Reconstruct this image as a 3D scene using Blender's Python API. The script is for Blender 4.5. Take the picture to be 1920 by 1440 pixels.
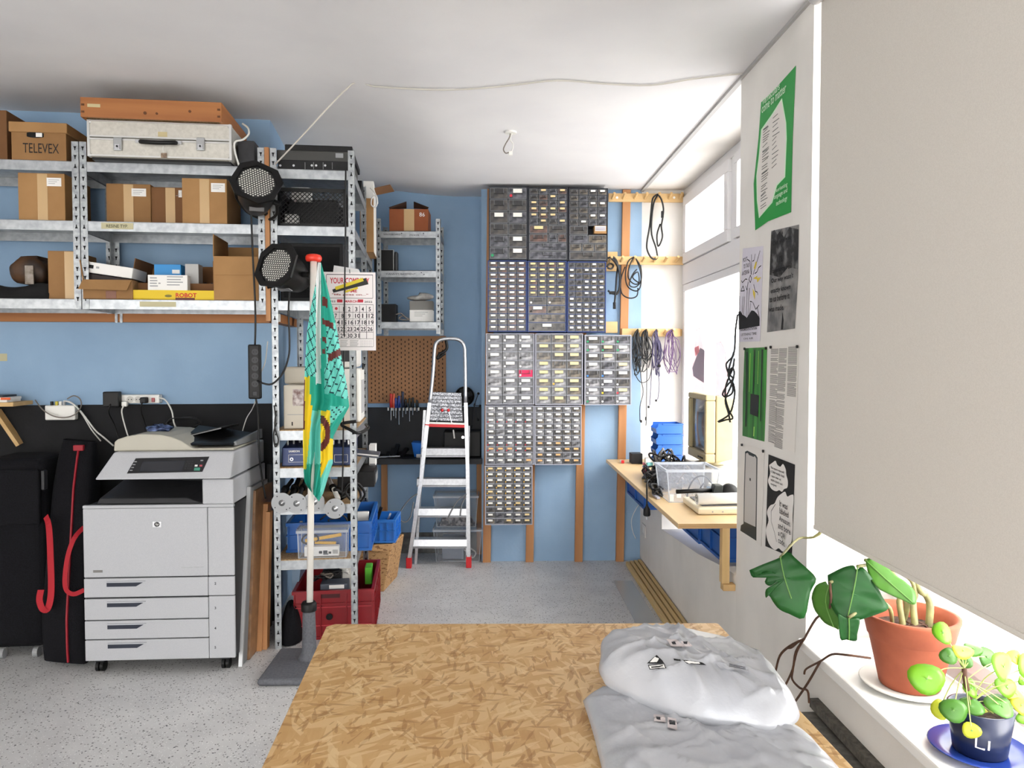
import bpy, math, random
from mathutils import Matrix, Vector
from mathutils.bvhtree import BVHTree

for o in list(bpy.data.objects): bpy.data.objects.remove(o, do_unlink=True)
SC = bpy.context.scene
COL = SC.collection

# ---------------------------------------------------------------- camera
FPX, CAMH = 1400.0, 1.55                      # focal length in px of the 1920 px wide frame, eye height
PSI, PHI = math.atan(35/FPX), math.atan(48/FPX)
cam_data = bpy.data.cameras.new('camera')
cam_data.sensor_width = 36.0
cam_data.lens = 36.0*FPX/1920
cam_data.clip_start = 0.02
cam = bpy.data.objects.new('camera', cam_data)
COL.objects.link(cam)
cam.location = (0, 0, CAMH)
cam.rotation_euler = (math.pi/2-PHI, 0, -PSI)
SC.camera = cam

# ---------------------------------------------------------------- sky (bright overcast day)
world = bpy.data.worlds.new('overcast_sky'); SC.world = world
world.use_nodes = True
bg = world.node_tree.nodes['Background']
bg.inputs[0].default_value = (1.0, 0.985, 0.965, 1)
bg.inputs[1].default_value = 4.8
sun_data = bpy.data.lights.new('veiled_sun', 'SUN')           # sun behind thin cloud, from the street side
sun_data.energy = 3.4; sun_data.angle = math.radians(45); sun_data.color = (1.0, .97, .93)
sun = bpy.data.objects.new('veiled_sun', sun_data); COL.objects.link(sun)
sun.location = (6, 0, 6)
sun.rotation_euler = Vector((-.72, .58, -.40)).to_track_quat('-Z', 'Y').to_euler()
SC.view_settings.view_transform = 'Standard'
SC.view_settings.look = 'None'
SC.view_settings.gamma = 1
SC.view_settings.use_curve_mapping = False
SC.view_settings.exposure = 0.55

# ---------------------------------------------------------------- pixel -> place helpers
_sp, _cp, _sf, _cf = math.sin(PSI), math.cos(PSI), math.sin(PHI), math.cos(PHI)
_F = Vector((_sp*_cf, _cp*_cf, -_sf)); _R = Vector((_cp, -_sp, 0)); _U = Vector((_sp*_sf, _cp*_sf, _cf))
_C = Vector((0, 0, CAMH))
def PP(x, y, p, n):
    d = _F+_R*((x-960)/FPX)+_U*((720-y)/FPX); n = Vector(n)
    return _C+d*(n.dot(Vector(p)-_C)/n.dot(d))
def P(x, y, D): return PP(x, y, (0, D, 0), (0, 1, 0))
def PX(x, y, X): return PP(x, y, (X, 0, 0), (1, 0, 0))
def PZ(x, y, Z): return PP(x, y, (0, 0, Z), (0, 0, 1))

# ---------------------------------------------------------------- materials
def lin(c):
    r = []
    for v in c[:3]:
        v = v/255
        r.append(v/12.92 if v <= .04045 else ((v+.055)/1.055)**2.4)
    return (*r, 1)
MATS = {}
def M(name, c=(128,128,128), rough=.6, metal=0., c2=None, nscale=8., ndetail=4., lo=.35, hi=.65, stretch=None,
      bump=0., bscale=40., spec=.5, alpha=1., emit=0, trans=0, cells=False, sheen=0, coord='Object'):
    if name in MATS: return MATS[name]
    m = bpy.data.materials.new(name); m.use_nodes = True; MATS[name] = m
    nt = m.node_tree; N = nt.nodes; L = nt.links
    b = N['Principled BSDF']
    b.inputs['Base Color'].default_value = lin(c)
    b.inputs['Roughness'].default_value = rough
    b.inputs['Metallic'].default_value = metal
    b.inputs['Specular IOR Level'].default_value = spec
    b.inputs['Alpha'].default_value = alpha
    if trans: b.inputs['Transmission Weight'].default_value = trans
    if sheen: b.inputs['Sheen Weight'].default_value = sheen
    if emit:
        b.inputs['Emission Color'].default_value = lin(c); b.inputs['Emission Strength'].default_value = emit
    tc = N.new('ShaderNodeTexCoord'); mp = N.new('ShaderNodeMapping')
    L.new(tc.outputs[coord], mp.inputs['Vector'])
    if stretch: mp.inputs['Scale'].default_value = stretch
    if c2 is not None:
        if cells:
            t = N.new('ShaderNodeTexVoronoi'); t.inputs['Scale'].default_value = nscale; out = t.outputs['Distance']
        else:
            t = N.new('ShaderNodeTexNoise'); t.inputs['Scale'].default_value = nscale
            t.inputs['Detail'].default_value = ndetail; out = t.outputs['Fac']
        L.new(mp.outputs[0], t.inputs['Vector'])
        r = N.new('ShaderNodeValToRGB')
        r.color_ramp.elements[0].position = lo; r.color_ramp.elements[1].position = hi
        r.color_ramp.elements[0].color = lin(c); r.color_ramp.elements[1].color = lin(c2)
        L.new(out, r.inputs[0]); L.new(r.outputs[0], b.inputs['Base Color'])
    if bump:
        t = N.new('ShaderNodeTexNoise'); t.inputs['Scale'].default_value = bscale; t.inputs['Detail'].default_value = 5
        L.new(mp.outputs[0], t.inputs['Vector'])
        bp = N.new('ShaderNodeBump'); bp.inputs['Strength'].default_value = bump; bp.inputs['Distance'].default_value = .01
        L.new(t.outputs['Fac'], bp.inputs['Height']); L.new(bp.outputs[0], b.inputs['Normal'])
    return m
def clear_mat(name, c, opac, rough=.15):
    """thin clear plastic or glass sheet: partly transparent, partly a plain surface"""
    if name in MATS: return MATS[name]
    m = bpy.data.materials.new(name); m.use_nodes = True; MATS[name] = m
    N = m.node_tree.nodes; L = m.node_tree.links
    b = N['Principled BSDF']; b.inputs['Base Color'].default_value = lin(c); b.inputs['Roughness'].default_value = rough
    t = N.new('ShaderNodeBsdfTransparent'); mx = N.new('ShaderNodeMixShader'); mx.inputs[0].default_value = opac
    L.new(t.outputs[0], mx.inputs[1]); L.new(b.outputs[0], mx.inputs[2]); L.new(mx.outputs[0], N['Material Output'].inputs[0])
    return m
def wood_mat(name, c, c2, axis='z', scale=14, rough=.6, bump=.15):
    st = {'x': (.06, 1, 1), 'y': (1, .06, 1), 'z': (1, 1, .06)}[axis]
    return M(name, c, rough, c2=c2, nscale=scale, ndetail=6, lo=.3, hi=.7, stretch=st, bump=bump, bscale=scale*2)

# ---------------------------------------------------------------- mesh builder (points are world points of frame fr)
class MB:
    def __init__(s, fr=None): s.v = []; s.f = []; s.m = []; s.fr = fr
    def _a(s, vs, fs, mi):
        k = len(s.v); s.v += [Vector(p) for p in vs]; s.f += [tuple(i+k for i in f) for f in fs]; s.m += [mi]*len(fs); return s
    def box(s, x0, x1, y0, y1, z0, z1, mi=0):
        vs = [(x, y, z) for z in (z0, z1) for y in (y0, y1) for x in (x0, x1)]
        return s._a(vs, [(0,2,3,1),(4,5,7,6),(0,1,5,4),(2,6,7,3),(0,4,6,2),(1,3,7,5)], mi)
    def hexa(s, a, b, mi=0):
        """box from two matching quads a (4 pts) and b (4 pts)"""
        return s._a(list(a)+list(b), [(3,2,1,0),(4,5,6,7),(0,1,5,4),(1,2,6,5),(2,3,7,6),(3,0,4,7)], mi)
    def bar(s, p0, p1, w, t, up=(0,0,1), mi=0):
        p0 = Vector(p0); p1 = Vector(p1); d = (p1-p0).normalized(); up = Vector(up)
        if abs(d.dot(up)) > .99: up = Vector((0,1,0))
        r = d.cross(up).normalized()*(w/2); u = r.cross(d).normalized()*(t/2)
        q = lambda p: [p-r-u, p+r-u, p+r+u, p-r+u]
        return s.hexa(q(p0), q(p1), mi)
    def cyl(s, p0, p1, r0, r1=None, n=12, mi=0, cap=True):
        if r1 is None: r1 = r0
        p0 = Vector(p0); p1 = Vector(p1); d = (p1-p0).normalized()
        a = d.cross(Vector((0,0,1)) if abs(d.z) < .9 else Vector((1,0,0))).normalized(); b = d.cross(a)
        ring = lambda p, r: [p+a*(r*math.cos(2*math.pi*i/n))+b*(r*math.sin(2*math.pi*i/n)) for i in range(n)]
        fs = [(i, (i+1) % n, n+(i+1) % n, n+i) for i in range(n)]
        if cap: fs += [tuple(range(n))[::-1], tuple(range(n, 2*n))]
        return s._a(ring(p0, r0)+ring(p1, r1), fs, mi)
    def tube(s, pts, r, n=6, mi=0, smooth=4, closed=False):
        pts = [Vector(p) for p in pts]
        if smooth and len(pts) > 2: pts = crom(pts, smooth)
        k = len(pts); vs = []; a = None
        for i, p in enumerate(pts):
            d = (pts[min(i+1, k-1)]-pts[max(i-1, 0)])
            if d.length < 1e-9: d = Vector((0,0,1))
            d.normalize()
            if a is None: a = d.cross(Vector((0,0,1)) if abs(d.z) < .9 else Vector((1,0,0)))
            a = a-d*a.dot(d)
            if a.length < 1e-6: a = d.cross(Vector((.3,.5,.8)))
            a.normalize(); b = d.cross(a)
            rr = r[min(i*len(r)//k, len(r)-1)] if isinstance(r, (list, tuple)) else r
            vs += [p+a*(rr*math.cos(2*math.pi*j/n))+b*(rr*math.sin(2*math.pi*j/n)) for j in range(n)]
        fs = [(i*n+j, i*n+(j+1) % n, (i+1)*n+(j+1) % n, (i+1)*n+j) for i in range(k-1) for j in range(n)]
        fs += [tuple(range(n))[::-1], tuple(range((k-1)*n, k*n))]
        return s._a(vs, fs, mi)
    def lathe(s, prof, c=(0,0,0), n=28, mi=0, axis=None):
        """prof: (radius, height) list revolved round axis through c"""
        c = Vector(c); ax = Vector(axis or (0,0,1)).normalized()
        a = ax.cross(Vector((0,0,1)) if abs(ax.z) < .9 else Vector((1,0,0))).normalized(); b = ax.cross(a)
        vs = []
        for r, h in prof: vs += [c+ax*h+a*(r*math.cos(2*math.pi*i/n))+b*(r*math.sin(2*math.pi*i/n)) for i in range(n)]
        fs = [(k*n+i, k*n+(i+1) % n, (k+1)*n+(i+1) % n, (k+1)*n+i) for k in range(len(prof)-1) for i in range(n)]
        return s._a(vs, fs, mi)
    def prism(s, poly, fn, w0, w1, mi=0):
        """polygon (u,v) list extruded from w0 to w1, fn(u,v,w) -> point"""
        n = len(poly)
        vs = [fn(u, v, w0) for u, v in poly]+[fn(u, v, w1) for u, v in poly]
        fs = [tuple(range(n))[::-1], tuple(range(n, 2*n))]+[(i, (i+1) % n, n+(i+1) % n, n+i) for i in range(n)]
        return s._a(vs, fs, mi)
    def grid(s, fn, nu, nv, mi=0, mfn=None):
        k = len(s.v)
        for j in range(nv+1):
            for i in range(nu+1): s.v.append(Vector(fn(i/nu, j/nv)))
        for j in range(nv):
            for i in range(nu):
                a = k+j*(nu+1)+i
                s.f.append((a, a+1, a+nu+2, a+nu+1)); s.m.append(mfn((i+.5)/nu, (j+.5)/nv) if mfn else mi)
        return s
    def quad(s, a, b, c, d, mi=0): return s._a([a, b, c, d], [(0,1,2,3)], mi)
    def poly(s, pts, mi=0): return s._a(pts, [tuple(range(len(pts)))], mi)
    def sphere(s, c, r, n=12, mi=0, sz=1.):
        pr = [(max(1e-4, r*math.sin(math.pi*i/8)), -r*sz*math.cos(math.pi*i/8)) for i in range(9)]
        return s.lathe(pr, c, n, mi)
    def build(s, name, mats, parent=None, smooth=False, bevel=0, label=None, cat=None, group=None, kind=None,
              origin=None, rz=0, solid=0, seg=2, sub=0):
        vs = [s.fr @ p for p in s.v] if s.fr is not None else s.v
        if parent is not None: mt = WM[parent.name]
        else:
            if origin is None:
                xs = [p.x for p in vs]; ys = [p.y for p in vs]; zs = [p.z for p in vs]
                origin = ((min(xs)+max(xs))/2, (min(ys)+max(ys))/2, min(zs))
            if s.fr is not None and not rz: rz = s.fr.to_euler().z
            mt = FRM(origin, rz)
        inv = mt.inverted()
        me = bpy.data.meshes.new(name)
        me.from_pydata([inv @ p for p in vs], [], s.f); me.update()
        mats = mats if isinstance(mats, (list, tuple)) else [mats]
        for m in mats: me.materials.append(m)
        if len(mats) > 1: me.polygons.foreach_set('material_index', s.m)
        if smooth: me.shade_smooth()
        o = bpy.data.objects.new(name, me); COL.objects.link(o)
        if parent is not None: o.parent = parent; WM[o.name] = mt
        else:
            o.location = origin; o.rotation_euler = (0, 0, rz); WM[o.name] = mt
        if solid:
            q = o.modifiers.new('thick', 'SOLIDIFY'); q.thickness = solid; q.offset = 0
        if bevel:
            q = o.modifiers.new('bevel', 'BEVEL'); q.width = bevel; q.segments = seg; q.limit_method = 'ANGLE'
        if sub:
            q = o.modifiers.new('sub', 'SUBSURF'); q.levels = sub; q.render_levels = sub
        tag(o, label, cat, group, kind)
        return o
WM = {}
def FRM(loc, rz=0): return Matrix.Translation(Vector(loc)) @ Matrix.Rotation(rz, 4, 'Z')
def tag(o, label=None, cat=None, group=None, kind=None):
    if label: o['label'] = label
    if cat: o['category'] = cat
    if group: o['group'] = group
    if kind: o['kind'] = kind
    return o
def thing(name, label, cat, loc, rz=0, group=None, kind=None):
    o = bpy.data.objects.new(name, None); COL.objects.link(o)
    o.empty_display_size = .05
    o.location = loc; o.rotation_euler = (0, 0, rz); WM[o.name] = FRM(loc, rz)
    return tag(o, label, cat, group, kind)
def copy_tree(o, parent=None):
    c = o.copy(); COL.objects.link(c); c.parent = parent; WM[c.name] = WM[o.name]
    for ch in list(o.children): copy_tree(ch, c)
    return c
def crom(pts, k):
    out = []
    n = len(pts)
    for i in range(n-1):
        p0, p1, p2, p3 = pts[max(i-1, 0)], pts[i], pts[i+1], pts[min(i+2, n-1)]
        for j in range(k):
            t = j/k
            out.append(.5*((2*p1)+(p2-p0)*t+(2*p0-5*p1+4*p2-p3)*t*t+(3*p1-p0-3*p2+p3)*t**3))
    out.append(pts[-1]); return out
def text(parent, s, mat, pos, right, up, width=None, height=None, bold=0, center=False, name='lettering', lift=.0006, shear=0, vfill=None):
    """flat lettering: pos = left (or centre) end of baseline, right/up = unit directions, normal = right x up"""
    cu = bpy.data.curves.new('t', 'FONT'); cu.body = s; cu.size = 1; cu.offset = bold; cu.shear = shear
    cu.resolution_u = 2
    if center: cu.align_x = 'CENTER'
    ob = bpy.data.objects.new('t', cu); COL.objects.link(ob)
    bpy.context.view_layer.update()
    me = bpy.data.meshes.new_from_object(ob.evaluated_get(bpy.context.evaluated_depsgraph_get()))
    bpy.data.objects.remove(ob, do_unlink=True)
    xs = [v.co.x for v in me.vertices] or [0, 1]; w = max(xs)-min(xs) or 1
    ys = [v.co.y for v in me.vertices] or [0, 1]; h = max(ys)-min(ys) or 1
    if width and height: sx = width/w; sy = height/h
    elif width: sx = sy = width/w
    else: sx = sy = height/h
    r = Vector(right).normalized(); u = Vector(up).normalized(); nrm = r.cross(u).normalized(); pos = Vector(pos)
    inv = WM[parent.name].inverted()
    for v in me.vertices: v.co = inv @ (pos+r*(v.co.x*sx)+u*(v.co.y*sy)+nrm*lift)
    me.materials.clear(); me.materials.append(mat)
    o = bpy.data.objects.new(name, me); COL.objects.link(o); o.parent = parent; WM[o.name] = WM[parent.name]
    return o
RND = random.Random(7)
# ================================================================ common materials
m_white_wall = M('white_wall_paint', (232,229,224), .85, c2=(222,219,214), nscale=3, bump=.03, bscale=120)
m_ceiling = M('ceiling_paint', (226,225,226), .9, c2=(219,218,220), nscale=2, bump=.03, bscale=90)
m_blue_wall = M('blue_wall_paint', (147,176,204), .8, c2=(139,168,197), nscale=4, bump=.06, bscale=70)
m_black_wall = M('black_wall_paint', (13,14,17), .85, c2=(19,20,24), nscale=9, bump=.1, bscale=60)
m_steel = M('galvanised_steel', (178,182,185), .38, .75, c2=(156,160,164), nscale=30, ndetail=2)
m_steel_d = M('slotted_post_steel', (172,176,178), .42, .7, c2=(142,146,150), nscale=40, ndetail=2)
m_hole = M('slot_dark', (12,12,14), .9)
m_board = M('chipboard', (150,120,85), .8, c2=(190,160,118), nscale=120, ndetail=3, lo=.4, hi=.6)
m_card = M('cardboard', (150,112,70), .85, c2=(140,103,63), nscale=6, bump=.04, bscale=60)
m_card_d = M('cardboard_dark', (122,84,50), .85, c2=(112,76,44), nscale=6, bump=.04, bscale=60)
m_card_l = M('cardboard_pale', (168,128,82), .85, c2=(158,119,75), nscale=6, bump=.04, bscale=60)
m_tape = M('packing_tape', (196,164,118), .25)
m_paper = M('white_paper', (236,235,232), .8)
m_black = M('black_plastic', (10,10,11), .5, spec=.35)
m_black_r = M('black_rubber', (10,10,11), .6, spec=.3)
m_dark = M('dark_grey_plastic', (38,39,43), .5)
m_white_p = M('white_plastic', (232,231,226), .4)
m_grey_p = M('grey_plastic', (150,152,154), .5)
m_wood_o = wood_mat('orange_timber', (164,110,66), (188,136,88), 'z', 16)
m_wood_ox = wood_mat('orange_timber_x', (146,88,44), (172,112,60), 'x', 16)
m_wood_l = wood_mat('pale_timber', (214,180,128), (198,162,108), 'y', 20)
m_wood_lx = wood_mat('pale_timber_x', (214,180,128), (198,162,108), 'x', 20)
m_blue_c = M('blue_crate_plastic', (22,96,178), .4)
m_red = M('red_plastic', (196,26,34), .4)
m_red_c = M('red_crate_plastic', (134,13,25), .42)
m_white_c = M('white_cable', (222,221,216), .5)
m_black_c = M('black_cable', (16,16,18), .5)
m_chrome = M('bright_metal', (205,207,210), .25, .9)
m_ink = M('black_ink', (22,22,24), .8)
m_glass = clear_mat('window_glass', (235,245,250), .04, .03)
m_pvc = M('white_window_frame', (228,227,229), .45)

# ================================================================ the room
YB = 5.66            # back wall carrying the drawer cabinets
YN = 5.92            # deeper wall of the workbench nook
XN = -.09            # where the nook begins
XR = 1.124           # inner face of the window wall
XW = 1.44            # window plane inside the recess
ZC = 2.82            # ceiling
TH = math.radians(5.5)
A = PZ(505, 1218, 0)                      # foot of the tall rack, on the slanted left wall's frame
FL = FRM((A.x, A.y, 0), TH)               # x along the left wall, y into it
FLI = FL.inverted()
WALLD = 0.46                              # left wall lies this far behind the rack fronts
def PL(x, y, d=0):
    """pixel -> (u, d, z) in the left wall frame at depth d behind the rack fronts"""
    n = FL.to_3x3() @ Vector((0, 1, 0))
    return FLI @ PP(x, y, FL @ Vector((0, d, 0)), n)

def floor_mat():
    m = M('terrazzo_floor', (204,204,204), .45, c2=(190,190,191), nscale=5, ndetail=6)
    nt = m.node_tree; N = nt.nodes; L = nt.links; b = N['Principled BSDF']
    tc = N.new('ShaderNodeTexCoord')
    base = b.inputs['Base Color'].links[0].from_socket
    for sc, thr, col in ((60, .19, (104,104,106)), (90, .15, (240,240,240)), (36, .10, (70,71,76))):
        v = N.new('ShaderNodeTexVoronoi'); v.inputs['Scale'].default_value = sc; v.inputs['Randomness'].default_value = 1
        ns = N.new('ShaderNodeTexNoise'); ns.inputs['Scale'].default_value = sc*.9
        ad = N.new('ShaderNodeMath'); ad.operation = 'MULTIPLY_ADD'
        L.new(tc.outputs['Object'], v.inputs['Vector']); L.new(tc.outputs['Object'], ns.inputs['Vector'])
        L.new(ns.outputs['Fac'], ad.inputs[0]); ad.inputs[1].default_value = .25
        L.new(v.outputs['Distance'], ad.inputs[2])
        r = N.new('ShaderNodeMath'); r.operation = 'LESS_THAN'; L.new(ad.outputs[0], r.inputs[0]); r.inputs[1].default_value = thr+.14
        mx = N.new('ShaderNodeMix'); mx.data_type = 'RGBA'
        L.new(r.outputs[0], mx.inputs[0]); L.new(base, mx.inputs[6]); mx.inputs[7].default_value = lin(col)
        base = mx.outputs[2]
    L.new(base, b.inputs['Base Color'])
    return m
MB().box(-4.6, 1.62, -3.2, YN+.1, -.1, 0).build('floor', floor_mat(), kind='structure', label='pale grey speckled terrazzo floor')

def sstep(t): t = max(0, min(1, t)); return t*t*(3-2*t)
def ceil_z(x, y): return ZC+sstep((-.25-x)/.7)*(.05+.06*sstep((5.45-y)/1.0))
def ceil_pt(u, v):
    x = -4.6+(XR+4.6)*u; y = -3.2+(YN+3.2)*v
    return (x, y, ceil_z(x, y))
mb = MB().grid(lambda u, v: ceil_pt(u, v), 60, 60)
mb.quad((-4.6,-3.2,3.1), (-4.6,YN,3.1), (XR,YN,3.1), (XR,-3.2,3.1))
mb.build('ceiling', m_ceiling, kind='structure', label='white painted ceiling', smooth=True, origin=(0,0,ZC))
# reveal over the window recess, divided from the ceiling by a shallow strip
MB().box(XR+.012, 1.62, 3.38, YB, ZC, 3.1).build('trim_1', m_white_wall, kind='structure', label='white reveal over the window recess')
MB().box(XR-.012, XR+.012, -3.2, YB, ZC-.014, 3.0).build('trim_2', M('grey_joint', (178,177,176), .8), kind='structure', label='grey joint strip between ceiling and window wall')
MB().box(XR+.012, 1.62, -3.2, 3.38, ZC, 3.1).build('trim_3', m_white_wall, kind='structure')

MB().box(-1.75, XN, YN, YN+.1, 0, 3.1).build('wall_nook', m_blue_wall, kind='structure', label='blue wall of the workbench nook')
MB().box(XN, XR, YB, YN+.1, 0, 3.1).build('wall_back', m_blue_wall, kind='structure', label='blue painted back wall')
MB().box(XR, 1.62, YB, YB+.1, 0, 3.1).build('wall_recess_end', m_white_wall, kind='structure', label='white end of the window recess')
MB(FL).box(-3.3, -.055, WALLD, WALLD+.1, 0, 3.1).build('wall_left', m_blue_wall, kind='structure', label='blue painted wall above the copier')
MB(FL).box(-.155, -.055, WALLD+.1, 2.1, 0, 3.1).build('wall_return', m_blue_wall, kind='structure', label='blue return wall behind the tall rack')
zb = PL(300, 758, WALLD).z
MB(FL).box(-3.2, -.06, WALLD-.012, WALLD, 0, zb).build('wall_panel', m_black_wall, kind='structure', label='black panel covering the lower wall behind the copier')
MB().box(-4.7, -4.6, -3.2, YN, 0, 3.1).build('wall_side', m_white_wall, kind='structure')
# street front behind the camera: wall with wide shop windows
mb = MB(); mb.box(-4.6, 1.62, -3.3, -3.2, 0, .35); mb.box(-4.6, 1.62, -3.3, -3.2, 2.7, 3.1)
for x in (-4.6, -2.6, -.6, 1.32): mb.box(x, x+.3, -3.3, -3.2, .35, 2.7)
mb.build('wall_front', m_white_wall, kind='structure')

# window wall: low wall with rough cut top, pier, low wall under the second window
tops = [(YB, .50), (4.93, .515), (4.925, .41), (4.05, .475), (3.6, .53), (3.40, .545)]
mb = MB()
poly = [(YB, 0)]+tops+[(3.40, 0)]
mb.prism(poly, lambda u, v, w: (w, u, v), XR, 1.62)
mb.build('wall_low', m_white_wall, kind='structure', label='white low wall below the window worktop')
MB().box(XR, 1.62, 2.63, 3.40, 0, 3.1).build('wall_pier', m_white_wall, kind='structure', label='white pier with posters')
MB().box(XR, 1.62, -.4, 2.63, 0, .51).build('wall_low_front', m_white_wall, kind='structure', label='white wall below the plant sill')
MB().box(XR, 1.62, -3.2, -.4, 0, 3.1).build('wall_right', m_white_wall, kind='structure')
MB().box(XR-.03, XW, -.4, 2.63, .51, .545).build('window_sill', M('sill_white', (240,240,238), .4), kind='structure', bevel=.006, label='white window sill carrying the plants')
zt = .30
MB().box(XR-.075, XR, -3.2, 2.52, .27, .33).build('trim_4', M('grey_duct', (120,118,112), .6, c2=(92,90,86), nscale=40), kind='structure', bevel=.008, label='grey cable duct along the wall beside the table')
MB().box(XR-.03, XR, -3.2, 2.52, .345, .375).build('trim_5', M('duct_dark', (60,58,54), .7, c2=(96,92,84), nscale=60), kind='structure')
MB().box(-1.4, XN, YN-.012, YN, 0, .165).build('baseboard_back', M('concrete_base', (120,118,112), .9, c2=(88,86,82), nscale=20), kind='structure')

# ---------------------------------------------------------------- window 1 (in the recess)
def framed(parent, name, y0, y1, z0, z1, w, x0, x1, mat=m_pvc):
    mb = MB()
    mb.box(x0, x1, y0, y1, z0, z0+w); mb.box(x0, x1, y0, y1, z1-w, z1)
    mb.box(x0, x1, y0, y0+w, z0+w, z1-w); mb.box(x0, x1, y1-w, y1, z0+w, z1-w)
    return mb.build(name, mat, parent, bevel=.004)
win = thing('window_1', 'white framed window above the worktop with an upper sash', None, (XW+.04, 4.5, .55), kind='structure')
ztr = PX(1330, 495, XW).z
framed(win, 'window_frame', 3.36, YB, .545, ZC, .06, XW, XW+.07)
MB().box(XW-.012, XW+.07, 3.4, YB-.02, ztr-.075, ztr+.075).build('transom', m_pvc, win, bevel=.006)
ym = PX(1376, 400, XW).y
MB().box(XW, XW+.07, ym-.05, ym+.05, ztr+.07, ZC-.06).build('mullion', m_pvc, win, bevel=.004)
sash = framed(win, 'sash', ym+.055, YB-.065, ztr+.08, ZC-.065, .075, XW-.022, XW+.05)
framed(win, 'sash', 3.42, ym-.055, ztr+.08, ZC-.065, .06, XW-.022, XW+.05)
framed(win, 'sash', 3.42, YB-.065, .61, ztr-.08, .05, XW-.015, XW+.05)
MB().box(XW+.02, XW+.026, ym+.12, YB-.13, ztr+.14, ZC-.13).build('pane', m_glass, win)
MB().box(XW+.02, XW+.026, 3.47, ym-.11, ztr+.14, ZC-.125).build('pane', m_glass, win)
MB().box(XW+.02, XW+.026, 3.46, YB-.11, .655, ztr-.125).build('pane', m_glass, win)
# ---------------------------------------------------------------- window 2 (behind the blind)
win2 = thing('window_2', 'white framed window behind the roller blind', None, (XW+.04, 1.1, .545), kind='structure')
framed(win2, 'window_frame', -.4, 2.63, .545, ZC, .06, XW, XW+.07)
MB().box(XW, XW+.07, 1.08, 1.16, .6, ZC-.06).build('mullion', m_pvc, win2, bevel=.004)
for y0, y1 in ((-.345, 1.08), (1.16, 2.575)):
    framed(win2, 'sash', y0+.004, y1-.004, .606, ZC-.066, .05, XW-.015, XW+.05)
    MB().box(XW+.02, XW+.026, y0+.05, y1-.05, .652, ZC-.112).build('pane', m_glass, win2)
# roller blind
bl = thing('roller_blind', 'large off-white roller blind hanging over the plant window', 'blind', (XR-.012, 1.2, .965))
m_blind = M('blind_fabric', (216,211,203), .9, c2=(209,204,196), nscale=400, ndetail=1)
yb1 = PX(1537, 300, XR-.012).y
MB().box(XR-.0135, XR-.0115, -.35, yb1, .972, ZC-.05).build('fabric', m_blind, bl)
MB().box(XR-.017, XR-.008, -.35, yb1, .960, .974).build('bottom_bar', m_blind, bl, bevel=.002)
MB().cyl((XR-.035, -.35, ZC-.05), (XR-.035, yb1, ZC-.05), .026, n=16).build('roller', m_pvc, bl, smooth=True)
# ================================================================ slotted steel shelving
POST_W = .034
def slots(mb, u0, y, z0, z1, yn=-1, axis='u'):
    """keyhole slots punched along a post face: two triangles down, one up, repeated"""
    z = z1-.03; k = 0; w = POST_W*.22
    c = u0+POST_W/2
    def pt(a, zz): return (a, y, zz) if axis == 'u' else (y, a, zz)
    while z > z0+.03:
        up = (k % 3) == 2
        for (a, b, h0, h1) in ((w, w*.35, .006, -.006), (w*.35, w*.35, -.006, -.014)):
            s = -1 if up else 1
            q = [pt(c-a, z+s*h0), pt(c+a, z+s*h0), pt(c+b, z+s*h1), pt(c-b, z+s*h1)]
            mb.quad(*q)
        z -= (.044 if k % 3 == 0 else .054); k += 1
def post(parent, fr, u0, d, z0, z1, front=True, side=1):
    """L-profile post: a face along the shelf front and a face along the depth"""
    mb = MB(fr); t = .002
    mb.box(u0, u0+POST_W, d, d+t, z0, z1)
    us = u0+POST_W-t if side > 0 else u0
    dd = (d, d+POST_W) if front else (d-POST_W+t, d+t)
    mb.box(us, us+t, dd[0], dd[1], z0, z1)
    p = mb.build('post', m_steel_d, parent)
    h = MB(fr); slots(h, u0, d-.0006 if front else d-.0006, z0, z1)
    slots(h, dd[0], us+(t+.0006 if side > 0 else -.0006), z0, z1, axis='d')
    h.build('keyhole_slots', m_hole, p, kind='stuff')
    return p
def shelf(parent, fr, u0, u1, d0, d1, ztop, board=None, h=.05):
    mb = MB(fr); t = .0015
    s = mb
    s.box(u0, u1, d0, d0+t, ztop-h, ztop); s.box(u0, u1, d1-t, d1, ztop-h, ztop)
    s.box(u0, u0+t, d0, d1, ztop-h, ztop); s.box(u1-t, u1, d0, d1, ztop-h, ztop)
    if not board: s.box(u0, u1, d0, d1, ztop-.003, ztop)
    o = s.build('shelf', m_steel, parent)
    if board: MB(fr).box(u0+.003, u1-.003, d0+.002, d1-.002, ztop-.012, ztop+.004).build('board', board, o)
    return o
def rack(name, label, fr, u0, u1, d0, d1, z0, z1, tops, board=None, group=None, zb=None):
    t = thing(name, label, 'shelving', fr @ Vector(((u0+u1)/2, (d0+d1)/2, z0)), fr.to_euler().z, group)
    post(t, fr, u0, d0, z0, z1, True, -1); post(t, fr, u1-POST_W, d0, z0, z1, True, 1)
    post(t, fr, u0, d1-.002, z0, z1, False, -1); post(t, fr, u1-POST_W, d1-.002, z0, z1, False, 1)
    sh = []
    for zt in tops:
        b = board if (board and zt < 1.5) else None
        sh.append(shelf(t, fr, u0+.004, u1-.004, d0+.003, d1-.004, zt, b))
    return t, sh
# heights read at the front plane
zS1, zS2, zS3 = PL(300, 307, 0).z, PL(300, 417, 0).z, PL(300, 562, 0).z
uA1 = PL(149.5, 400).x; uB0 = uA1+.003; uB1 = PL(496.5, 400).x
zpt, zpb = PL(320, 271).z, PL(320, 581).z
RD = .40
rackA, shA = rack('steel_shelving', 'galvanised wall shelving with the lidded archive box on top', FL, uA1-.98, uA1, 0, RD, zpb, zpt, (zS1, zS2, zS3))
rackB, shB = rack('steel_shelving', 'galvanised wall shelving with the silver case on its top shelf', FL, uB0, uB1, 0, RD, zpb, zpt, (zS1, zS2, zS3))
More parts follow.
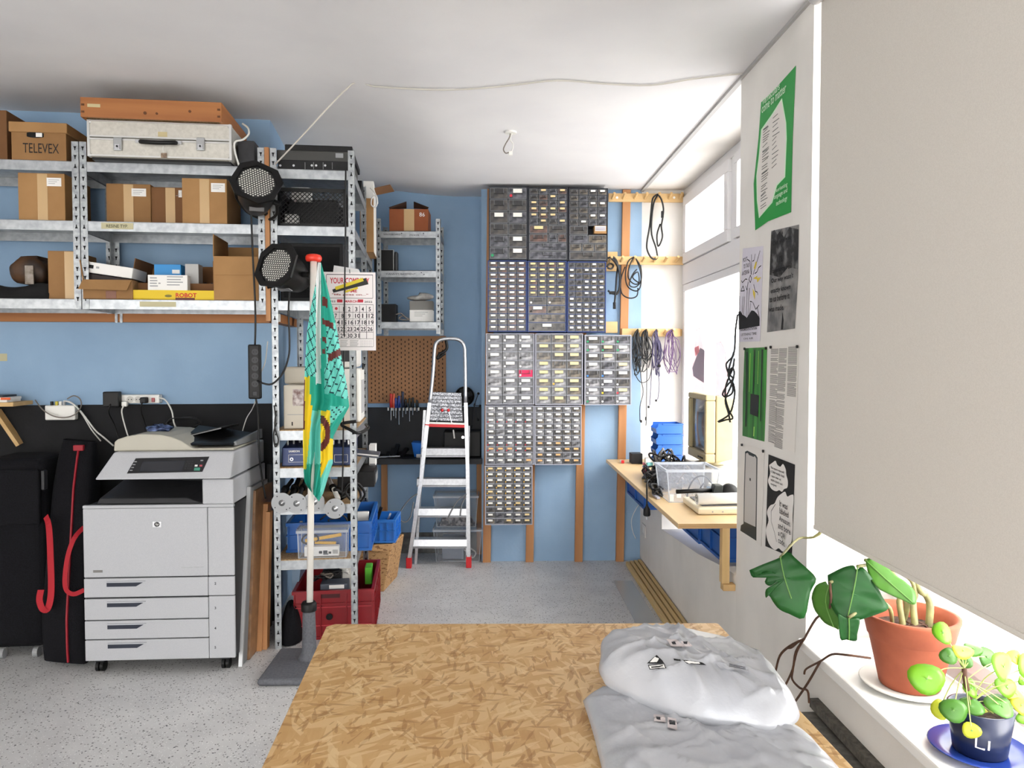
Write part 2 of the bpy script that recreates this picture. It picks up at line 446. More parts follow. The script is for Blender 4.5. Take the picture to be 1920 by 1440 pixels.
# tall rack on the floor, end on to the left wall
u20, u21 = PL(503.5, 700).x, PL(667.5, 700).x
zt2 = PL(590, 280).z
tops2 = [PL(590, y).z for y in (318, 424, 564.5, 807.5, 877.5, 946.5, 1050)]
DR = .84
u20 = uB1+.028
rack2, sh2 = rack('tall_shelving', 'tall galvanised floor rack crowded with electronics beside the copier', FL, u20, u21, 0, DR, 0, zt2, tops2, m_board)
# upper rack bay behind it, on the return wall
zb3 = PL(700, 640, 1.0).z
tops3 = tops2[1:3]
rack3, sh3 = rack('steel_shelving', 'galvanised wall shelving between the tall rack and the back wall', FL, u20, u21-.002, DR+.004, DR+.62, tops2[2]-.1, tops2[0]+.02, tops3)
# small wall rack on the back wall
FB = FRM((0, 0, 0), 0)
b0, b1 = P(706, 500, 5.55).x, P(826, 500, 5.55).x
zb = [P(765, y, 5.55).z for y in (433, 507, 603)]
rack4, sh4 = rack('steel_shelving', 'small galvanised shelving on the back wall above the pegboard', FB, b0, b1, 5.55, YN-.004, P(765, 626, 5.55).z, P(765, 410, 5.55).z, zb)
# pen lettering on shelf edges
fr4 = sh4[0]
ex, ez = Vector((1,0,0)), Vector((0,0,1))
text(sh4[0], 'WHITEBOARD', m_ink, P(719, 441, 5.552), ex, ez, width=.125, height=.012, lift=.001)
text(sh4[0], 'MIXER', m_ink, P(768, 442.5, 5.552), ex, ez, width=.07, height=.012, lift=.001)
for px in (753, 794): 
    MB().poly([P(px-1.6, 438, 5.5505), P(px+1.6, 438, 5.5505), P(px, 436, 5.5505)]).box(P(px,438,5.55).x-.001, P(px,438,5.55).x+.001, 5.5500, 5.5505, P(px,441.5,5.55).z, P(px,438,5.55).z).build('pen_arrow', m_ink, sh4[0])
text(sh4[1], "DANNY'S BASEMENT", m_ink, P(724, 515.5, 5.552), ex, ez, width=.215, height=.014, lift=.001)
for px, s in ((790, 1), (795, -1)):
    y0 = 513
    MB().poly([P(px-1.6, y0-s, 5.5505), P(px+1.6, y0-s, 5.5505), P(px, y0-3*s, 5.5505)]).build('pen_arrow', m_ink, sh4[1])
exL = FL.to_3x3() @ Vector((1,0,0)); nL = FL.to_3x3() @ Vector((0,1,0))
def L3(u, d, z): return FL @ Vector((u, d, z))
def tape_on(parent, x0, x1, y0, y1, mat, d=.003, name='tape'):
    a = PL(x0, y1, d); b = PL(x1, y0, d)
    return MB(FL).box(a.x, b.x, d-.0014, d-.0008, a.z, b.z).build(name, mat, parent)
m_mask = M('masking_tape', (190,184,150), .8)
tape_on(shB[1], 190, 250, 418.5, 429, m_mask)
q = PL(199, 426.5, .002)
text(shB[1], 'RESINE TYP.', m_ink, L3(q.x, .0012, q.z), exL, ez, width=.105, height=.016, lift=.0006)
tape_on(shB[2], 262, 330, 566, 575, m_mask)

# upright timber between the two racks, timber rail under the wall racks
MB(FL).box(uB1+.003, u20-.003, -.012, .05, PL(500, 602).z, zt2).build('trim_6', m_wood_o, kind='structure', label='narrow upright timber between two steel racks')
zr0, zr1 = PL(300, 604, WALLD-.06).z, PL(300, 587, WALLD-.06).z
mb = MB(FL); mb.box(-3.1, -.06, WALLD-.05, WALLD, zr0, zr1); mb.build('trim_7', m_wood_ox, kind='structure', label='orange timber rail along the wall under the shelving')
MB(FL).box(-.052, .0, WALLD-.05, WALLD+.55, zr0, zr1).build('trim_8', m_wood_ox, kind='structure', label='orange timber rail on the return wall')
# brackets tying racks to the rail
for x in (222,):
    a = PL(x, 596, WALLD-.06)
    mb = MB(FL)
    for s in (-.02, .006): mb.box(a.x+s, a.x+s+.014, WALLD-.056, WALLD-.052, zr0-.004, zr1+.1)
    mb.build('post_bracket', m_steel_d, rackB)

# ================================================================ cardboard boxes on the left racks
def cbox(name, label, x0, x1, yt, yb, d0, dep, mat=m_card, zb=None, group=None, tape=None, sticker=None, cat='box', fr=FL, pl=PL, rz=0):
    """closed carton whose front spans the given pixels at depth d0"""
    a = pl(x0, yb, d0); b = pl(x1, yt, d0)
    z0 = a.z if zb is None else zb
    t = thing(name, label, cat, fr @ Vector(((a.x+b.x)/2, d0+dep/2, z0)), fr.to_euler().z, group)
    MB(fr).box(a.x, b.x, d0, d0+dep, z0, b.z).build('body', mat, t, bevel=.002)
    zm = b.z
    # top flaps: two panels meeting on a seam
    MB(fr).box(a.x+.001, b.x-.001, d0+.001, d0+dep/2-.001, zm, zm+.003).build('flap', mat, t)
    MB(fr).box(a.x+.001, b.x-.001, d0+dep/2+.001, d0+dep-.001, zm, zm+.003).build('flap', mat, t)
    if tape:
        u = a.x+(b.x-a.x)*tape
        MB(fr).box(u-.024, u+.024, d0-.0012, d0-.0004, z0+.004, zm).build('packing_tape', m_tape, t)
    if sticker:
        s0 = pl(sticker[0], sticker[3], d0); s1 = pl(sticker[2], sticker[1], d0)
        o = MB(fr).box(s0.x, s1.x, d0-.0022, d0-.0014, s0.z, s1.z).build('sticker', m_paper, t)
        lm = MB(fr)
        for k in range(3): lm.box(s0.x+.008, s1.x-.01-.01*k, d0-.0027, d0-.0023, s1.z-.012-k*.009, s1.z-.0095-k*.009)
        lm.build('print', m_grey_p, o)
    return t
cbox('cardboard_box', 'tan carton alone on the middle shelf under the archive box', 35, 121, 327, 408, .03, .3, m_card_l, zS2, tape=.52, sticker=(88,334,115,349))
cbox('cardboard_box', 'brown carton under the silver case, wider of the two darker cartons', 200, 282, 347, 415, .1, .26, m_card, zS2, sticker=(247,354,274,368), tape=.5)
cbox('cardboard_box', 'narrow brown carton squeezed between two cartons under the silver case', 284, 343, 353, 415, .11, .26, m_card_d, zS2, tape=.6, sticker=(335,357,341,370))
cbox('cardboard_box', 'tall tan carton under the silver case with a white label', 342, 425, 337, 417, .02, .3, m_card_l, zS2, tape=.5, sticker=(396,344,422,360))
cbox('cardboard_box', 'brown carton at the end of the shelf beside the open boxes', 91, 140, 472, 558, .04, .26, m_card, zS3, tape=.8)
# crumpled taped parcel
a = PL(4, 532, .05); b = PL(80, 478, .05)
def parcel(u, v):
    th = u*2*math.pi; e_ = lambda c_: abs(c_)**.45*(1 if c_ > 0 else -1)
    w = math.sin(v*math.pi)**.25*(1+.03*math.sin(7*th)+.03*math.sin(13*th+9*v))
    return ((a.x+b.x)/2+(b.x-a.x)*.47*e_(math.cos(th))*w, .2+.13*e_(math.sin(th))*w, a.z+(b.z-a.z)*(1-v)*(1+.1*math.sin(3*th)))
t = thing('wrapped_parcel', 'crumpled taped parcel on black bags beside the brown carton', 'parcel', L3((a.x+b.x)/2, .2, a.z), TH)
MB(FL).grid(parcel, 28, 12).build('wrap', M('brown_crumpled', (92,62,38), .6, c2=(40,30,24), nscale=9, bump=.5, bscale=14), t, smooth=True)
zmid = (a.z+b.z)/2
MB(FL).box((a.x+b.x)/2+.01, (a.x+b.x)/2+.05, .052, .06, a.z, zmid+.02).build('tape', M('silver_tape', (150,140,130), .4, c2=(100,86,70), nscale=30), t)
# black folded bag under the parcel
a = PL(-60, 560, .03); b = PL(90, 532, .03)
MB(FL).grid(lambda u, v: (a.x+(b.x-a.x)*u, .03+.3*(v if v < .9 else .9), zS3+(b.z-zS3)*(1 if 0 < v < 1 else 0)*(.85+.2*math.sin(9*u)*math.sin(5*v+1))), 20, 10).build(
    'folded_bag', M('black_cloth', (10,10,11), .9, bump=.3, bscale=30), smooth=True, solid=.006, label='folded black cloth bag under the crumpled parcel', cat='bag')
# lidded archive box with handle hole
a = PL(17, 298, .0); b = PL(125, 231, .0)
t = thing('archive_box', 'lidded cardboard archive box with a marker word and handle hole', 'box', L3((a.x+b.x)/2, .2, zS1), TH)
lid0 = PL(17, 246, 0).z
MB(FL).box(a.x+.008, b.x-.008, .008, .37, zS1, lid0+.01).build('body', m_card, t, bevel=.002)
MB(FL).box(a.x, b.x, 0, .378, lid0, b.z).build('lid', m_card_l, t, bevel=.003)
h0 = PL(51, 258, .008); h1 = PL(82, 248.5, .008)
hp = MB(FL); hp.prism([(h0.x+(h1.x-h0.x)/2+(h1.x-h0.x)*.5*max(-1, min(1, 1.35*math.cos(i*math.pi/12))), (h0.z+h1.z)/2+(h1.z-h0.z)*.5*math.sin(i*math.pi/12)) for i in range(24)], lambda u, v, w: (u, w, v), .004, .0075)
hp.build('handle_hole', m_hole, t)
mb = MB(FL).box(h0.x+(h1.x-h0.x)*.55, h1.x-.006, .003, .0042, h0.z+.004, h1.z-.004).build('paper_inside', m_paper, t)
q = PL(43, 286, .008); text(t, 'TELEVEX', m_ink, L3(q.x, .0078, q.z), exL, ez, width=.17, height=.048, bold=.0, lift=.001)
# big box partly out of frame behind
cbox('cardboard_box', 'large brown carton half behind the archive box on top of the rack', -60, 12, 208, 292, .05, .34, m_card_d, zS1)

# ---- silver case with wooden drawer on top
a = PL(166, 304, -.06); b = PL(433, 234, -.06); zc0 = zS1+.012
t = thing('flight_case', 'silver aluminium case with two clasps lying on the top shelf', 'case', L3((a.x+b.x)/2, .2, zS1), TH)
m_alu = M('case_aluminium', (206,203,194), .4, .25, c2=(192,189,180), nscale=60)
m_edge = M('case_edge', (214,214,212), .3, .8)
zm = PL(300, 262, -.06).z
MB(FL).box(a.x, b.x, -.06, .36, zc0, zm-.003).build('base', m_alu, t, bevel=.008)
MB(FL).box(a.x, b.x, -.06, .36, zm+.003, b.z).build('lid', m_alu, t, bevel=.008)
mb = MB(FL)
for z in (zc0+.002, zm-.01, zm+.004, b.z-.008): mb.box(a.x-.002, b.x+.002, -.064, -.058, z, z+.008)
for u in (a.x-.003, b.x-.009): mb.box(u, u+.012, -.065, -.057, zc0, b.z)
mb.build('edge_strips', m_edge, t)
for fx in (222, 377):
    q = PL(fx, 270, -.06)
    o = MB(FL).box(q.x-.02, q.x+.02, -.074, -.0655, q.z-.035, q.z+.03).build('clasp', M('clasp_steel', (175,177,178), .3, .8), t, bevel=.003)
    MB(FL).box(q.x-.012, q.x+.012, -.079, -.0745, q.z-.03, q.z-.006).build('lock_plate', m_chrome, o)
    MB(FL).cyl((q.x, -.081, q.z-.016), (q.x, -.079, q.z-.016), .005).build('keyhole', m_hole, o)
h0 = PL(256, 272, -.06); h1 = PL(342, 263, -.06); zh = (h0.z+h1.z)/2
o = MB(FL).tube([(h0.x+.03, -.066, zh), (h0.x+.035, -.09, zh-.006), ((h0.x+h1.x)/2, -.098, zh-.01), (h1.x-.035, -.09, zh-.006), (h1.x-.03, -.066, zh)], .011, 8).build('handle', m_black, t, smooth=True)
for u_ in (h0.x, h1.x-.034): MB(FL).box(u_, u_+.034, -.076, -.0645, zh-.008, zh+.008).build('handle_mount', m_chrome, o)
for (u, z) in ((a.x, zc0), (b.x, zc0), (a.x, b.z), (b.x, b.z)):
    MB(FL).sphere((u+(.008 if u == a.x else -.008), -.052, z+(.008 if z == zc0 else -.008)), .013, 10).build('corner_cap', m_edge, t, smooth=True)
q = PL(308, 292, -.06)
o = MB(FL).box(q.x-.014, q.x+.014, -.069, -.0665, q.z-.012, q.z+.012).build('key_tag', M('tag_brown', (120,100,84), .8, c2=(160,140,120), nscale=60), t, bevel=.003)
MB(FL).tube([(q.x, -.068, q.z+.012), (q.x-.002, -.072, q.z+.03), (q.x, -.074, zh-.02)], .0012, 4).build('string', m_paper, o)
q = PL(305, 252, -.06); MB(FL).box(q.x-.022, q.x+.022, -.0625, -.0605, q.z-.012, q.z+.012).build('tape_mark', M('old_tape', (196,182,140), .8), t)
MB(FL).box(a.x+.01, b.x-.01, -.04, .35, zS1, zc0).build('runner', m_black, t)
case_r = b.x
# wooden drawer box
a2 = PL(151, 232, -.1); b2 = PL(415, 192, -.1)
t = thing('wooden_drawer', 'orange wooden drawer lying on top of the silver case', 'drawer', L3((a2.x+b2.x)/2, .2, b.z), TH)
z0, z1 = b.z+.001, b2.z; dd = .45; w = .014
MB(FL).box(a2.x, b2.x, -.1, -.1+w, z0, z1).build('front', m_wood_ox, t, bevel=.002)
MB(FL).box(a2.x, b2.x, dd-w, dd, z0, z1).build('back', m_wood_ox, t, bevel=.002)
m_wy = wood_mat('orange_timber_y', (168,104,52), (190,128,72), 'y', 16)
for u in (a2.x, b2.x-w): MB(FL).box(u, u+w, -.1+w, dd-w, z0, z1).build('side', m_wy, t)
MB(FL).box(a2.x+w, b2.x-w, -.1+w, dd-w, z0+.006, z0+.012).build('bottom', m_board, t)
for k in range(2):
    for s in (a2.x+.005, b2.x-.02):
        MB(FL).box(s, s+.014, -.102, -.0995, z0+.02+k*.035, z0+.03+k*.035).build('dovetail', M('dark_joint', (96,58,30), .8), t)
for (x, y, r_) in ((272, 212, .008), (294, 213, .006), (356, 209, .007)):
    q = PL(x, y, -.1); MB(FL).cyl((q.x, -.1022, q.z), (q.x, -.0998, q.z), r_, n=10).build('stamp', M('dark_joint', (96,58,30), .8), t)
q = PL(176, 198, -.1); MB(FL).box(q.x-.03, q.x+.03, -.1016, -.1004, q.z-.008, q.z+.008).build('paper_label', M('old_tape', (196,182,140), .8), t)
# dark equipment behind the case
a = PL(436, 325, .05); b = PL(480, 285, .05)
mb = MB(FL); mb.box(case_r+.012, b.x, .02, .36, zS1, b.z+.05).build('equipment_box', M('dark_equipment', (34,35,38), .6, c2=(46,46,50), nscale=20), bevel=.006, label='dark equipment box beside the silver case', cat='box')

# ---- bottom shelf: three open cartons and contents
def open_box(name, label, x0, x1, yt, d0, dep, zb, mat=m_card, flaps=(), xt=None, fr=FL, pl=PL, inner=m_card_d):
    a = pl(x0, 560, d0); b = pl(x1, yt, d0); z1 = b.z; u0, u1 = a.x, b.x; t_ = .004
    t = thing(name, label, 'box', fr @ Vector(((u0+u1)/2, d0+dep/2, zb)), fr.to_euler().z)
    mb = MB(fr)
    mb.box(u0, u1, d0, d0+t_, zb, z1); mb.box(u0, u1, d0+dep-t_, d0+dep, zb, z1)
    mb.box(u0, u0+t_, d0+t_, d0+dep-t_, zb, z1); mb.box(u1-t_, u1, d0+t_, d0+dep-t_, zb, z1); mb.box(u0, u1, d0, d0+dep, zb, zb+t_)
    mb.build('body', mat, t)
    for f, L_, ang in flaps:                        # side, length, fold angle from upright (outwards +)
        ca, sa = math.cos(ang), math.sin(ang)
        mm = MB(fr)
        if f == 'front': q = [(u0, d0, z1), (u1, d0, z1), (u1-.004, d0-L_*sa, z1+L_*ca), (u0+.004, d0-L_*sa, z1+L_*ca)]
        if f == 'back': q = [(u1, d0+dep, z1), (u0, d0+dep, z1), (u0+.004, d0+dep+L_*sa, z1+L_*ca), (u1-.004, d0+dep+L_*sa, z1+L_*ca)]
        if f == 'left': q = [(u0, d0+dep, z1), (u0, d0, z1), (u0-L_*sa, d0+.004, z1+L_*ca), (u0-L_*sa, d0+dep-.004, z1+L_*ca)]
        if f == 'right': q = [(u1, d0, z1), (u1, d0+dep, z1), (u1+L_*sa, d0+dep-.004, z1+L_*ca), (u1+L_*sa, d0+.004, z1+L_*ca)]
        mm.quad(*q).build('flap', mat, t, solid=.004)
    return t, (u0, u1, z1)
t, (u0, u1, z1) = open_box('cardboard_box', 'open carton with front flap folded down holding a white router box', 156, 248, 525, -.01, .34, zS3, m_card, [('back', .1, .1), ('left', .1, .15)])
# folded down front flap
f0 = PL(153, 542, -.05); f1 = PL(244, 514, -.03)
MB(FL).hexa([(u0-.005, -.055, f0.z), (u1-.012, -.052, f0.z-.004), (u1-.004, -.012, z1+.0), (u0, -.012, z1)], [(u0-.005, -.050, f0.z), (u1-.012, -.047, f0.z-.004), (u1-.004, -.008, z1), (u0, -.008, z1)]).build('flap', m_card_l, t)
MB(FL).box(u0+.11, u0+.16, -.0125, -.0105, zS3+.003, f0.z-.004).build('packing_tape', M('brown_tape', (120,70,44), .4), t)
def rot_box(name, c, sz, ang, mat, label, cat, prints=None):
    t = thing(name, label, cat, L3(*c), TH)
    m4 = FL @ Matrix.Translation(Vector(c)) @ Matrix.Rotation(ang, 4, 'Y')
    MB(m4).box(-sz[0]/2, sz[0]/2, -sz[1]/2, sz[1]/2, 0, sz[2]).build('body', mat, t, bevel=.003)
    return t, m4
q = PL(207, 517, .04)
t, m4 = rot_box('router_box', (q.x+.0, .12, q.z), (.225, .2, .055), math.radians(8), m_paper, 'white flat product box leaning in the open carton', 'box')
MB(m4).box(-.1, -.078, -.1018, -.1008, .022, .04).build('dot', m_ink, t); MB(m4).box(-.065, -.05, -.1018, -.1008, .026, .036).build('print', m_grey_p, t)
q2 = PL(207, 519, .05)
t, m4 = rot_box('dark_box', (q.x, .13, q.z-.055), (.22, .2, .05), math.radians(8), M('dark_carton', (52,42,40), .7), 'dark flat box under the white product box in the carton', 'box')
MB(m4).box(-.06, .11, -.1016, -.1006, -.0, .016).build('blue_edge', M('blue_print', (48,44,110), .6), t)
# plain carton with tall flaps (middle) and its contents, yellow tray box in front
t, (u0, u1, z1) = open_box('cardboard_box', 'wide dark open carton behind the yellow box', 247, 400, 532, .07, .28, zS3, m_card_d, [('left', .13, -.15), ('back', .12, -.05), ('right', .12, .0)])
ya = PL(250, 562, .0); yb_ = PL(401, 545, .0)
m_yel = M('yellow_card', (222,190,30), .6)
t = thing('yellow_box', 'flat yellow cardboard tray with red lettering', 'box', L3((ya.x+yb_.x)/2, .04, zS3), TH)
MB(FL).box(ya.x, yb_.x, .0, .064, zS3, zS3+.006).box(ya.x, yb_.x, .0, .005, zS3, yb_.z).box(ya.x, yb_.x, .06, .064, zS3, yb_.z).box(ya.x, ya.x+.004, .005, .06, zS3, yb_.z).box(yb_.x-.004, yb_.x, .005, .06, zS3, yb_.z).build('tray', m_yel, t)
q = PL(329, 556.5, 0); q3 = PL(365, 547, 0)
text(t, 'ROBOT', M('red_print', (196,30,34), .6), L3(q.x, -.0003, q.z-.002), exL, ez, width=.104, height=q3.z-q.z-.004, bold=.03)
MB(FL).box(q.x, q3.x, -.0014, -.0004, q.z-.016, q.z-.005).build('print_bar', M('dark_red_print', (84,20,24), .6), t)
mb = MB(FL); mb.prism([(q.x-.035+.018*math.cos(i*.52), q.z+.004+.007*math.sin(i*.52)) for i in range(12)], lambda u, v, w: (u, w, v), -.0014, -.0004); mb.build('emblem', M('olive_print', (120,110,40), .6), t)
a = PL(277, 543, .006); b = PL(351, 516, .006)
t = thing('white_box', 'white printed box standing in the yellow tray', 'box', L3((a.x+b.x)/2, .03, zS3+.006), TH)
MB(FL).box(a.x, b.x, .007, .058, zS3+.0065, b.z).build('body', m_paper, t, bevel=.002)
lm = MB(FL)
for (px, py, w) in ((281, 520, 13), (281, 525, 14), (281, 530, 13), (281, 535, 15), (297, 530, 4), (313, 518, 30), (313, 523, 26), (313, 528, 30), (313, 533, 24)):
    c = PL(px, py, .006); e = PL(px+w, py+2.2, .006); lm.box(c.x, e.x, .0055, .0066, e.z, c.z)
lm.build('print', m_grey_p, t)
a = PL(289, 514, .09); b = PL(339, 496, .09)
t = thing('blue_box', 'bright blue product box in the wide open carton', 'box', L3((a.x+b.x)/2, .15, zS3+.005), TH)
MB(FL).box(a.x, b.x, .09, .2, zS3+.005, b.z).build('body', M('azure_card', (38,140,208), .5), t, bevel=.002)
c = PL(323, 513, .09); e = PL(337, 506, .09); MB(FL).box(c.x, e.x, .088, .0895, c.z, e.z).build('label_card', m_paper, t)
a = PL(347, 516, .1); b = PL(372, 495, .1)
MB(FL).box(a.x, b.x, .1, .18, zS3+.005, b.z).build('small_box', M('pale_grey_card', (186,186,184), .6), label='small pale grey box beside the blue product box', cat='box', bevel=.002)
a = PL(352, 545, .08); b = PL(398, 520, .08)
mb = MB(FL)
for k in range(6): mb.bar((a.x+.01+.02*k, .085+.02*(k % 3), zS3+.02), (a.x+.02+.018*k, .14, zS3+.09+.012*(k % 2)), .014, .01)
mb.build('electronic_parts', M('dark_parts', (40,38,40), .4, .3), label='dark electronic parts in the wide open carton', cat='parts')
# tall open carton
t, (u0, u1, z1) = open_box('cardboard_box', 'tall tan open carton with upright flaps at the rack end', 401, 484, 482, .0, .3, zS3, m_card_l, [('left', .115, .0), ('back', .09, -.05), ('right', .11, .25)])
c = PL(401, 515, 0)
MB(FL).box(u0+.002, u1-.002, -.005, -.0012, c.z, z1+.001).build('flap', m_card_l, t)
# ================================================================ office copier
def copier():
    # local frame: x right, y back, z up; front plane through the castor contact points, slightly turned
    p0, p1 = PZ(173, 1262, 0), PZ(410, 1254, 0)
    rz = math.atan2(p1.y-p0.y, p1.x-p0.x)*.6
    c = PZ(298, 1258, 0); c.y -= .03
    fr = FRM((c.x, c.y, 0), rz); inv = fr.inverted()
    n = fr.to_3x3() @ Vector((0, 1, 0))
    def Q(x, y, d=0): return inv @ PP(x, y, fr @ Vector((0, d, 0)), n)
    m_body = M('copier_white', (180,182,186), .5, c2=(174,176,181), nscale=300, ndetail=1)
    m_cream = M('copier_cream', (180,177,164), .55)
    m_gap = M('copier_gap', (20,21,25), .7)
    t = thing('office_copier', 'tall white office copier on castors with four paper drawers', 'copier', c, rz)
    x0, x1, xm = Q(158, 1100).x, Q(440, 1100).x, Q(391, 1100).x
    zb, zt = Q(200, 1238).z, Q(300, 948).z
    D = .58
    MB(fr).box(x0+.004, x1-.004, .006, D, zb, zt-.002).build('body', m_gap, t)
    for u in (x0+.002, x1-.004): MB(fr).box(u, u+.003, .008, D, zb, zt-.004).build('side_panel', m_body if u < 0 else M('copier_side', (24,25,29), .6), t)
    # front cover
    ya = lambda y: Q(300, y).z
    z2, z3 = ya(1081), ya(1075)
    MB(fr).box(x0, xm-.001, -.002, .012, z2, zt-.012).build('front_cover', m_body, t, bevel=.004)
    MB(fr).box(xm+.001, x1, -.002, .012, z2, zt-.012).build('side_cover', m_body, t, bevel=.004)
    MB(fr).box(x0, x1, -.004, .02, zt-.011, zt+.004).build('top_lip', m_body, t, bevel=.003)
    # drawers 2..5
    rows = [(1083, 1118), (1121, 1160), (1162, 1196), (1198, 1236)]
    for k, (ya_, yb_) in enumerate(rows):
        za, zb_ = ya(yb_), ya(ya_)
        d = MB(fr).box(x0, xm-.001, -.004, .012, za, zb_).build('paper_drawer', m_body, t, bevel=.003)
        h = ya(ya_+5), ya(ya_+15)
        q0, q1, q2 = Q(201, 1100).x, Q(274, 1100).x, Q(256, 1100).x
        MB(fr).prism([(q0, h[1]), (q2, h[1]), (q1, h[0]), (q0, h[0])], lambda u, v, w: (u, w, v), -.0062, -.0042).build('handle_recess', M('recess_blue', (32,38,54), .6), d)
        MB(fr).prism([(q0, h[0]), (q1, h[0]), (q1-.006, h[0]-.006), (q0, h[0]-.006)], lambda u, v, w: (u, w, v), -.009, -.0064).build('handle_lip', M('lip_grey', (176,178,184), .5), d)
    for k, (ya_, yb_) in enumerate([(1083, 1118), (1119.5, 1236)]):
        MB(fr).box(xm+.001, x1, -.004, .012, ya(yb_), ya(ya_)).build('side_cover', m_body, t, bevel=.003)
    exc = fr.to_3x3() @ Vector((1, 0, 0))
    for s, y in (('2', 1094), ('3', 1140), ('4', 1178), ('5', 1214)):
        q = Q(402, y, -.005); text(t, s, m_ink, fr @ Vector((q.x, -.0042, q.z-.006)), exc, ez, height=.013, bold=.02)
    # badge
    q = Q(295, 982)
    o = MB(fr).box(q.x-.021, q.x+.021, -.0052, -.003, q.z-.016, q.z+.012).build('badge', m_chrome, t)
    mb = MB(fr); mb.prism([(q.x+.013*math.cos(i*.524), q.z-.002+.012*math.sin(i*.524)) for i in range(12)], lambda u, v, w: (u, w, v), -.0062, -.0054); mb.build('emblem', m_dark, o)
    text(t, 'hp', m_paper, fr @ Vector((q.x-.008, -.0064, q.z-.006)), exc, ez, width=.016, shear=.3)
    q = Q(184, 1071); MB(fr).box(q.x-.022, q.x+.022, -.0036, -.0022, q.z-.006, q.z+.006).build('rating_badge', M('badge_grey', (120,118,116), .4, .4), t)
    q = Q(341, 1064); text(t, 'Color LaserJet CM6040 MFP', m_grey_p, fr @ Vector((q.x, -.0022, q.z-.002)), exc, ez, width=.105)
    # output bay: rear block, right column, slanted tray
    zs = ya(848)                                   # top of scanner deck
    zo = ya(900)
    MB(fr).box(x0+.07, x1-.01, .30, D, zt, zo+.04).build('rear_column', m_gap, t)
    xc = Q(379, 900).x
    MB(fr).box(xc, x1, -.002, D, zt+.004, zo+.002).build('right_column', m_body, t, bevel=.006)
    MB(fr).hexa([(x0+.05, .03, zt+.005), (xc-.002, .03, zt+.003), (xc-.002, .3, zt+.003), (x0+.06, .3, zt+.005)],
                [(x0+.06, .04, zt+.03), (xc-.09, .04, zt+.03), (xc-.03, .29, zt+.07), (x0+.075, .29, zt+.09)]).build('output_tray', M('tray_dark', (34,34,38), .6), t, bevel=.004)
    # scanner head with slanted front left end
    a0, a1, b0, b1 = Q(186, 897), Q(214, 853), Q(438, 897), Q(442, 853)
    zl, zh = a0.z, zs
    poly = [(a0.x, zl), (b0.x, zl), (b1.x, zh), (a1.x, zh)]
    MB(fr).hexa([(a0.x, -.05, zl), (x1, -.05, zl), (x1, D-.02, zl), (a0.x+.02, D-.02, zl)],
                [(a1.x-.01, .02, zh), (x1, .02, zh), (x1, D-.02, zh), (a1.x, D-.02, zh)]).build('scanner_head', m_body, t, bevel=.008)
    # control panel on the slanted face
    def face(x, y):                                # point on the sloping front
        w = Q(x, y, -.02); f = (w.z-zl)/(zh-zl); return Vector((w.x, -.05+.07*f, w.z))
    nrm = Vector((0, -(zh-zl), .07)).normalized()
    def fquad(pts, off, mat, name, par, th=.002):
        b = [face(*p)+nrm*off for p in pts]; a = [p-nrm*th for p in b]
        return MB(fr).hexa(a, b).build(name, mat, par)
    pn = fquad([(241, 887), (381, 884), (389, 858), (251, 861)], .0035, M('panel_black', (20,21,25), .35), 'control_panel', t, .004)
    fquad([(263, 884), (343, 883), (346, 865), (266, 867)], .0052, M('screen_grey', (40,42,48), .2), 'touch_screen', pn, .001)
    for (x, y, w, h, m) in ((368, 874, 5, 3, m_paper), (377, 874, 5, 3, M('key_pink', (170,80,90), .5)), (371, 880, 11, 5, M('key_green', (70,140,120), .5)), (377, 865, 5, 2, m_grey_p)):
        fquad([(x-w/2, y+h/2), (x+w/2, y+h/2), (x+w/2, y-h/2), (x-w/2, y-h/2)], .0062, m, 'key', pn, .002)
    for r in range(4):
        for k in range(3):
            x, y = 350+k*5-r*.6, 866+r*4.3
            fquad([(x-1.3, y+1), (x+1.3, y+1), (x+1.3, y-1), (x-1.3, y-1)], .0058, m_dark, 'key', pn, .001)
    for r in range(4): fquad([(250-r*1.5, 868+r*5), (255-r*1.5, 868+r*5), (255-r*1.5, 866.5+r*5), (250-r*1.5, 866.5+r*5)], .0058, m_grey_p, 'key', pn, .001)
    # document feeder: swept profile
    prof = [(213, 852), (214, 829), (220, 824), (238, 818), (262, 814), (300, 815), (320, 819), (340, 827), (361, 841), (438, 840), (438, 851)]
    pts = [Q(x, y, .05) for x, y in prof]
    MB(fr).prism([(p.x, max(p.z, zh+.001)) for p in pts], lambda u, v, w: (u, w, v), .05, .46).build('document_feeder', m_cream, t, bevel=.006)
    q0, q1 = Q(214, 852, .05), Q(318, 845, .05)
    MB(fr).box(q0.x+.004, q1.x, .044, .049, zh+.002, q1.z).build('feeder_strip', M('strip_cream', (184,180,164), .6), t, bevel=.002)
    a = Q(355, 838, .05); b = Q(438, 838, .05)
    MB(fr).hexa([(a.x-.05, .08, a.z+.004), (b.x-.01, .08, a.z+.004), (b.x+.02, .44, a.z+.02), (a.x-.09, .44, a.z+.02)],
                [(a.x-.08, .1, a.z+.012), (b.x-.012, .1, a.z+.012), (b.x+.018, .44, a.z+.028), (a.x-.09, .44, a.z+.075)]).build('feeder_tray', m_black, t, bevel=.003)
    MB(fr).hexa([(b.x-.015, .1, a.z+.0), (b.x, .1, a.z), (b.x+.03, .46, a.z), (b.x+.015, .46, a.z)], [(b.x-.013, .1, a.z+.02), (b.x-.002, .1, a.z+.02), (b.x+.03, .46, a.z+.05), (b.x+.017, .46, a.z+.05)]).build('tray_edge', M('edge_grey', (120,122,124), .5), t)
    for (x, y) in ((x0+.05, .05), (x1-.06, .05), (x0+.05, D-.08), (x1-.06, D-.08)):
        o = MB(fr).box(x-.022, x+.022, y-.02, y+.03, .05, zb).build('castor', m_dark, t, bevel=.004)
        for s in (-.018, .004): MB(fr).cyl((x+s, y, .028), (x+s+.014, y, .028), .028, n=16).build('wheel', m_black, o)
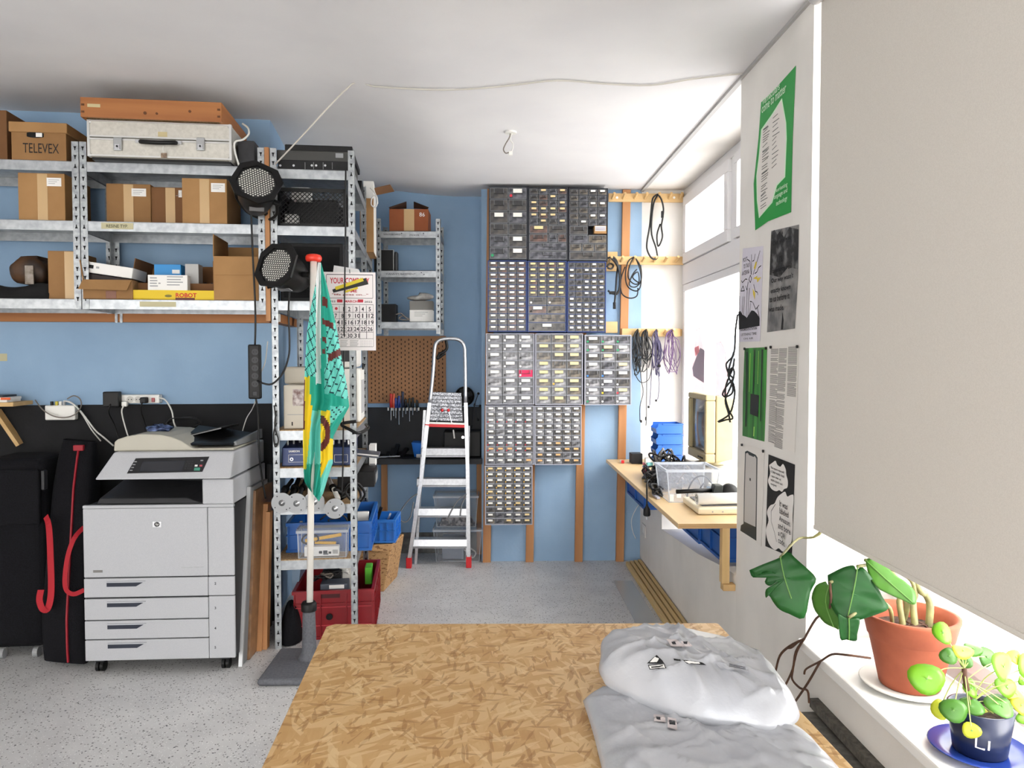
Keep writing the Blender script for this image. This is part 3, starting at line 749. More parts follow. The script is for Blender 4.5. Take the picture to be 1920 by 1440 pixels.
    return t, fr, Q, zh
cop, FCp, QC, zCop = copier()
# things lying on the copier: crumpled foil bag, dark laptop, cable
q = QC(297, 816, .22)
def blob(u, v):
    th = u*2*math.pi; ph = v*math.pi
    r = 1+.18*math.sin(4*th+3*ph)+.12*math.sin(7*th-5*ph)
    return FCp @ Vector((q.x+.06*r*math.sin(ph)*math.cos(th), .24+.05*r*math.sin(ph)*math.sin(th), q.z+.022*max(-.9, r*-math.cos(ph))+.03))
MB().grid(blob, 20, 10).build('foil_bag', M('blue_foil', (120,140,190), .2, .5, c2=(40,50,80), nscale=30), smooth=True, label='crumpled blue silver bag on the copier feeder', cat='bag')
a = QC(326, 825, .30); b = QC(422, 800, .30)
t = thing('dark_laptop', 'thin dark device propped across the copier tray', 'laptop', FCp @ Vector((a.x, .3, a.z)), 0)
MB(FCp).hexa([(a.x, .27, a.z), (b.x, .24, b.z-.006), (b.x+.03, .44, b.z-.006), (a.x+.03, .44, a.z+.004)], [(a.x, .27, a.z+.012), (b.x, .24, b.z+.006), (b.x+.03, .44, b.z+.006), (a.x+.03, .44, a.z+.016)]).build('body', M('device_black', (24,24,26), .3), t, bevel=.003)
MB(FCp).hexa([(a.x, .266, a.z+.002), (b.x, .236, b.z-.004), (b.x, .238, b.z-.004), (a.x, .268, a.z+.002)], [(a.x, .266, a.z+.006), (b.x, .236, b.z), (b.x, .238, b.z), (a.x, .268, a.z+.006)]).build('edge', m_grey_p, t)

# ================================================================ wall side things left of the copier
WD = WALLD-.012
def wl(x, y, d=WD): return L3(*PL(x, y, d))
# junction box
a = PL(84, 788, WD-.045); b = PL(140, 760, WD-.045)
t = thing('junction_box', 'white junction box on the black panel with short glands', 'junction box', L3((a.x+b.x)/2, WD, a.z), TH)
MB(FL).box(a.x, b.x, WD-.045, WD, a.z, b.z).build('body', m_white_p, t, bevel=.006)
for k, (x, m) in enumerate(((97, m_black), (106, M('yellow_gland', (196,180,60), .5)), (113, m_white_p), (120, m_grey_p))):
    q = PL(x, 758, WD-.03); MB(FL).cyl((q.x, WD-.028, b.z), (q.x, WD-.028, b.z+.022), .008, n=10).build('cable_gland', m, t)
def cable(name, label, pts, r, mat, group=None, plug=None):
    return MB().tube(pts, r, 6).build(name, mat, smooth=True, label=label, cat='cable', group=group)
cable('thin_cable', 'thin grey cable looping over the junction box', [wl(66,750,WD-.03), wl(80,768,WD-.07), wl(100,780,WD-.08), wl(122,783,WD-.08), wl(142,776,WD-.07), wl(152,762,WD-.05), wl(150,748,WD-.04), wl(138,742,WD-.04), wl(126,748,WD-.035)], .0035, M('grey_cable', (120,112,104), .5))
cable('white_cable', 'white cable from the junction box to the copier', [wl(120,752,WD-.03), wl(134,755,WD-.045), wl(152,772,WD-.045), wl(178,806,WD-.05), wl(192,818,WD-.06), wl(213,836,WD-.08)], .0045, m_white_c)
cable('white_cable', 'shorter white cable beside the copier lead', [wl(124,752,WD-.03), wl(140,760,WD-.03), wl(155,778,WD-.03), wl(172,806,WD-.03), wl(189,827,WD-.03)], .0035, m_white_c)
# white power strip standing on top of the black panel
a = PL(193, 757, WD-.05); b = PL(298, 740, WD-.05)
t = thing('power_strip', 'white six-socket power strip lying on the black panel ledge', 'power strip', L3((a.x+b.x)/2, WD, a.z), TH)
MB(FL).box(a.x, b.x, WD-.045, WD+.01, a.z, b.z).build('body', m_white_p, t, bevel=.006)
for x in (244, 259): 
    q = PL(x, 749, WD-.045); o = MB(FL).cyl((q.x, WD-.047, q.z), (q.x, WD-.0452, q.z), .019, n=18).build('socket', M('socket_grey', (198,196,190), .5), t)
    for s in (-.008, .008): MB(FL).cyl((q.x+s, WD-.0485, q.z), (q.x+s, WD-.0472, q.z), .003, n=8).build('pin_hole', m_hole, o)
q = PL(287, 750, WD-.05); MB(FL).box(q.x-.009, q.x+.009, WD-.052, WD-.0455, q.z-.012, q.z+.012).build('red_switch', M('switch_red', (150,28,38), .3), t, bevel=.002)
def plugblk(px, py, w, h, dd, name, label, mat=m_black, cat='plug'):
    q = PL(px, py, WD-.046)
    t = thing(name, label, cat, L3(q.x, WD-.05, q.z-h/2), TH)
    MB(FL).box(q.x-w/2, q.x+w/2, WD-.046-dd, WD-.0465, q.z-h/2, q.z+h/2).build('body', mat, t, bevel=.006)
    MB(FL).tube([(q.x, WD-.046-dd, q.z-h*.3), (q.x-.01, WD-.05-dd, q.z-h/2-.03), (q.x+.0, WD-.055, q.z-.14), (q.x+.03, WD-.05, q.z-.25)], .004, 6).build('lead', mat if mat is not m_white_p else m_white_c, t, smooth=True)
    return t
plugblk(214, 748, .085, .085, .05, 'power_adapter', 'bulky black power adapter plugged into the white strip', cat='adapter')
plugblk(236, 757, .03, .03, .03, 'power_plug', 'white plug in the white power strip', m_white_p)
plugblk(273, 750, .034, .034, .045, 'power_plug', 'round black plug beside the red switch')
cable('white_cable', 'white cable leaving the end of the white power strip', [wl(298,746,WD-.04), wl(310,750,WD-.06), wl(322,770,WD-.08), wl(326,792,WD-.1), wl(332,806,WD-.12)], .0045, m_white_c)
def loop(px, py, r, d, n=3):
    c = PL(px, py, d); pts = []
    for i in range(n*8+1):
        th = i*math.pi/4; rr = r*(1+.15*math.sin(i*1.7))
        pts.append(L3(c.x+rr*math.cos(th)*1.3, d+.02*math.sin(i*.9), c.z+rr*.55*math.sin(th)))
    return pts
cable('coiled_cable', 'loosely coiled black cable behind the copier feeder', loop(345, 793, .06, WD-.08), .0035, m_black_c)
# book shelf bracket
a = PL(-40, 762, .28); b = PL(33, 753, .28)
t = thing('plywood_shelf', 'small plywood shelf on an angled bracket left of the junction box', 'shelf', L3(a.x, .35, a.z), TH)
u1 = PL(32, 760, .28).x
MB(FL).box(-2.75, u1, .24, WD, a.z, a.z+.022).build('board', m_wood_lx, t, bevel=.002)
pb = PL(36, 834, WD-.03)
MB(FL).bar((PL(-25, 780, .3).x, WD-.05, a.z-.03), (pb.x, WD-.02, pb.z), .02, .06, up=(0,1,0)).build('bracket', m_wood_lx, t)
zs_ = a.z+.022
for k, (du, h, m, lab) in enumerate(((0, .012, m_paper, 'thin white book at the bottom of the pile on the plywood shelf'), (.004, .014, m_paper, 'white book with an orange end on the plywood shelf'), (-.02, .01, m_dark, 'dark thin book on top of the plywood shelf pile'))):
    t = thing('book', lab, 'book', L3(u1-.3, .34, zs_), TH)
    MB(FL).box(-2.7, u1-.01+du-.03, .26, .4, zs_, zs_+h).build('cover', m if k != 2 else m_dark, t, bevel=.001)
    if k == 1: MB(FL).box(u1-.07, u1-.022, .257, .2595, zs_+.001, zs_+h-.001).build('orange_band', M('orange_print', (216,92,40), .6), t)
    zs_ += h+.0008
MB(FL).box(PL(0,663,WD).x-.06, PL(13,663,WALLD-.002).x, WALLD-.002, WALLD, PL(0,677,WALLD).z, PL(0,663,WALLD).z).build('tape_piece', m_mask, label='piece of pale tape stuck on the blue wall', cat='tape')

# black cases
m_cloth = M('black_nylon', (13,13,16), .9, spec=.2, c2=(20,20,25), nscale=160, ndetail=2, bump=.25, bscale=150)
t = thing('padded_case', 'bulky black padded equipment case standing on castors', 'case', PZ(20, 1240, 0), TH)
a = PL(-45, 1232, .0); b = PL(83, 862, .0)
MB(FL).box(a.x, b.x-.02, .03, .38, .05, b.z).build('body', m_cloth, t, bevel=.05, seg=4)
zz = PL(30, 985, 0).z
MB(FL).box(a.x, b.x-.03, -.0, .029, zz, b.z-.05).build('front_pocket', m_cloth, t, bevel=.01)
q = PL(90, 920, 0); MB(FL).box(b.x-.03, b.x-.012, .02, .06, q.z, q.z+.1).build('side_handle', m_dark, t, bevel=.005)
for u in (a.x+.1, b.x-.08): 
    MB(FL).cyl((u-.012, .05, .026), (u+.012, .05, .026), .026, n=14).build('castor', m_grey_p, t)
# bag body above/behind (tall black bag)
a = PL(84, 1050, .14); b = PL(170, 812, .14)
# stand bag with red zip and straps, leaning
tb = thing('stand_bag', 'tall black stand bag with a red zip and red carrying straps', 'bag', PZ(108, 1255, 0), TH)
B = [PL(x, y, d) for x, y, d in ((62, 1248, -.19), (156, 1256, -.19), (170, 832, .12), (100, 826, .12))]
BK = [Vector((p.x, p.y+.16, p.z)) for p in B]
def bagpt(u, v):
    th = u*2*math.pi; e = lambda c: abs(c)**.5*(1 if c > 0 else -1)
    lo = B[0]+(B[3]-B[0])*v; hi = B[1]+(B[2]-B[1])*v; mid = (lo+hi)/2; half = (hi-lo)/2
    k = min(1, .12+4*min(v, 1-v))**.5
    p = mid+half*e(math.cos(th))*(.8+.2*k)+Vector((0, .09, 0))*(1+e(math.sin(th))*k)+Vector((0,0,.0))
    p.z = max(p.z, .004); return p
MB(FL).grid(bagpt, 28, 24).build('body', m_cloth, tb, smooth=True)
mz = M('red_zip', (150,14,34), .6)
zp = [bagpt(.77, v)+Vector((-.012+.0*v, -.006, 0)) for v in [.01+.0485*i for i in range(21)]]
MB(FL).tube(zp, .006, 5).build('zip', mz, tb)
q = bagpt(.765, .985); MB(FL).box(q.x-.03, q.x+.02, q.y-.03, q.y-.006, q.z-.03, q.z).build('zip_end', mz, tb, bevel=.003)
def strap(pts, w, name='strap', parent=None, mat=None, d=(0,0,0)):
    pts = crom([Vector(p) for p in pts], 5); mb = MB(FL); L_ = []; R_ = []
    for i, p in enumerate(pts):
        tdir = (pts[min(i+1, len(pts)-1)]-pts[max(i-1, 0)]).normalized(); s = tdir.cross(Vector((0,1,0)))
        s = s.normalized()*w/2 if s.length > 1e-5 else Vector((w/2,0,0)); L_.append(p-s); R_.append(p+s)
    for i in range(len(pts)-1): mb.quad(L_[i], R_[i], R_[i+1], L_[i+1])
    return mb.build(name, mat or M('red_webbing', (168,18,34), .75), parent, solid=.003)
sp = lambda x, y, d: PL(x, y, d)
strap([sp(86,968,-.02), sp(92,990,-.07), sp(95,1050,-.12), sp(96,1110,-.15), sp(90,1140,-.17), sp(80,1142,-.18), sp(74,1125,-.17), sp(77,1106,-.15)], .03, parent=tb)
strap([sp(158,988,-.02), sp(140,1008,-.08), sp(128,1040,-.11), sp(122,1080,-.13), sp(124,1105,-.15), sp(138,1114,-.16), sp(158,1106,-.15)], .022, parent=tb)

# panels leaning between copier and rack
def plank(name, label, cat, xb0, xb1, yb, xt0, xt1, yt, d0, d1, th, mat, edge=None):
    a = PL(xb0, yb, d0); b = PL(xb1, yb, d0); c = PL(xt0, yt, d1); e = PL(xt1, yt, d1)
    a.z = b.z = 0.002
    t = thing(name, label, cat, L3((a.x+b.x)/2, d0, 0), TH)
    Y = Vector((0, th, 0))
    MB(FL).hexa([a, b, e, c], [a+Y, b+Y, e+Y, c+Y]).build('panel', mat, t, bevel=.002)
    if edge:
        w = Vector((-.012, 0, 0)); f = Vector((0, -.004, 0))
        MB(FL).hexa([a+w+f, a+f, c+f, c+w+f], [a+w+Y, a+Y, c+Y, c+w+Y]).build('edge', edge, t)
    return t
def vboard(name, label, cat, xb0, xb1, yb, xt, yt, dep, mat, edge=None, edge_mat=None):
    """board standing on edge, running back into the room, leaning away at the top"""
    a = PZ(xb0, yb, 0); b = PZ(xb1, yb, 0); top = PX(xt, yt, a.x); y0 = a.y; y1 = top.y; z1 = top.z
    t = thing(name, label, cat, ((a.x+b.x)/2, y0+dep/2, 0), 0)
    f = [(a.x, y0, .001), (b.x, y0, .001), (b.x, y0+dep, .001), (a.x, y0+dep, .001)]
    g = [(a.x, y1, z1), (b.x, y1, z1), (b.x, y1+dep, z1), (a.x, y1+dep, z1)]
    MB().hexa(f, g).build('panel', mat, t, bevel=.002)
    if edge_mat:
        e = .004
        MB().hexa([(a.x-.002, y0-e, .001), (b.x+.002, y0-e, .001), (b.x+.002, y0+.012, .001), (a.x-.002, y0+.012, .001)],
                  [(a.x-.002, y1-e, z1+.006), (b.x+.002, y1-e, z1+.006), (b.x+.002, y1+.012, z1+.006), (a.x-.002, y1+.012, z1+.006)]).build('front_edge', edge_mat, t)
    return t
vboard('framed_board', 'grey board with a pale metal edge standing beside the copier', 'board', 448, 453.5, 1250, 464, 915, .30, M('board_grey', (120,122,124), .5), True, M('frame_alu', (190,192,194), .4, .5))
vboard('wrapped_board', 'film wrapped brown board standing between the grey board and the planks', 'board', 461, 468, 1238, 473, 920, .30, M('brown_board', (112,82,58), .35, c2=(140,104,72), nscale=20))
vboard('timber_plank', 'wide orange timber plank standing against the tall rack', 'plank', 474, 490, 1222, 487, 945, .06, m_wood_o)
vboard('timber_plank', 'narrow timber plank between the wider plank and the steel post', 'plank', 491.5, 500, 1219, 498, 960, .05, m_wood_o)
vboard('black_board', 'tall black board standing behind the timber planks', 'board', 486, 494, 1192, 500, 870, .16, M('board_black', (24,25,28), .4))
# ================================================================ things in the tall rack
Z2 = tops2                                   # shelf tops, highest first
um0, um1 = u20+.036, u21-.036
m_eq = M('black_equipment', (12,12,14), .55, spec=.35, c2=(20,20,23), nscale=25)
# top: stacked black devices
a = PL(514, 300, .03)
t = thing('rack_device', 'black rack device with knobs on the top shelf of the tall rack', 'device', L3((um0+um1)/2, .3, Z2[0]), TH)
zz = PL(590, 301, .03).z
MB(FL).box(um0, um1, .03, .5, Z2[0]+.0005, zz).build('body', m_eq, t, bevel=.003)
for x in (526, 551, 585, 593, 610): 
    q = PL(x, 311, .03); MB(FL).cyl((q.x, .022, q.z), (q.x, .03, q.z), .006, n=10).build('knob', m_chrome, t)
for x in (572, 588, 606, 623):
    q = PL(x, 311, .03); MB(FL).box(q.x-.001, q.x+.001, .0285, .0299, q.z-.018, q.z+.018).build('panel_line', m_grey_p, t)
z1 = PL(590, 283, .05).z
t = thing('disc_player', 'dark grey player on top of the black rack device', 'device', L3((um0+um1)/2, .3, zz), TH)
MB(FL).box(um0-.01, um1+.01, .05, .52, zz+.001, z1).build('body', M('dark_metal_case', (66,66,64), .45, .4), t, bevel=.003)
q = PL(640, 292, .05); MB(FL).box(q.x-.03, q.x+.01, .0475, .0495, q.z-.012, q.z+.012).build('slot_frame', m_grey_p, t)
q = PL(580, 284, .05); 
z2 = PL(590, 272, .06).z
t = thing('flat_device', 'black flat device on top of the grey player', 'device', L3((um0+um1)/2, .35, z1), TH)
MB(FL).box(um0+.03, um1+.02, .06, .56, z1+.001, z2).build('body', m_eq, t, bevel=.004)
# folded laptop tilted against the rack side at the back
mb = MB(FL); mb.hexa([(um1-.05, .6, Z2[0]), (um1+.02, .6, Z2[0]), (um1+.02, .8, Z2[0]), (um1-.05, .8, Z2[0])], [(um1-.03, .6, z1-.02), (um1+.03, .6, z1-.02), (um1+.03, .82, z1-.08), (um1-.03, .82, z1-.08)])
mb.build('black_screen', m_eq, label='black panel standing at the back of the rack top shelf', cat='panel', bevel=.004)
# second: black lattice crate with things in it
def lattice(p00, pu, pv, nu, nv, w, mb):
    """diamond mesh of flat bars on the plane p00 + s*pu + t*pv"""
    p00, pu, pv = Vector(p00), Vector(pu), Vector(pv); nrm = pu.cross(pv).normalized()
    for k in range(-nv, nu):
        for sgn in (1, -1):
            s0, t0 = k/nu, 0.; s1, t1 = (k+nv)/nu, 1.
            if s0 < 0: t0 = -s0*nu/nv; s0 = 0
            if s1 > 1: t1 = 1-(s1-1)*nu/nv; s1 = 1
            if s1-s0 < .01: continue
            if sgn < 0: s0, s1 = 1-s0, 1-s1
            mb.bar(p00+pu*s0+pv*t0, p00+pu*s1+pv*t1, w, w, up=nrm)
a = PL(523, 418, .05); b = PL(646, 355, .05)
t = thing('lattice_crate', 'black plastic crate with diamond mesh sides on the tall rack', 'crate', L3((a.x+b.x)/2, .3, Z2[1]), TH)
zc0, zc1 = Z2[1]+.001, b.z
mb = MB(FL); lattice((a.x, .05, zc0+.02), (b.x-a.x, 0, 0), (0, 0, zc1-zc0-.04), 14, 7, .004, mb)
mb.build('front_lattice', m_black, t, kind='stuff')
mb = MB(FL); lattice((b.x, .05, zc0+.02), (0, .5, 0), (0, 0, zc1-zc0-.04), 18, 7, .004, mb); mb.build('side_lattice', m_black, t, kind='stuff')
fm = MB(FL)
for z in (zc0, zc1-.02):
    fm.box(a.x-.006, b.x+.006, .046, .056, z, z+.02); fm.box(a.x-.006, b.x+.006, .545, .555, z, z+.02)
    fm.box(a.x-.006, a.x+.004, .056, .545, z, z+.02); fm.box(b.x-.004, b.x+.006, .056, .545, z, z+.02)
for u in (a.x-.006, b.x-.008): fm.box(u, u+.014, .046, .06, zc0, zc1)
fm.build('frame', m_black, t)
MB(FL).box(a.x, b.x, .056, .545, zc0, zc0+.004).build('base', m_black, t)
MB(FL).box(a.x, b.x, .54, .545, zc0, zc1).build('back', m_black, t)
MB(FL).box(a.x, a.x+.004, .056, .545, zc0, zc1).build('side', m_black, t)
for (x0, x1, y0, y1, lab) in ((546, 582, 352, 374, 'pale box seen near the rim of the lattice crate'), (534, 558, 402, 412, 'white packet at the bottom of the lattice crate')):
    c = PL(x0, y1, .09); e = PL(x1, y0, .09)
    zlo = zc0+.005
    MB(FL).box(c.x, e.x, .085, .16, zlo if y0 > 390 else c.z, e.z).build('packet', m_paper, label=lab, cat='packet', bevel=.004)
MB(FL).box(a.x+.02, b.x-.05, .18, .5, zc0+.005, zc1-.03).build('dark_device', m_eq, label='dark device filling the lattice crate', cat='device', bevel=.01)
# third: big black speaker-like box
a = PL(516, 566, .05); b = PL(644, 457, .05)
t = thing('black_speaker', 'large black speaker box on the tall rack behind the stage light', 'speaker', L3((a.x+b.x)/2, .3, Z2[2]), TH)
MB(FL).box(um0, b.x, .05, .5, Z2[2]+.001, b.z).build('cabinet', M('speaker_black', (17,18,20), .7, bump=.1, bscale=200), t, bevel=.006)
MB(FL).box(um0+.02, b.x-.02, .043, .0495, Z2[2]+.02, b.z-.02).build('grille', M('grille_cloth', (12,12,14), .95, bump=.3, bscale=300), t, bevel=.003)
# fourth: beige printer-like tower, white appliance, lying cable
m_beige = M('beige_plastic', (206,198,182), .55)
a = PL(532, 802, .06); b = PL(572, 722, .06); zz = Z2[3]+.005
t = thing('desktop_tower', 'beige desktop tower with a photo sticker on the tall rack', 'computer', L3((a.x+b.x)/2, .3, zz), TH)
MB(FL).box(a.x, b.x+.12, .06, .42, zz, b.z).build('case', m_beige, t, bevel=.006)
q = PL(549, 761, .06); q2 = PL(566, 730, .06)
o = MB(FL).box(q.x, q2.x+.03, .0575, .0595, q.z, q2.z).build('photo_sticker', M('photo_print', (120,90,84), .5, c2=(210,200,196), nscale=40, ndetail=3), t)
q = PL(540, 778, .06); MB(FL).box(a.x+.02, b.x+.11, .0585, .0599, q.z, q.z+.003).build('seam', m_grey_p, t)
q = PL(548, 798, .06); MB(FL).box(q.x-.003, q.x+.003, .0572, .0598, q.z, q.z+.02).build('indicator', m_ink, t)
a2 = PL(526, 722, .2); b2 = PL(570, 688, .2)
MB(FL).box(a2.x+.02, b2.x+.1, .2, .40, b.z+.001, b2.z).build('beige_device', m_beige, label='beige device lying on the desktop tower', cat='device', bevel=.012)
def PR(x, y, u): return FLI @ PP(x, y, FL @ Vector((u, 0, 0)), exL)     # pixel on a plane of constant u
a = PL(640, 800, .3); b = PL(669, 658, .3)
t = thing('coffee_machine', 'white domestic appliance with a window on the tall rack', 'appliance', L3(u21-.1, .55, zz), TH)
z0 = PR(680, 800, u21).z; z1 = PR(680, 662, u21).z
MB(FL).box(u21-.2, u21-.012, .42, .76, zz, zz+.32).build('body', m_white_p, t, bevel=.015)
MB(FL).box(u21-.17, u21-.03, .40, .76, zz+.325, zz+.50).build('head', m_white_p, t, bevel=.02)
MB(FL).box(u21-.15, u21-.05, .394, .3995, zz+.36, zz+.45).build('window', m_dark, t, bevel=.004)
MB(FL).box(u21-.012, u21-.008, .5, .68, zz+.05, zz+.25).build('side_panel', M('panel_grey', (176,176,178), .5), t, bevel=.004)
MB(FL).cyl((u21-.0115, .58, zz+.33), (u21-.004, .58, zz+.33), .02, n=16).build('knob', m_black, t)
# fifth: blue amplifier
zz = Z2[4]+.005; m_navy = M('navy_metal', (34,52,98), .4, .2)
a = PL(524, 868, .05); b = PL(656, 838, .05)
t = thing('audio_mixer', 'dark blue audio mixer with white lettering on the tall rack', 'mixer', L3((a.x+b.x)/2, .2, zz), TH)
MB(FL).hexa([(um0, .05, zz), (um1, .05, zz), (um1, .5, zz), (um0, .5, zz)], [(um0, .06, b.z), (um1, .06, b.z), (um1, .5, b.z+.05), (um0, .5, b.z+.05)]).build('case', m_navy, t, bevel=.004)
q = PL(541, 848, .05); text(t, 'SAMSON', m_paper, L3(q.x, .0535, q.z), exL, ez, width=.058, height=.011, bold=.03, lift=.004)
for (x0, x1) in ((541, 575), (627, 652)):
    c = PL(x0, 867, .05); e = PL(x1, 852, .05); w = .0016
    f = MB(FL); f.box(c.x, e.x, .0478, .05, c.z, c.z+w); f.box(c.x, e.x, .0478, .05, e.z-w, e.z); f.box(c.x, c.x+w, .0478, .05, c.z, e.z); f.box(e.x-w, e.x, .0478, .05, c.z, e.z); f.build('outline', m_paper, t)
q = PL(547, 861, .05); MB(FL).lathe([(.005, 0), (.009, 0), (.009, .003), (.005, .003)], (q.x, .0465, q.z), 14, axis=(0,1,0)).build('jack', m_chrome, t)
for k in range(14):
    u = um0+.02+k*.027; MB(FL).cyl((u, .12+.03*(k % 3), b.z+.006), (u, .12+.03*(k % 3), b.z+.03), .006, n=8).build('knob', m_grey_p if k % 3 else m_chrome, t)
# dark ribbon / camera strap hanging round the right post
MB(FL).tube([PR(668, 790, u21), PL(640, 795, -.02), PL(655, 805, -.05), PL(672, 812, -.05), PL(690, 803, .1), PL(686, 796, .2)], .009, 6).build('camera_strap', m_black, smooth=True, label='black strap wound round the tall rack post', cat='strap')
# tablet etc sticking out to the right of shelf 5
t = thing('flat_tray', 'dark flat tray sticking out of the tall rack', 'tray', L3(u21, .4, zz), TH)
MB(FL).hexa([(u21-.1, .42, zz+.01), (u21+.09, .42, zz-.015), (u21+.09, .66, zz-.015), (u21-.1, .66, zz+.01)], [(u21-.1, .42, zz+.02), (u21+.09, .42, zz-.003), (u21+.09, .66, zz-.003), (u21-.1, .66, zz+.02)]).build('body', M('slate_plastic', (70,76,88), .4), t)
MB(FL).hexa([(u21-.1, .415, zz+.019), (u21+.092, .415, zz-.004), (u21+.092, .42, zz-.004), (u21-.1, .42, zz+.019)], [(u21-.1, .415, zz+.027), (u21+.092, .415, zz+.004), (u21+.092, .42, zz+.004), (u21-.1, .42, zz+.027)]).build('edge', m_white_p, t)
a = PL(693, 872, .75); b = PL(705, 833, .75)
t = thing('paper_file', 'white paper file standing upright at the back of the tall rack', 'file', L3(a.x, .75, zz), TH)
MB(FL).box(a.x, b.x, .70, .82, a.z, b.z).build('body', m_paper, t, bevel=.002)
MB(FL).box(a.x+.003, b.x-.003, .6975, .6995, a.z+.01, a.z+.014).build('print', m_ink, t)
MB(FL).box(u21-.05, b.x, .70, .82, a.z-.012, a.z-.002).build('foot', m_dark, t)
a = PL(662, 914, .35); b = PL(702, 884, .35)
t = thing('black_projector', 'black boxy device projecting from the tall rack above the blue crate', 'device', L3(a.x, .5, Z2[5]), TH)
MB(FL).box(u21-.14, b.x, .35, .62, a.z, b.z).build('body', m_eq, t, bevel=.004)
MB(FL).box(b.x, b.x+.004, .37, .6, a.z+.012, b.z-.012).build('end_panel', m_dark, t)
for k in range(3): MB(FL).box(b.x+.0042, b.x+.006, .39+.07*k, .44+.07*k, a.z+.02, b.z-.025).build('socket', m_grey_p, t)
MB(FL).box(u21-.13, u21-.03, .37, .6, Z2[5]+.005, a.z-.001).build('support_box', m_eq, t)
# sixth: tripods and cables, hub discs on the shelf front
zz = Z2[5]+.005
for k, (x0, y0, x1, y1, r_, m, lab) in enumerate(((522, 936, 548, 900, .014, m_dark, 'dark tripod leg lying on the rack nearest the copier'), (545, 938, 560, 898, .016, m_black, 'black tripod leg on the rack beside the flag pole'),
        (560, 940, 574, 896, .012, m_dark, 'thin dark tripod leg behind the flag pole'), (634, 936, 616, 896, .014, m_white_p, 'white tube leaning on the rack behind the disc'),
        (640, 940, 668, 918, .011, m_black, 'black folded stand leg at the rack corner'), (628, 918, 660, 936, .012, m_dark, 'dark stand leg crossing the white tube'))):
    p0 = PL(x0, y0, .06+.03*(k % 3)); p1 = PL(x1, y1, .3); p0.z = max(p0.z, zz+r_)
    p1.z = min(p1.z, Z2[4]-.07)
    t = thing('camera_tripod' if m is not m_white_p else 'plastic_tube', lab, 'tripod', L3(*p0), TH)
    MB(FL).cyl(p0, p1, r_, r_*.8, n=10).build('tube', m, t, smooth=True)
    MB(FL).cyl(p0+(p1-p0)*.45, p0+(p1-p0)*.55, r_*1.5, n=10).build('clamp', m_black, t)
MB(FL).tube([PL(x, y, .12+.05*math.sin(i)) for i, (x, y) in enumerate(((640,930),(655,905),(672,915),(676,935),(660,938),(648,920),(668,905),(684,925),(676,940)))], .007, 6).build('black_cable', m_black_c, smooth=True, label='tangle of black cord at the rack corner above the blue crate', cat='cable')
for k, (x, y, d) in enumerate(((528.5, 943, -.03), (556, 944, -.038), (589, 941, -.03), (628, 953.5, -.04))):
    q = PL(x, y, d)
    t = thing('hub_disc', ('round grey steel disc fixed over the left post of the tall rack', 'round grey steel disc between the left post disc and the flag pole', 'round grey steel disc behind the flag pole', 'round grey steel disc hanging lower in front of the blue crate')[k], 'disc', L3(q.x, d, q.z-.05), TH, 'grey steel discs on the tall rack')
    MB(FL).lathe([(.001, -.002), (.054, -.002), (.054, .002), (.001, .002)], (q.x, d, q.z), 28, axis=(0, 1, 0)).build('plate', M('disc_grey', (158,160,162), .45, .3), t)
    MB(FL).lathe([(.0005, -.014), (.006, -.014), (.006, -.004), (.017, -.002), (.017, .0)], (q.x, d, q.z), 16, axis=(0, 1, 0)).build('hub', m_chrome, t, smooth=True)
    for i in range(4):
        th = .6+i*math.pi/2; MB(FL).cyl((q.x+.042*math.cos(th), d-.0028, q.z+.042*math.sin(th)), (q.x+.042*math.cos(th), d-.002, q.z+.042*math.sin(th)), .003, n=8).build('hole', m_hole, t)
    MB(FL).cyl((q.x, d+.002, q.z), (q.x, .0, q.z), .006, n=8).build('spindle', m_chrome, t)

# ---- plastic crates
def crate(name, label, fr, u0, u1, d0, d1, z0, z1, mat, group=None, nx=3, ny=4, holes=False):
    t = thing(name, label, 'crate', fr @ Vector(((u0+u1)/2, (d0+d1)/2, z0)), fr.to_euler().z, group)
    w = .006
    mb = MB(fr); mb.box(u0, u1, d0, d0+w, z0, z1); mb.box(u0, u1, d1-w, d1, z0, z1); mb.box(u0, u0+w, d0+w, d1-w, z0, z1); mb.box(u1-w, u1, d0+w, d1-w, z0, z1); mb.box(u0, u1, d0, d1, z0, z0+w)
    mb.build('tub', mat, t)
    r = MB(fr); e = .012
    for (za, zb_) in ((z1-.018, z1), (z1-.075, z1-.069), (z0, z0+.014)):
        r.box(u0-e, u1+e, d0-e, d0, za, zb_); r.box(u0-e, u1+e, d1, d1+e, za, zb_); r.box(u0-e, u0, d0, d1, za, zb_); r.box(u1, u1+e, d0, d1, za, zb_)
    r.build('rim', mat, t)
    for k in range(nx+1):
        u = u0+(u1-u0)*k/nx-.003; MB(fr).box(u, u+.006, d0-e, d0-.0005, z0+.014, z1-.018).build('rib', mat, t)
    for k in range(ny+1):
        d = d0+(d1-d0)*k/ny-.003; MB(fr).box(u1+.0005, u1+e, d, d+.006, z0+.014, z1-.018).build('rib', mat, t)
    return t
zz = Z2[6]+.005
a = PL(541, 1030, .16); zc1 = PL(600, 979, .16).z
crate('blue_crate', 'blue plastic crate on the tall rack behind the clear box', FL, a.x, u21+.055, .16, .72, zz, zc1, m_blue_c)
for k, (x0, y0, x1, y1, m, lab) in enumerate(((560, 975, 566, 1000, m_white_p, 'white rod end sticking out of the blue crate'), (664, 960, 690, 985, m_paper, 'white sheet in the blue crate'), (648, 965, 676, 990, m_black, 'black cable lump in the blue crate'))):
    c = PL(x0, y1, .3); e = PL(x1, y0, .3)
    MB(FL).box(c.x, e.x, .3+.05*k, .34+.05*k, zz+.008, e.z-.012).build('crate_item', m, label=lab, cat='item', bevel=.004)
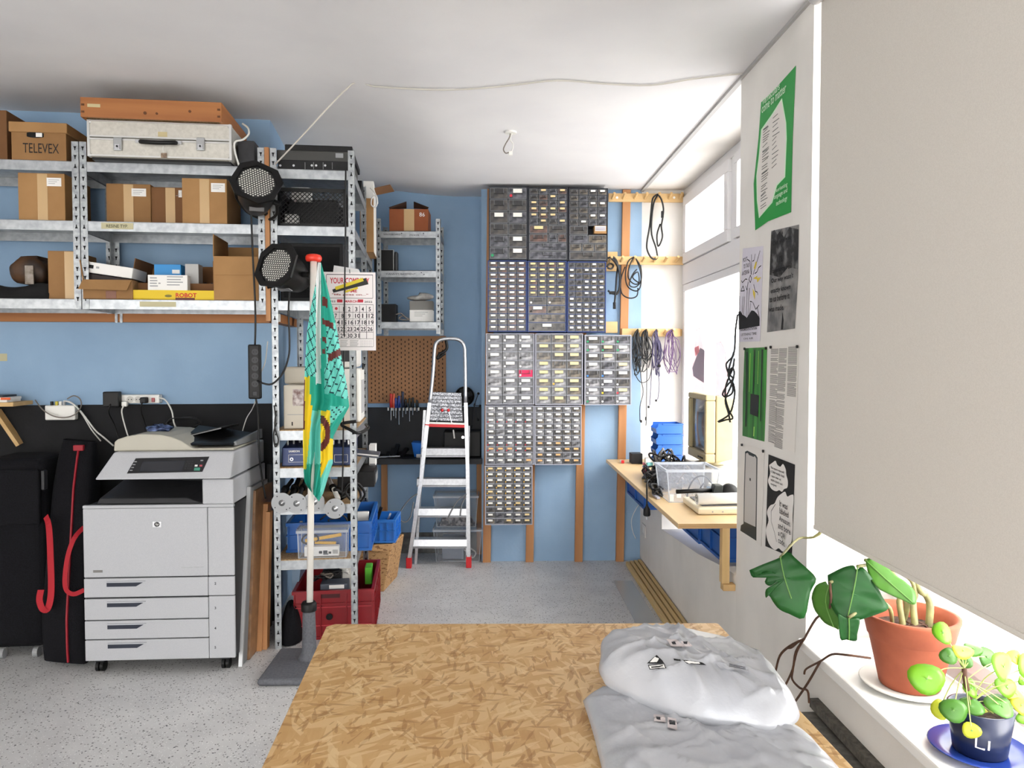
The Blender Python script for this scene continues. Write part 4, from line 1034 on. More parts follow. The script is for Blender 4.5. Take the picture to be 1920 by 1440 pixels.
MB(FL).tube([PL(600, 975, .2), PL(620, 962, .2), PL(645, 968, .2), PL(650, 980, .2), PL(630, 985, .2), PL(615, 975, .2), PL(638, 972, .2)], .005, 6).build('black_cable', m_black_c, smooth=True, label='black cord looped over the front of the blue crate', cat='cable')
m_clear = clear_mat('clear_plastic', (200,206,214), .20, .3)
m_clear_e = clear_mat('clear_plastic_edge', (206,212,220), .5, .3)
def clear_box(name, label, fr, u0, u1, d0, d1, z0, z1, lid=True, taper=.012, group=None, mat=None):
    t = thing(name, label, 'plastic box', fr @ Vector(((u0+u1)/2, (d0+d1)/2, z0)), fr.to_euler().z, group)
    i = [(u0+taper, d0+taper, z0), (u1-taper, d0+taper, z0), (u1-taper, d1-taper, z0), (u0+taper, d1-taper, z0)]
    o = [(u0, d0, z1), (u1, d0, z1), (u1, d1, z1), (u0, d1, z1)]
    mb = MB(fr); mb._a(i+o, [(3,2,1,0), (0,1,5,4), (1,2,6,5), (2,3,7,6), (3,0,4,7)], 0); mb.build('tub', mat or m_clear, t)
    r = MB(fr); e = .008
    for za, zb_ in ((z1-.014, z1),):
        r.box(u0-e, u1+e, d0-e, d0, za, zb_); r.box(u0-e, u1+e, d1, d1+e, za, zb_); r.box(u0-e, u0, d0, d1, za, zb_); r.box(u1, u1+e, d0, d1, za, zb_)
    r.build('rim', m_clear_e, t)
    c = MB(fr)
    for k in range(4):
        q, p = Vector(i[k]), Vector(o[k]); c.bar(q, p, .005, .005)
        c.bar(q, Vector(i[(k+1) % 4]), .005, .005)
    c.build('corner_edges', m_clear_e, t)
    if lid: MB(fr).box(u0-e, u1+e, d0-e, d1+e, z1+.0005, z1+.012).build('lid', m_clear, t, bevel=.004)
    return t
a = PL(559, 1043, .03); b = PL(650, 992, .03)
clear_box('clear_box', 'clear plastic box with a yellow tool on the tall rack', FL, a.x, b.x, .02, .14, zz, b.z, True, .004)
q = PL(572, 1041, .06); q2 = PL(636, 1022, .06)
t = thing('product_carton', 'small white printed carton inside the clear box', 'box', L3((q.x+q2.x)/2, .06, zz), TH)
MB(FL).box(q.x, q2.x, .035, .08, zz+.006, q2.z).build('body', m_paper, t)
pm = MB(FL)
for (x, y, w, h) in ((598, 1033, 6, 5), (606, 1032, 8, 6), (616, 1034, 5, 4), (606, 1038, 10, 2)):
    c = PL(x, y+h, .035); e = PL(x+w, y, .035); pm.box(c.x, e.x, .0342, .0349, c.z, e.z)
for i in range(6): 
    c = PL(624+i*1.6, 1038, .035); pm.box(c.x, c.x+.0022, .0342, .0349, c.z, c.z+.022)
pm.build('print', m_ink, t, kind='stuff')
my = M('tool_yellow', (232,178,24), .4)
q = PL(600, 1015, .06)
t = thing('yellow_tool', 'yellow hand tool with black loop handle inside the clear box', 'tool', L3(q.x, .1, q.z-.02), TH)
MB(FL).bar((PL(572,1014,.1).x, .1, PL(572,1014,.1).z), (PL(640,1002,.1).x, .1, PL(640,1002,.1).z), .012, .018).build('upper_arm', my, t, bevel=.003)
MB(FL).bar((PL(590,1017,.1).x, .1, PL(590,1017,.1).z), (PL(630,1018,.1).x, .1, PL(630,1018,.1).z), .02, .014).build('lower_arm', my, t, bevel=.003)
MB(FL).tube([PL(x, y, .095) for x, y in ((566,1012),(575,1003),(592,1004),(597,1012),(585,1020),(570,1018),(566,1012))], .005, 6).build('loop_handle', m_black, t, smooth=True)
# red crate on the floor with electronics
a = PL(551, 1200, .12); b = PL(690, 1104, .12)
crate('red_crate', 'large red plastic crate on the floor under the tall rack', FL, a.x+.005, u21+.07, .12, .72, .001, b.z, m_red_c, nx=3)
rc = bpy.data.objects['red_crate']
q = PL(618, 1155, .12); MB(FL).lathe([(.001, -.016), (.018, -.016), (.018, -.012)], (q.x, .12, q.z), 16, axis=(0,1,0)).build('round_hole', m_hole, rc)
q = PL(620, 1117, .12); MB(FL).box(q.x-.05, q.x+.05, .1175, .1195, q.z-.012, q.z+.012).build('hand_slot', M('slot_red_dark', (70,12,18), .6), rc)
for i in range(2):
    q = PL(618, 1138+i*34, .12); MB(FL).box(a.x+.01, u21+.065, .1135, .1195, q.z-.002, q.z+.002).build('cross_rib', M('rib_pink', (190,60,70), .5), rc)
zr = b.z
for k, (x0, x1, y0, y1, d, m, lab) in enumerate(((600, 652, 1094, 1106, .16, M('slate_plastic', (70,76,88), .4), 'slate grey player lying in the red crate'), (604, 640, 1070, 1092, .3, m_eq, 'black gadget in the red crate'),
        (640, 668, 1064, 1090, .36, m_white_p, 'white packet in the red crate'), (684, 697, 1064, 1078, .5, M('lime_plastic', (90,180,50), .4), 'lime green gadget in the red crate'))):
    c = PL(x0, y1, d); e = PL(x1, y0, d)
    t = thing('crate_item', lab, 'item', L3((c.x+e.x)/2, d, c.z), TH)
    MB(FL).box(c.x, e.x, d, d+.11, zr-.09, e.z).build('body', m, t, bevel=.005)
    if k == 0: MB(FL).box(c.x+.05, e.x-.02, d-.0015, d-.0002, c.z+.004, e.z-.006).build('label_card', m_paper, t)
for k in range(4):
    MB(FL).tube([PL(600+k*14+12*math.sin(i*1.9+k), 1090-12*abs(math.cos(i*1.3+k))-4*k, .2+.05*k+.04*math.sin(i*2)) for i in range(10)], .004+.001*(k % 2), 5).build('loose_cable', (m_black_c, M('grey_cable', (120,112,104), .5), m_black_c, m_white_c)[k], smooth=True,
        label=('thick black cable tangled at the back of the red crate', 'grey cable tangled in the red crate', 'black cable by the white packet in the red crate', 'white cable tangled in the red crate')[k], cat='cable')
# dark stuff behind crate on the floor
q = PL(520, 1190, .1)
MB(FL).grid(lambda u, v: (u20+.045+.06*math.sin(v*1.57)*math.cos(u*6.283)+.02, .12+.1*math.sin(v*1.57)*math.sin(u*6.283), .006+.2*math.cos(v*1.57)*(1+.1*math.sin(5*u*6.283))), 20, 8).build('black_sack', m_cloth, smooth=True, label='black cloth sack on the floor beside the red crate', cat='bag')
MB(FL).hexa([(u20+.04, .3, .22), (u20+.07, .3, .22), (u20+.07, .7, .22), (u20+.04, .7, .22)], [(u20+.04, .3, Z2[6]-.06), (u20+.10, .3, Z2[6]-.06), (u20+.10, .7, Z2[6]-.06), (u20+.04, .7, Z2[6]-.06)]).build('pale_board', M('pale_blue_card', (150,176,204), .5), label='pale blue board leaning behind the red crate', cat='board')

# ---- brown printed box with blue folded crate, right of the rack
def PB(x, y, D): return P(x, y, D)
a = PZ(690, 1110, 0); b = PZ(722, 1108, 0)
D0 = a.y; zt_ = P(700, 1024, D0).z
m_kraft = M('printed_kraft', (186,146,100), .8, c2=(130,92,58), nscale=34, ndetail=2, lo=.56, hi=.6, stretch=(1,1,2.2))
t = thing('printed_carton', 'worn brown carton with printed lines on the floor beside the red crate', 'box', (a.x+.0, D0+.15, 0), 0)
MB().hexa([(a.x-.1, D0, 0.001), (b.x-.005, D0, .001), (b.x+.04, D0+.34, .001), (a.x-.08, D0+.34, .001)], [(a.x-.1, D0, zt_), (b.x+.05, D0, zt_+.012), (b.x+.09, D0+.34, zt_+.0), (a.x-.08, D0+.34, zt_)]).build('body', m_kraft, t, bevel=.006)
MB().hexa([(a.x-.1, D0-.012, zt_-.02), (b.x+.02, D0-.012, zt_-.035), (b.x+.02, D0-.008, zt_-.035), (a.x-.1, D0-.008, zt_-.02)], [(a.x-.1, D0-.002, zt_+.004), (b.x+.05, D0-.002, zt_+.014), (b.x+.05, D0, zt_+.014), (a.x-.1, D0, zt_+.004)]).build('flap', m_kraft, t)
c = P(704, 1012, D0+.02); e = P(738, 975, D0+.02)
cr = crate('blue_crate', 'blue slotted crate tilted on the worn printed carton', FRM((0,0,0),0), a.x-.06, e.x, D0+.03, D0+.3, zt_+.016, e.z, M('blue_crate_light', (36,112,196), .4), nx=5, ny=2)
MB().bar((e.x-.1, D0+.1, zt_+.03), (e.x-.03, D0+.1, e.z+.03), .012, .012).build('metal_rod', m_chrome, label='thin metal rod standing in the tilted blue crate', cat='rod')
MB().bar((e.x-.16, D0+.14, zt_+.04), (e.x-.1, D0+.14, e.z+.06), .035, .02).build('dark_gadget', m_eq, label='dark gadget standing in the tilted blue crate', cat='device')

# ================================================================ upper bay behind the rack and small rack contents
zz = tops3[0]
t, _b = open_box('cardboard_box', 'open carton with a flap sticking out on the shelf near the ceiling', 676, 700, 372, DR+.12, .32, zz+.001, m_card_l, [], pl=PL)
q0 = PL(697, 352, DR+.2); q1 = PL(735, 350, DR+.25)
MB(FL).hexa([(q0.x-.04, DR+.2, q0.z-.02), (q1.x-.01, DR+.2, q1.z), (q1.x+.01, DR+.4, q1.z), (q0.x-.04, DR+.4, q0.z-.02)], [(q0.x-.04, DR+.2, q0.z-.016), (q1.x-.01, DR+.2, q1.z+.004), (q1.x+.01, DR+.4, q1.z+.004), (q0.x-.04, DR+.4, q0.z-.016)]).build('flap', m_card_d, t)
c = PL(681, 350, DR+.16); e = PL(701, 340, DR+.16)
MB(FL).box(c.x, e.x, DR+.15, DR+.4, zz+.006, e.z).build('white_box', m_white_p, label='white box in the open carton near the ceiling', cat='box', bevel=.004)
MB(FL).tube([PL(x, y, DR+.1) for x, y in ((694,352),(703,362),(707,378),(704,388),(696,384),(698,370),(706,368),(708,382))], .005, 6).build('white_cable', m_white_c, smooth=True, label='white cable hanging out of the carton near the ceiling', cat='cable')
MB(FL).box(u20+.05, u21-.06, DR+.1, DR+.5, tops3[1]+.001, tops3[1]+.19).build('dark_box', m_eq, label='dark box deep on the upper rack behind the speaker', cat='box', bevel=.004)
def PB4(x, y, d=5.59): return P(x, y, d)
# carton with open wing flaps
a = P(730, 433, 5.59); b = P(803, 392, 5.59)
t = thing('cardboard_box', 'red-brown carton with raised wing flaps on the back wall shelf', 'box', ((a.x+b.x)/2, 5.69, zb[0]), 0)
m_rb = M('redbrown_card', (150,84,48), .8, c2=(140,76,42), nscale=8)
MB().box(a.x, b.x, 5.59, 5.81, zb[0]+.001, b.z).build('body', m_rb, t, bevel=.002)
for (x0, xm_, x1) in ((729, 731, 762), (804, 802, 776)):
    p = [P(xm_, 392, 5.59), P(x0, 389, 5.55), P(x1, 378, 5.64), P(x1, 391, 5.69)]
    MB().poly(p).build('flap', M('flap_dark', (60,38,26), .8), t, solid=.004)
q = P(767, 412, 5.59); MB().box(q.x-.038, q.x+.038, 5.5885, 5.5898, zb[0]+.002, b.z-.001).build('packing_tape', m_tape, t)
q = P(786, 406, 5.59); text(t, '86', m_paper, q, ex, ez, height=.03, lift=.001)
a = P(714, 504, 5.61); b = P(737, 469, 5.61)
t = thing('dark_monitor', 'black screen with a pale rim on the middle back wall shelf', 'screen', ((a.x+b.x)/2, 5.64, zb[1]), 0)
MB().box(a.x-.05, b.x, 5.61, 5.65, zb[1]+.001, b.z).build('screen', m_black, t)
MB().box(b.x-.0, b.x+.004, 5.605, 5.65, zb[1]+.001, b.z+.003).box(a.x-.05, b.x, 5.605, 5.65, b.z, b.z+.003).build('rim', m_grey_p, t)
MB().box(b.x+.006, b.x+.03, 5.62, 5.69, zb[1]+.001, b.z-.01).build('back_shell', m_dark, t, bevel=.008)
a = P(717, 601, 5.61); b = P(742, 570, 5.61)
MB().box(a.x-.04, b.x, 5.61, 5.74, zb[2]+.001, b.z).build('black_box', m_eq, label='black box on the lowest back wall shelf', cat='box', bevel=.004)
MB().tube([P(x, y, 5.61) for x, y in ((742,590),(752,588),(760,595),(768,599),(758,600),(748,597),(756,592),(764,598))], .005, 6).build('grey_cable', M('grey_cable', (120,112,104), .5), smooth=True, label='grey cable between the boxes on the lowest back wall shelf', cat='cable')
a = P(768, 602, 5.61); b = P(811, 581, 5.61)
t = thing('white_box', 'white box with faint print on the lowest back wall shelf', 'box', ((a.x+b.x)/2, 5.69, zb[2]), 0)
MB().box(a.x, b.x, 5.61, 5.75, zb[2]+.001, b.z).build('body', m_paper, t, bevel=.002)
for k in range(3): q = P(777, 585+k*3.5, 5.61); MB().box(q.x, q.x+.1-.02*k, 5.6085, 5.6095, q.z-.003, q.z).build('print', m_grey_p, t)
zz = b.z; b2 = P(811, 564, 5.61)
MB().box(a.x, b2.x, 5.61, 5.75, zz+.001, b2.z).build('grey_box', M('grey_card', (128,126,122), .7), label='grey box stacked on the white box of the back wall shelf', cat='box', bevel=.002)
q = P(786, 557, 5.65)
MB().grid(lambda u, v: (q.x+(.105+.01*math.sin(9*u))*math.sin(v*3.14)*math.cos(u*6.283), 5.67+.05*math.sin(v*3.14)*math.sin(u*6.283), b2.z+.003+.035*(1-math.cos(v*3.14))/2*2*(.9 if math.cos(u*6.283) > 0 else .6)), 18, 8).build('plastic_bag', M('bag_plastic', (196,194,190), .25, c2=(160,158,156), nscale=20), smooth=True, label='clear plastic bag on top of the stacked boxes', cat='bag')

# ================================================================ stage lights
def par_light(label, px, py, d, back, roll, frame):
    c = FL @ Vector((PL(px, py, d).x, d, PL(px, py, d).z)); c = L3(*PL(px, py, d))
    ax = Vector(back).normalized()
    t = thing('stage_light', label, 'stage light', c, 0)
    R_ = .093
    MB().lathe([(R_-.004, .004), (R_, 0), (R_+.004, .012), (R_, .03), (R_-.004, .12), (R_-.03, .2), (R_-.06, .235), (.001, .24)], c, 28, axis=ax).build('can', m_black, t, smooth=True)
    MB().lathe([(.001, .006), (R_-.003, .006)], c, 28, axis=ax).build('reflector', M('lens_grey', (34,34,34), .4), t)
    a = ax.cross(Vector((0,0,1))).normalized(); b = ax.cross(a).normalized()
    g = MB()
    a2 = a*math.cos(roll)+b*math.sin(roll); b2 = b*math.cos(roll)-a*math.sin(roll)
    k = .0128
    for i in range(-9, 10):
        for j in range(-10, 11):
            u = k*(i+(j % 2)*.5); v = k*.87*j
            if u*u+v*v > (R_-.010)**2: continue
            p = c+ax*.0035+a2*u+b2*v; s = k*.36
            g.poly([p+a2*(s*math.cos(q*math.pi/3))+b2*(s*math.sin(q*math.pi/3)) for q in range(6)])
    g.build('honeycomb_grille', M('grille_light', (214,214,206), .4), t, kind='stuff')
    # square filter frame with cut corners
    f = MB(); s = R_+.014
    oc = [(s*1.04, s*.55), (s*.55, s*1.04), (-s*.55, s*1.04), (-s*1.04, s*.55), (-s*1.04, -s*.55), (-s*.55, -s*1.04), (s*.55, -s*1.04), (s*1.04, -s*.55)]
    ic = [(R_*1.03*math.cos(math.pi/8+i*math.pi/4), R_*1.03*math.sin(math.pi/8+i*math.pi/4)) for i in range(8)]
    pt = lambda q, w: c+ax*w+a2*q[0]+b2*q[1]
    for i in range(8):
        j = (i+1) % 8
        f.hexa([pt(oc[i], -.004), pt(oc[j], -.004), pt(ic[j], -.004), pt(ic[i], -.004)], [pt(oc[i], .008), pt(oc[j], .008), pt(ic[j], .008), pt(ic[i], .008)])
    f.build('filter_frame', m_black, t)
    # yoke
    y = MB(); ctr = c+ax*.1
    y.tube([ctr+a2*(R_+.012), ctr+a2*(R_+.014)+ax*.1, ctr+ax*.19+a2*.05, ctr+ax*.19-a2*.05, ctr-a2*(R_+.014)+ax*.1, ctr-a2*(R_+.012)], .008, 6)
    y.build('yoke', m_black, t)
    MB().cyl(ctr+a2*(R_-.002), ctr+a2*(R_+.03), .014, n=12).build('tilt_knob', m_black_r, t)
    q = c+ax*.13+Vector((0, 0, -.0)); 
    s0 = c+ax*.1+b*(R_-.004 if b.z < 0 else -(R_-.004)); bb = b if b.z < 0 else -b
    MB().bar(s0-a*.035, s0+a*.035, .03, .004, up=bb).build('rating_label', M('label_silver', (120,120,122), .4), t)
    return t, c, ax
l1, c1, ax1 = par_light('black stage light with honeycomb front fixed at the top shelf post', 481, 341, -.25, (-.28, .86, -.40), .45, 0)
l2, c2, ax2 = par_light('black stage light with honeycomb front fixed between middle and lower shelves', 517, 497, -.25, (.36, .86, -.30), .1, 0)
for (lt, c, ax) in ((l1, c1, ax1), (l2, c2, ax2)):
    e = c+ax*.28; q = L3(uB1+.012, -.02, e.z)
    MB().tube([e, (e+q)/2+Vector((0,0,.02)), q], .011, 8).build('clamp_arm', m_black, lt, smooth=True)
# cords of the lights and hanging power strip
a = PL(467, 748, -.03); b = PL(489, 646, -.03)
t = thing('power_strip', 'black power strip hanging upright between the copier and the tall rack', 'power strip', L3((a.x+b.x)/2, -.02, a.z), TH)
MB(FL).box(a.x, b.x, -.05, -.01, a.z, b.z).build('body', m_black, t, bevel=.008)
for k in range(5):
    q = PL(478, 660+k*15, -.05); o = MB(FL).cyl((q.x, -.0525, q.z), (q.x, -.0502, q.z), .017, n=16).build('socket', m_dark, t)
    for s in (-.007, .007): MB(FL).cyl((q.x+s, -.0535, q.z), (q.x+s, -.0526, q.z), .0025, n=6).build('pin_hole', m_hole, o)
q = PL(478, 738, -.05); MB(FL).box(q.x-.012, q.x+.012, -.055, -.0505, q.z-.012, q.z+.012).build('switch', m_dark, t, bevel=.002)
bk = lambda x, y, d=-.04: L3(*PL(x, y, d))
cable('black_cable', 'black cable from the upper stage light down to the hanging strip', [bk(470,372,-.1), bk(472,430,-.03), bk(474,480,-.03), bk(478,560,-.03), bk(479,610,-.03), bk(478,647,-.03)], .005, m_black_c)
cable('black_cable', 'black cable from the lower stage light curving to the hanging strip', [bk(543,545,-.06), bk(541,585,-.03), bk(543,640,-.03), bk(541,670,-.04), bk(530,700,-.06), bk(510,720,-.08), bk(491,718,-.08), bk(483,714,-.06)], .005, m_black_c)
cable('white_cable', 'thin white cable hanging beside the black power strip', [bk(502,640,.02), bk(497,680,.03), bk(489,700,.04), bk(484,735,.1), bk(474,765,.3), bk(462,785,.36), bk(452,818,.34)], .003, m_white_c)
cable('black_cable', 'black cable from the hanging strip down behind the copier', [bk(480,748,-.03), bk(484,780,.0), bk(486,850,.02), bk(492,900,.05), bk(498,935,.06)], .005, m_black_c)
cable('black_cable', 'straight black cable running down the tall rack front past the calendar', [bk(648,320,-.012), bk(647.5,450,-.012), bk(646,560,-.04), bk(645,660,-.02), bk(644,760,-.012), bk(643,860,-.012), bk(641,930,-.012)], .004, m_black_c)
cable('black_cable', 'black cable loop tied on the left post of the tall rack', [bk(518,770,-.02), bk(515,800,-.02), bk(522,825,-.02), bk(516,838,-.02), bk(513,815,-.02), bk(517,790,-.02), bk(514,760,-.02)], .004, m_black_c)
cable('white_cable', 'white cable curving from behind the silver case to the stage light', [bk(455,232,.02), bk(465,240,-.04), bk(466,252,-.07), bk(455,262,-.09), bk(441,266,-.1), bk(440,282,-.11), bk(448,310,-.12)], .005, m_white_c)
# socket on the rail
a = PL(520, 604, .2); 
MB(FL).box(a.x-.012, a.x+.018, .18, .2, a.z, a.z+.045).build('wall_socket', m_white_p, bevel=.003, label='small white socket under the tall rack shelf', cat='socket')

# ================================================================ wall calendar on the rack post
DC = -.03
def CP(x, y, d=DC): return PL(x, y, d)
t = thing('wall_calendar', 'large month calendar with bold dates hanging on the tall rack', 'calendar', L3(CP(655, 580).x, DC, CP(655, 657).z), TH)
a = CP(607, 657); b = CP(704, 511)
MB(FL).box(a.x, b.x, DC, DC+.003, a.z, b.z).build('sheet', M('calendar_paper', (238,232,232), .7), t)
c = CP(624, 512); e = CP(676, 501)
MB(FL).hexa([(c.x, DC+.004, c.z), (e.x, DC+.004, c.z), (e.x, DC+.006, c.z), (c.x, DC+.006, c.z)], [(c.x+.006, DC+.004, e.z+.008), (e.x-.01, DC+.004, e.z-.01), (e.x-.01, DC+.006, e.z-.01), (c.x+.006, DC+.006, e.z+.008)]).build('hanger_card', M('card_white', (214,214,214), .7), t)
m_cred = M('calendar_red', (196,40,60), .6); m_cink = M('calendar_ink', (48,42,50), .7); m_cpink = M('calendar_pink', (214,160,170), .7)
def ctext(s, x, y, w, m, h=None, bold=0., center=False):
    q = CP(x, y); k = PL(x+w, y, DC).x-q.x
    return text(t, s, m, L3(q.x, DC-.0006, q.z), exL, ez, width=k, height=h, bold=bold, lift=.0004, center=center)
def cline(x0, y0, x1, y1, m, th=.0012, name='rule'):
    p, q = CP(x0, y0), CP(x1, y1)
    u0_, u1_ = sorted((p.x, q.x)); z0_, z1_ = sorted((p.z, q.z))
    return (u0_-(th/2 if u1_-u0_ < th else 0), u1_+(th/2 if u1_-u0_ < th else 0), z0_-(th/2 if z1_-z0_ < th else 0), z1_+(th/2 if z1_-z0_ < th else 0))
lm = MB(FL)
def addl(*args):
    r = cline(*args); lm.box(r[0], r[1], DC-.0005, DC-.0001, r[2], r[3])
for (x0, y0, x1, y1) in ((612,515,699,515),(612,559,699,559),(612,515,612,559),(699,515,699,559),(611,571,700,571),(611,650,700,650),(611,571,611,650),(700,571,700,650)): addl(x0,y0,x1,y1,None)
for k in range(1, 7): addl(611+k*12.7, 573, 611+k*12.7, 635, None)
for k in range(1, 6): addl(611, 573+k*12.4, 700, 573+k*12.4, None)
lm.build('ruled_lines', m_cink, t, kind='stuff')
ctext('YOUR COMPANY', 619, 531, 74, m_cred, .031, .02)
ctext('NAME', 645, 548, 24, m_cred, .018, .02)
ctext('"life goes on..."', 622, 553.5, 68, M('calendar_darkred', (150,40,44), .6), .012, .02)
ctext('2022', 614, 566.5, 15, m_cink, .010, .02); ctext('2022', 683, 567.5, 15, m_cink, .010, .02); ctext('MARCH', 646, 567, 24, m_cred, .013, .03)
for x in (632, 671):
    p, q = CP(x, 567), CP(x+10, 561.5); MB(FL).box(p.x, q.x, DC-.0006, DC-.0001, p.z, q.z).build('red_block', m_cred, t)
day = 1
for r in range(5):
    for k in range(7):
        if r == 0 and k < 2: continue
        if day > 31: break
        x = 611+k*12.7+(1.8 if day > 9 else 3.6)
        ctext(str(day), x, 583.5+r*12.4, 9.6 if day > 9 else 4.4 if day != 1 else 2.6, m_cred if k == 0 else m_cink, .023, .02)
        day += 1
for k in range(2):
    q = CP(618+k*12.5, 578.5); MB(FL).lathe([(.0005, -.0006), (.0075, -.0006)], (q.x, DC, q.z), 14, axis=(0,1,0)).build('moon', m_cred, t)
sm = MB(FL)
for i in range(7):
    for j in range(5):
        p = CP(677+i*3.1, 639+j*2.5); sm.box(p.x-.0012, p.x+.0012, DC-.0005, DC-.0001, p.z-.001, p.z+.001)
for j in range(6):
    for (x0, x1) in ((638, 652), (656, 672)):
        p, q = CP(x0, 638.5+j*2), CP(x1-(j % 3), 638.5+j*2); sm.box(p.x, q.x, DC-.0005, DC-.0001, p.z, p.z+.0012)
sm.build('small_print', m_cink, t, kind='stuff')
# taped picture of a yellow and black stripe across the heading
def CQ(pts, mat, name, off):
    pp = [CP(x, y) for x, y in pts]; return MB(FL).poly([(p.x, DC-off, p.z) for p in pp]).build(name, mat, t)
CQ([(623,543),(625,549),(691,533),(686,521)], M('stripe_black', (26,24,22), .6), 'stripe_picture', .0016)
CQ([(628,538),(630,544),(682,527),(680,521)], M('stripe_yellow', (216,196,40), .6), 'stripe_picture', .0022)
CQ([(645,546),(670,538),(672,541),(648,549)], M('stripe_yellow', (216,196,40), .6), 'stripe_picture', .0022)
# hook
q = CP(656, 511); MB(FL).tube([(q.x, DC+.002, q.z-.004), (q.x, DC-.004, q.z+.004), (q.x-.002, DC+.01, q.z+.02), (q.x, DC+.03, q.z+.022)], .0018, 5).build('hook', m_black, t)

# ================================================================ flag on a pole with weighted base
fb = PZ(580, 1226, .055)
t = thing('flag_stand', 'white flag pole in a heavy grey rubber base with a turquoise and yellow flag', 'flag', (fb.x, fb.y, 0), math.radians(3))
m_base = M('base_rubber', (98,100,106), .75, c2=(84,86,92), nscale=90, bump=.2, bscale=160)
c = [PZ(482, 1284, .0), PZ(516, 1206, .0)]
w = .44; x0 = PZ(482, 1284, 0).x; y0 = PZ(530, 1288, 0).y
MB().box(x0+.005, x0+.005+w, y0, y0+.40, .001, .035).build('base', m_base, t, bevel=.03, seg=4)
px_, py_ = fb.x, fb.y
r_ = .030
zc = P(580, 1128, py_).z
MB().lathe([(.055, .03), (.056, .045), (.040, .06), (r_+.006, .075), (r_+.001, zc-.05), (r_, zc-.04)], (px_, py_, 0), 24).build('socket_tube', m_base, t, smooth=True)
MB().lathe([(r_+.008, zc-.045), (r_+.009, zc-.012), (r_+.002, zc), (.017, zc)], (px_, py_, 0), 24).build('collar', m_black, t, smooth=True)
ptop = P(588, 488, py_)
MB().cyl((px_+.003, py_, zc-.1), ptop, .0165, n=16).build('pole', M('pole_white', (236,232,224), .4), t, smooth=True)
MB().lathe([(.001, -.006), (.034, -.006), (.04, .004), (.04, .016), (.034, .026), (.02, .03), (.001, .031)], ptop, 24).build('cap', M('cap_red', (226,58,40), .35), t, smooth=True)
# cloth: left and right outlines down the hanging flag, folded in depth
Lf = [(596,492),(592,530),(583,575),(576,620),(572,680),(569,760),(568,840),(569,880),(571,903),(578,915)]
Rt = [(602,492),(612,530),(624,580),(632,620),(642,680),(650,720),(655,762),(640,790),(625,818),(624,850),(624,868),(616,892),(606,925),(598,940)]
def along(lst, y):
    for (xa, ya_), (xb, yb_) in zip(lst, lst[1:]):
        if y <= yb_: return xa+(xb-xa)*max(0, (y-ya_)/(yb_-ya_))
    return lst[-1][0]
FM = [M('flag_teal', (24,158,136), .75), M('flag_light', (104,204,190), .75), M('flag_line', (20,62,66), .8), M('flag_yellow', (230,200,28), .75), M('flag_maroon', (96,40,36), .8), M('flag_white', (236,238,238), .75)]
def flag_mat(x, y):
    if 592.5 < x < 601.5 and y < 720: return 5
    if y < 690 and x >= 601:                      # teal with maroon bars
        for (xa, xb, ya, yb_, sl) in ((604,614,555,572,.5),(604,625,597,608,.4),(604,612,630,641,.2),(604,610,653,664,.1)):
            if xa < x < xb and ya+sl*(x-xa) < y < yb_+sl*(x-xa): return 4
        if 615 < x < 640 and abs((y-665)+.55*(x-628)) < 7: return 4
    # scales on the right lobe
    if x >= 601:
        if y > 615+2*(x-601)*-.2 and (x > 612 or y > 690) and y < 752-(650-x)*.12+0 and x > 608+(.0 if y < 690 else .0):
            f = x*.42+y*.17; g = -x*.10+y*.21
            if y > 745-(640-x)*.4 and y > 738: return 0
            return 2 if (abs((f/5.2) % 1-.5) > .43 or abs((g/4.2+.5*(int(f/5.2) % 2)) % 1-.5) > .45) else 1
        if y < 762: return 0
        if x > 619 and y < 822:
            if x+y*.92 > 1352+0: return 0
            f = x*.3-y*.3; return 2 if abs((f/4) % 1-.5) > .42 else 1
        r2 = math.hypot((x-594), (y-812)*.72)
        if y < 762+8: return 0
        if r2 < 16: return 3
        if r2 < 26: return 4
        if 594 < x < 604 and 868 < y < 888 and abs(x-597) < (888-y)*.35: return 4
        if y-868 > (623-x)*2.2-20 and y > 862: return 1
        return 3
    # left lobe
    if y < 706:
        f = x*.5-y*.16; g = x*.2+y*.2
        return 2 if (abs((f/4.4) % 1-.5) > .42 or abs((g/4.6) % 1-.5) > .44) else 1
    e = 580+(y-706)*-.02
    if x < 571.5 and y < 805: return 4
    if y < 880:
        lim = 585 if y < 740 else 588-(y-740)*.10
        if x < lim-(0 if y > 760 else 4): return 3
        if y > 870: return 0
        return 0 if y < 770 else 1
    return 0
NU, NV = 56, 150
def flag_px(u, v):
    y = 492+(940-492)*v
    yl = 492+(915-492)*v
    xl = along(Lf, yl); xr = along(Rt, y)
    x = xl+(xr-xl)*u
    return x, yl+(y-yl)*u
def flag_pt(u, v):
    x, y = flag_px(u, v)
    f = min(1, .12+v*1.6)
    return P(x, y, py_-.045-.028*f*math.sin(u*9.5+v*1.2)-.02*f*math.sin(u*21+2)+.01*math.sin(v*14+u*3))
MB().grid(flag_pt, NU, NV, mfn=lambda u, v: flag_mat(*flag_px(u, v))).build('flag_cloth', FM, t, smooth=True)

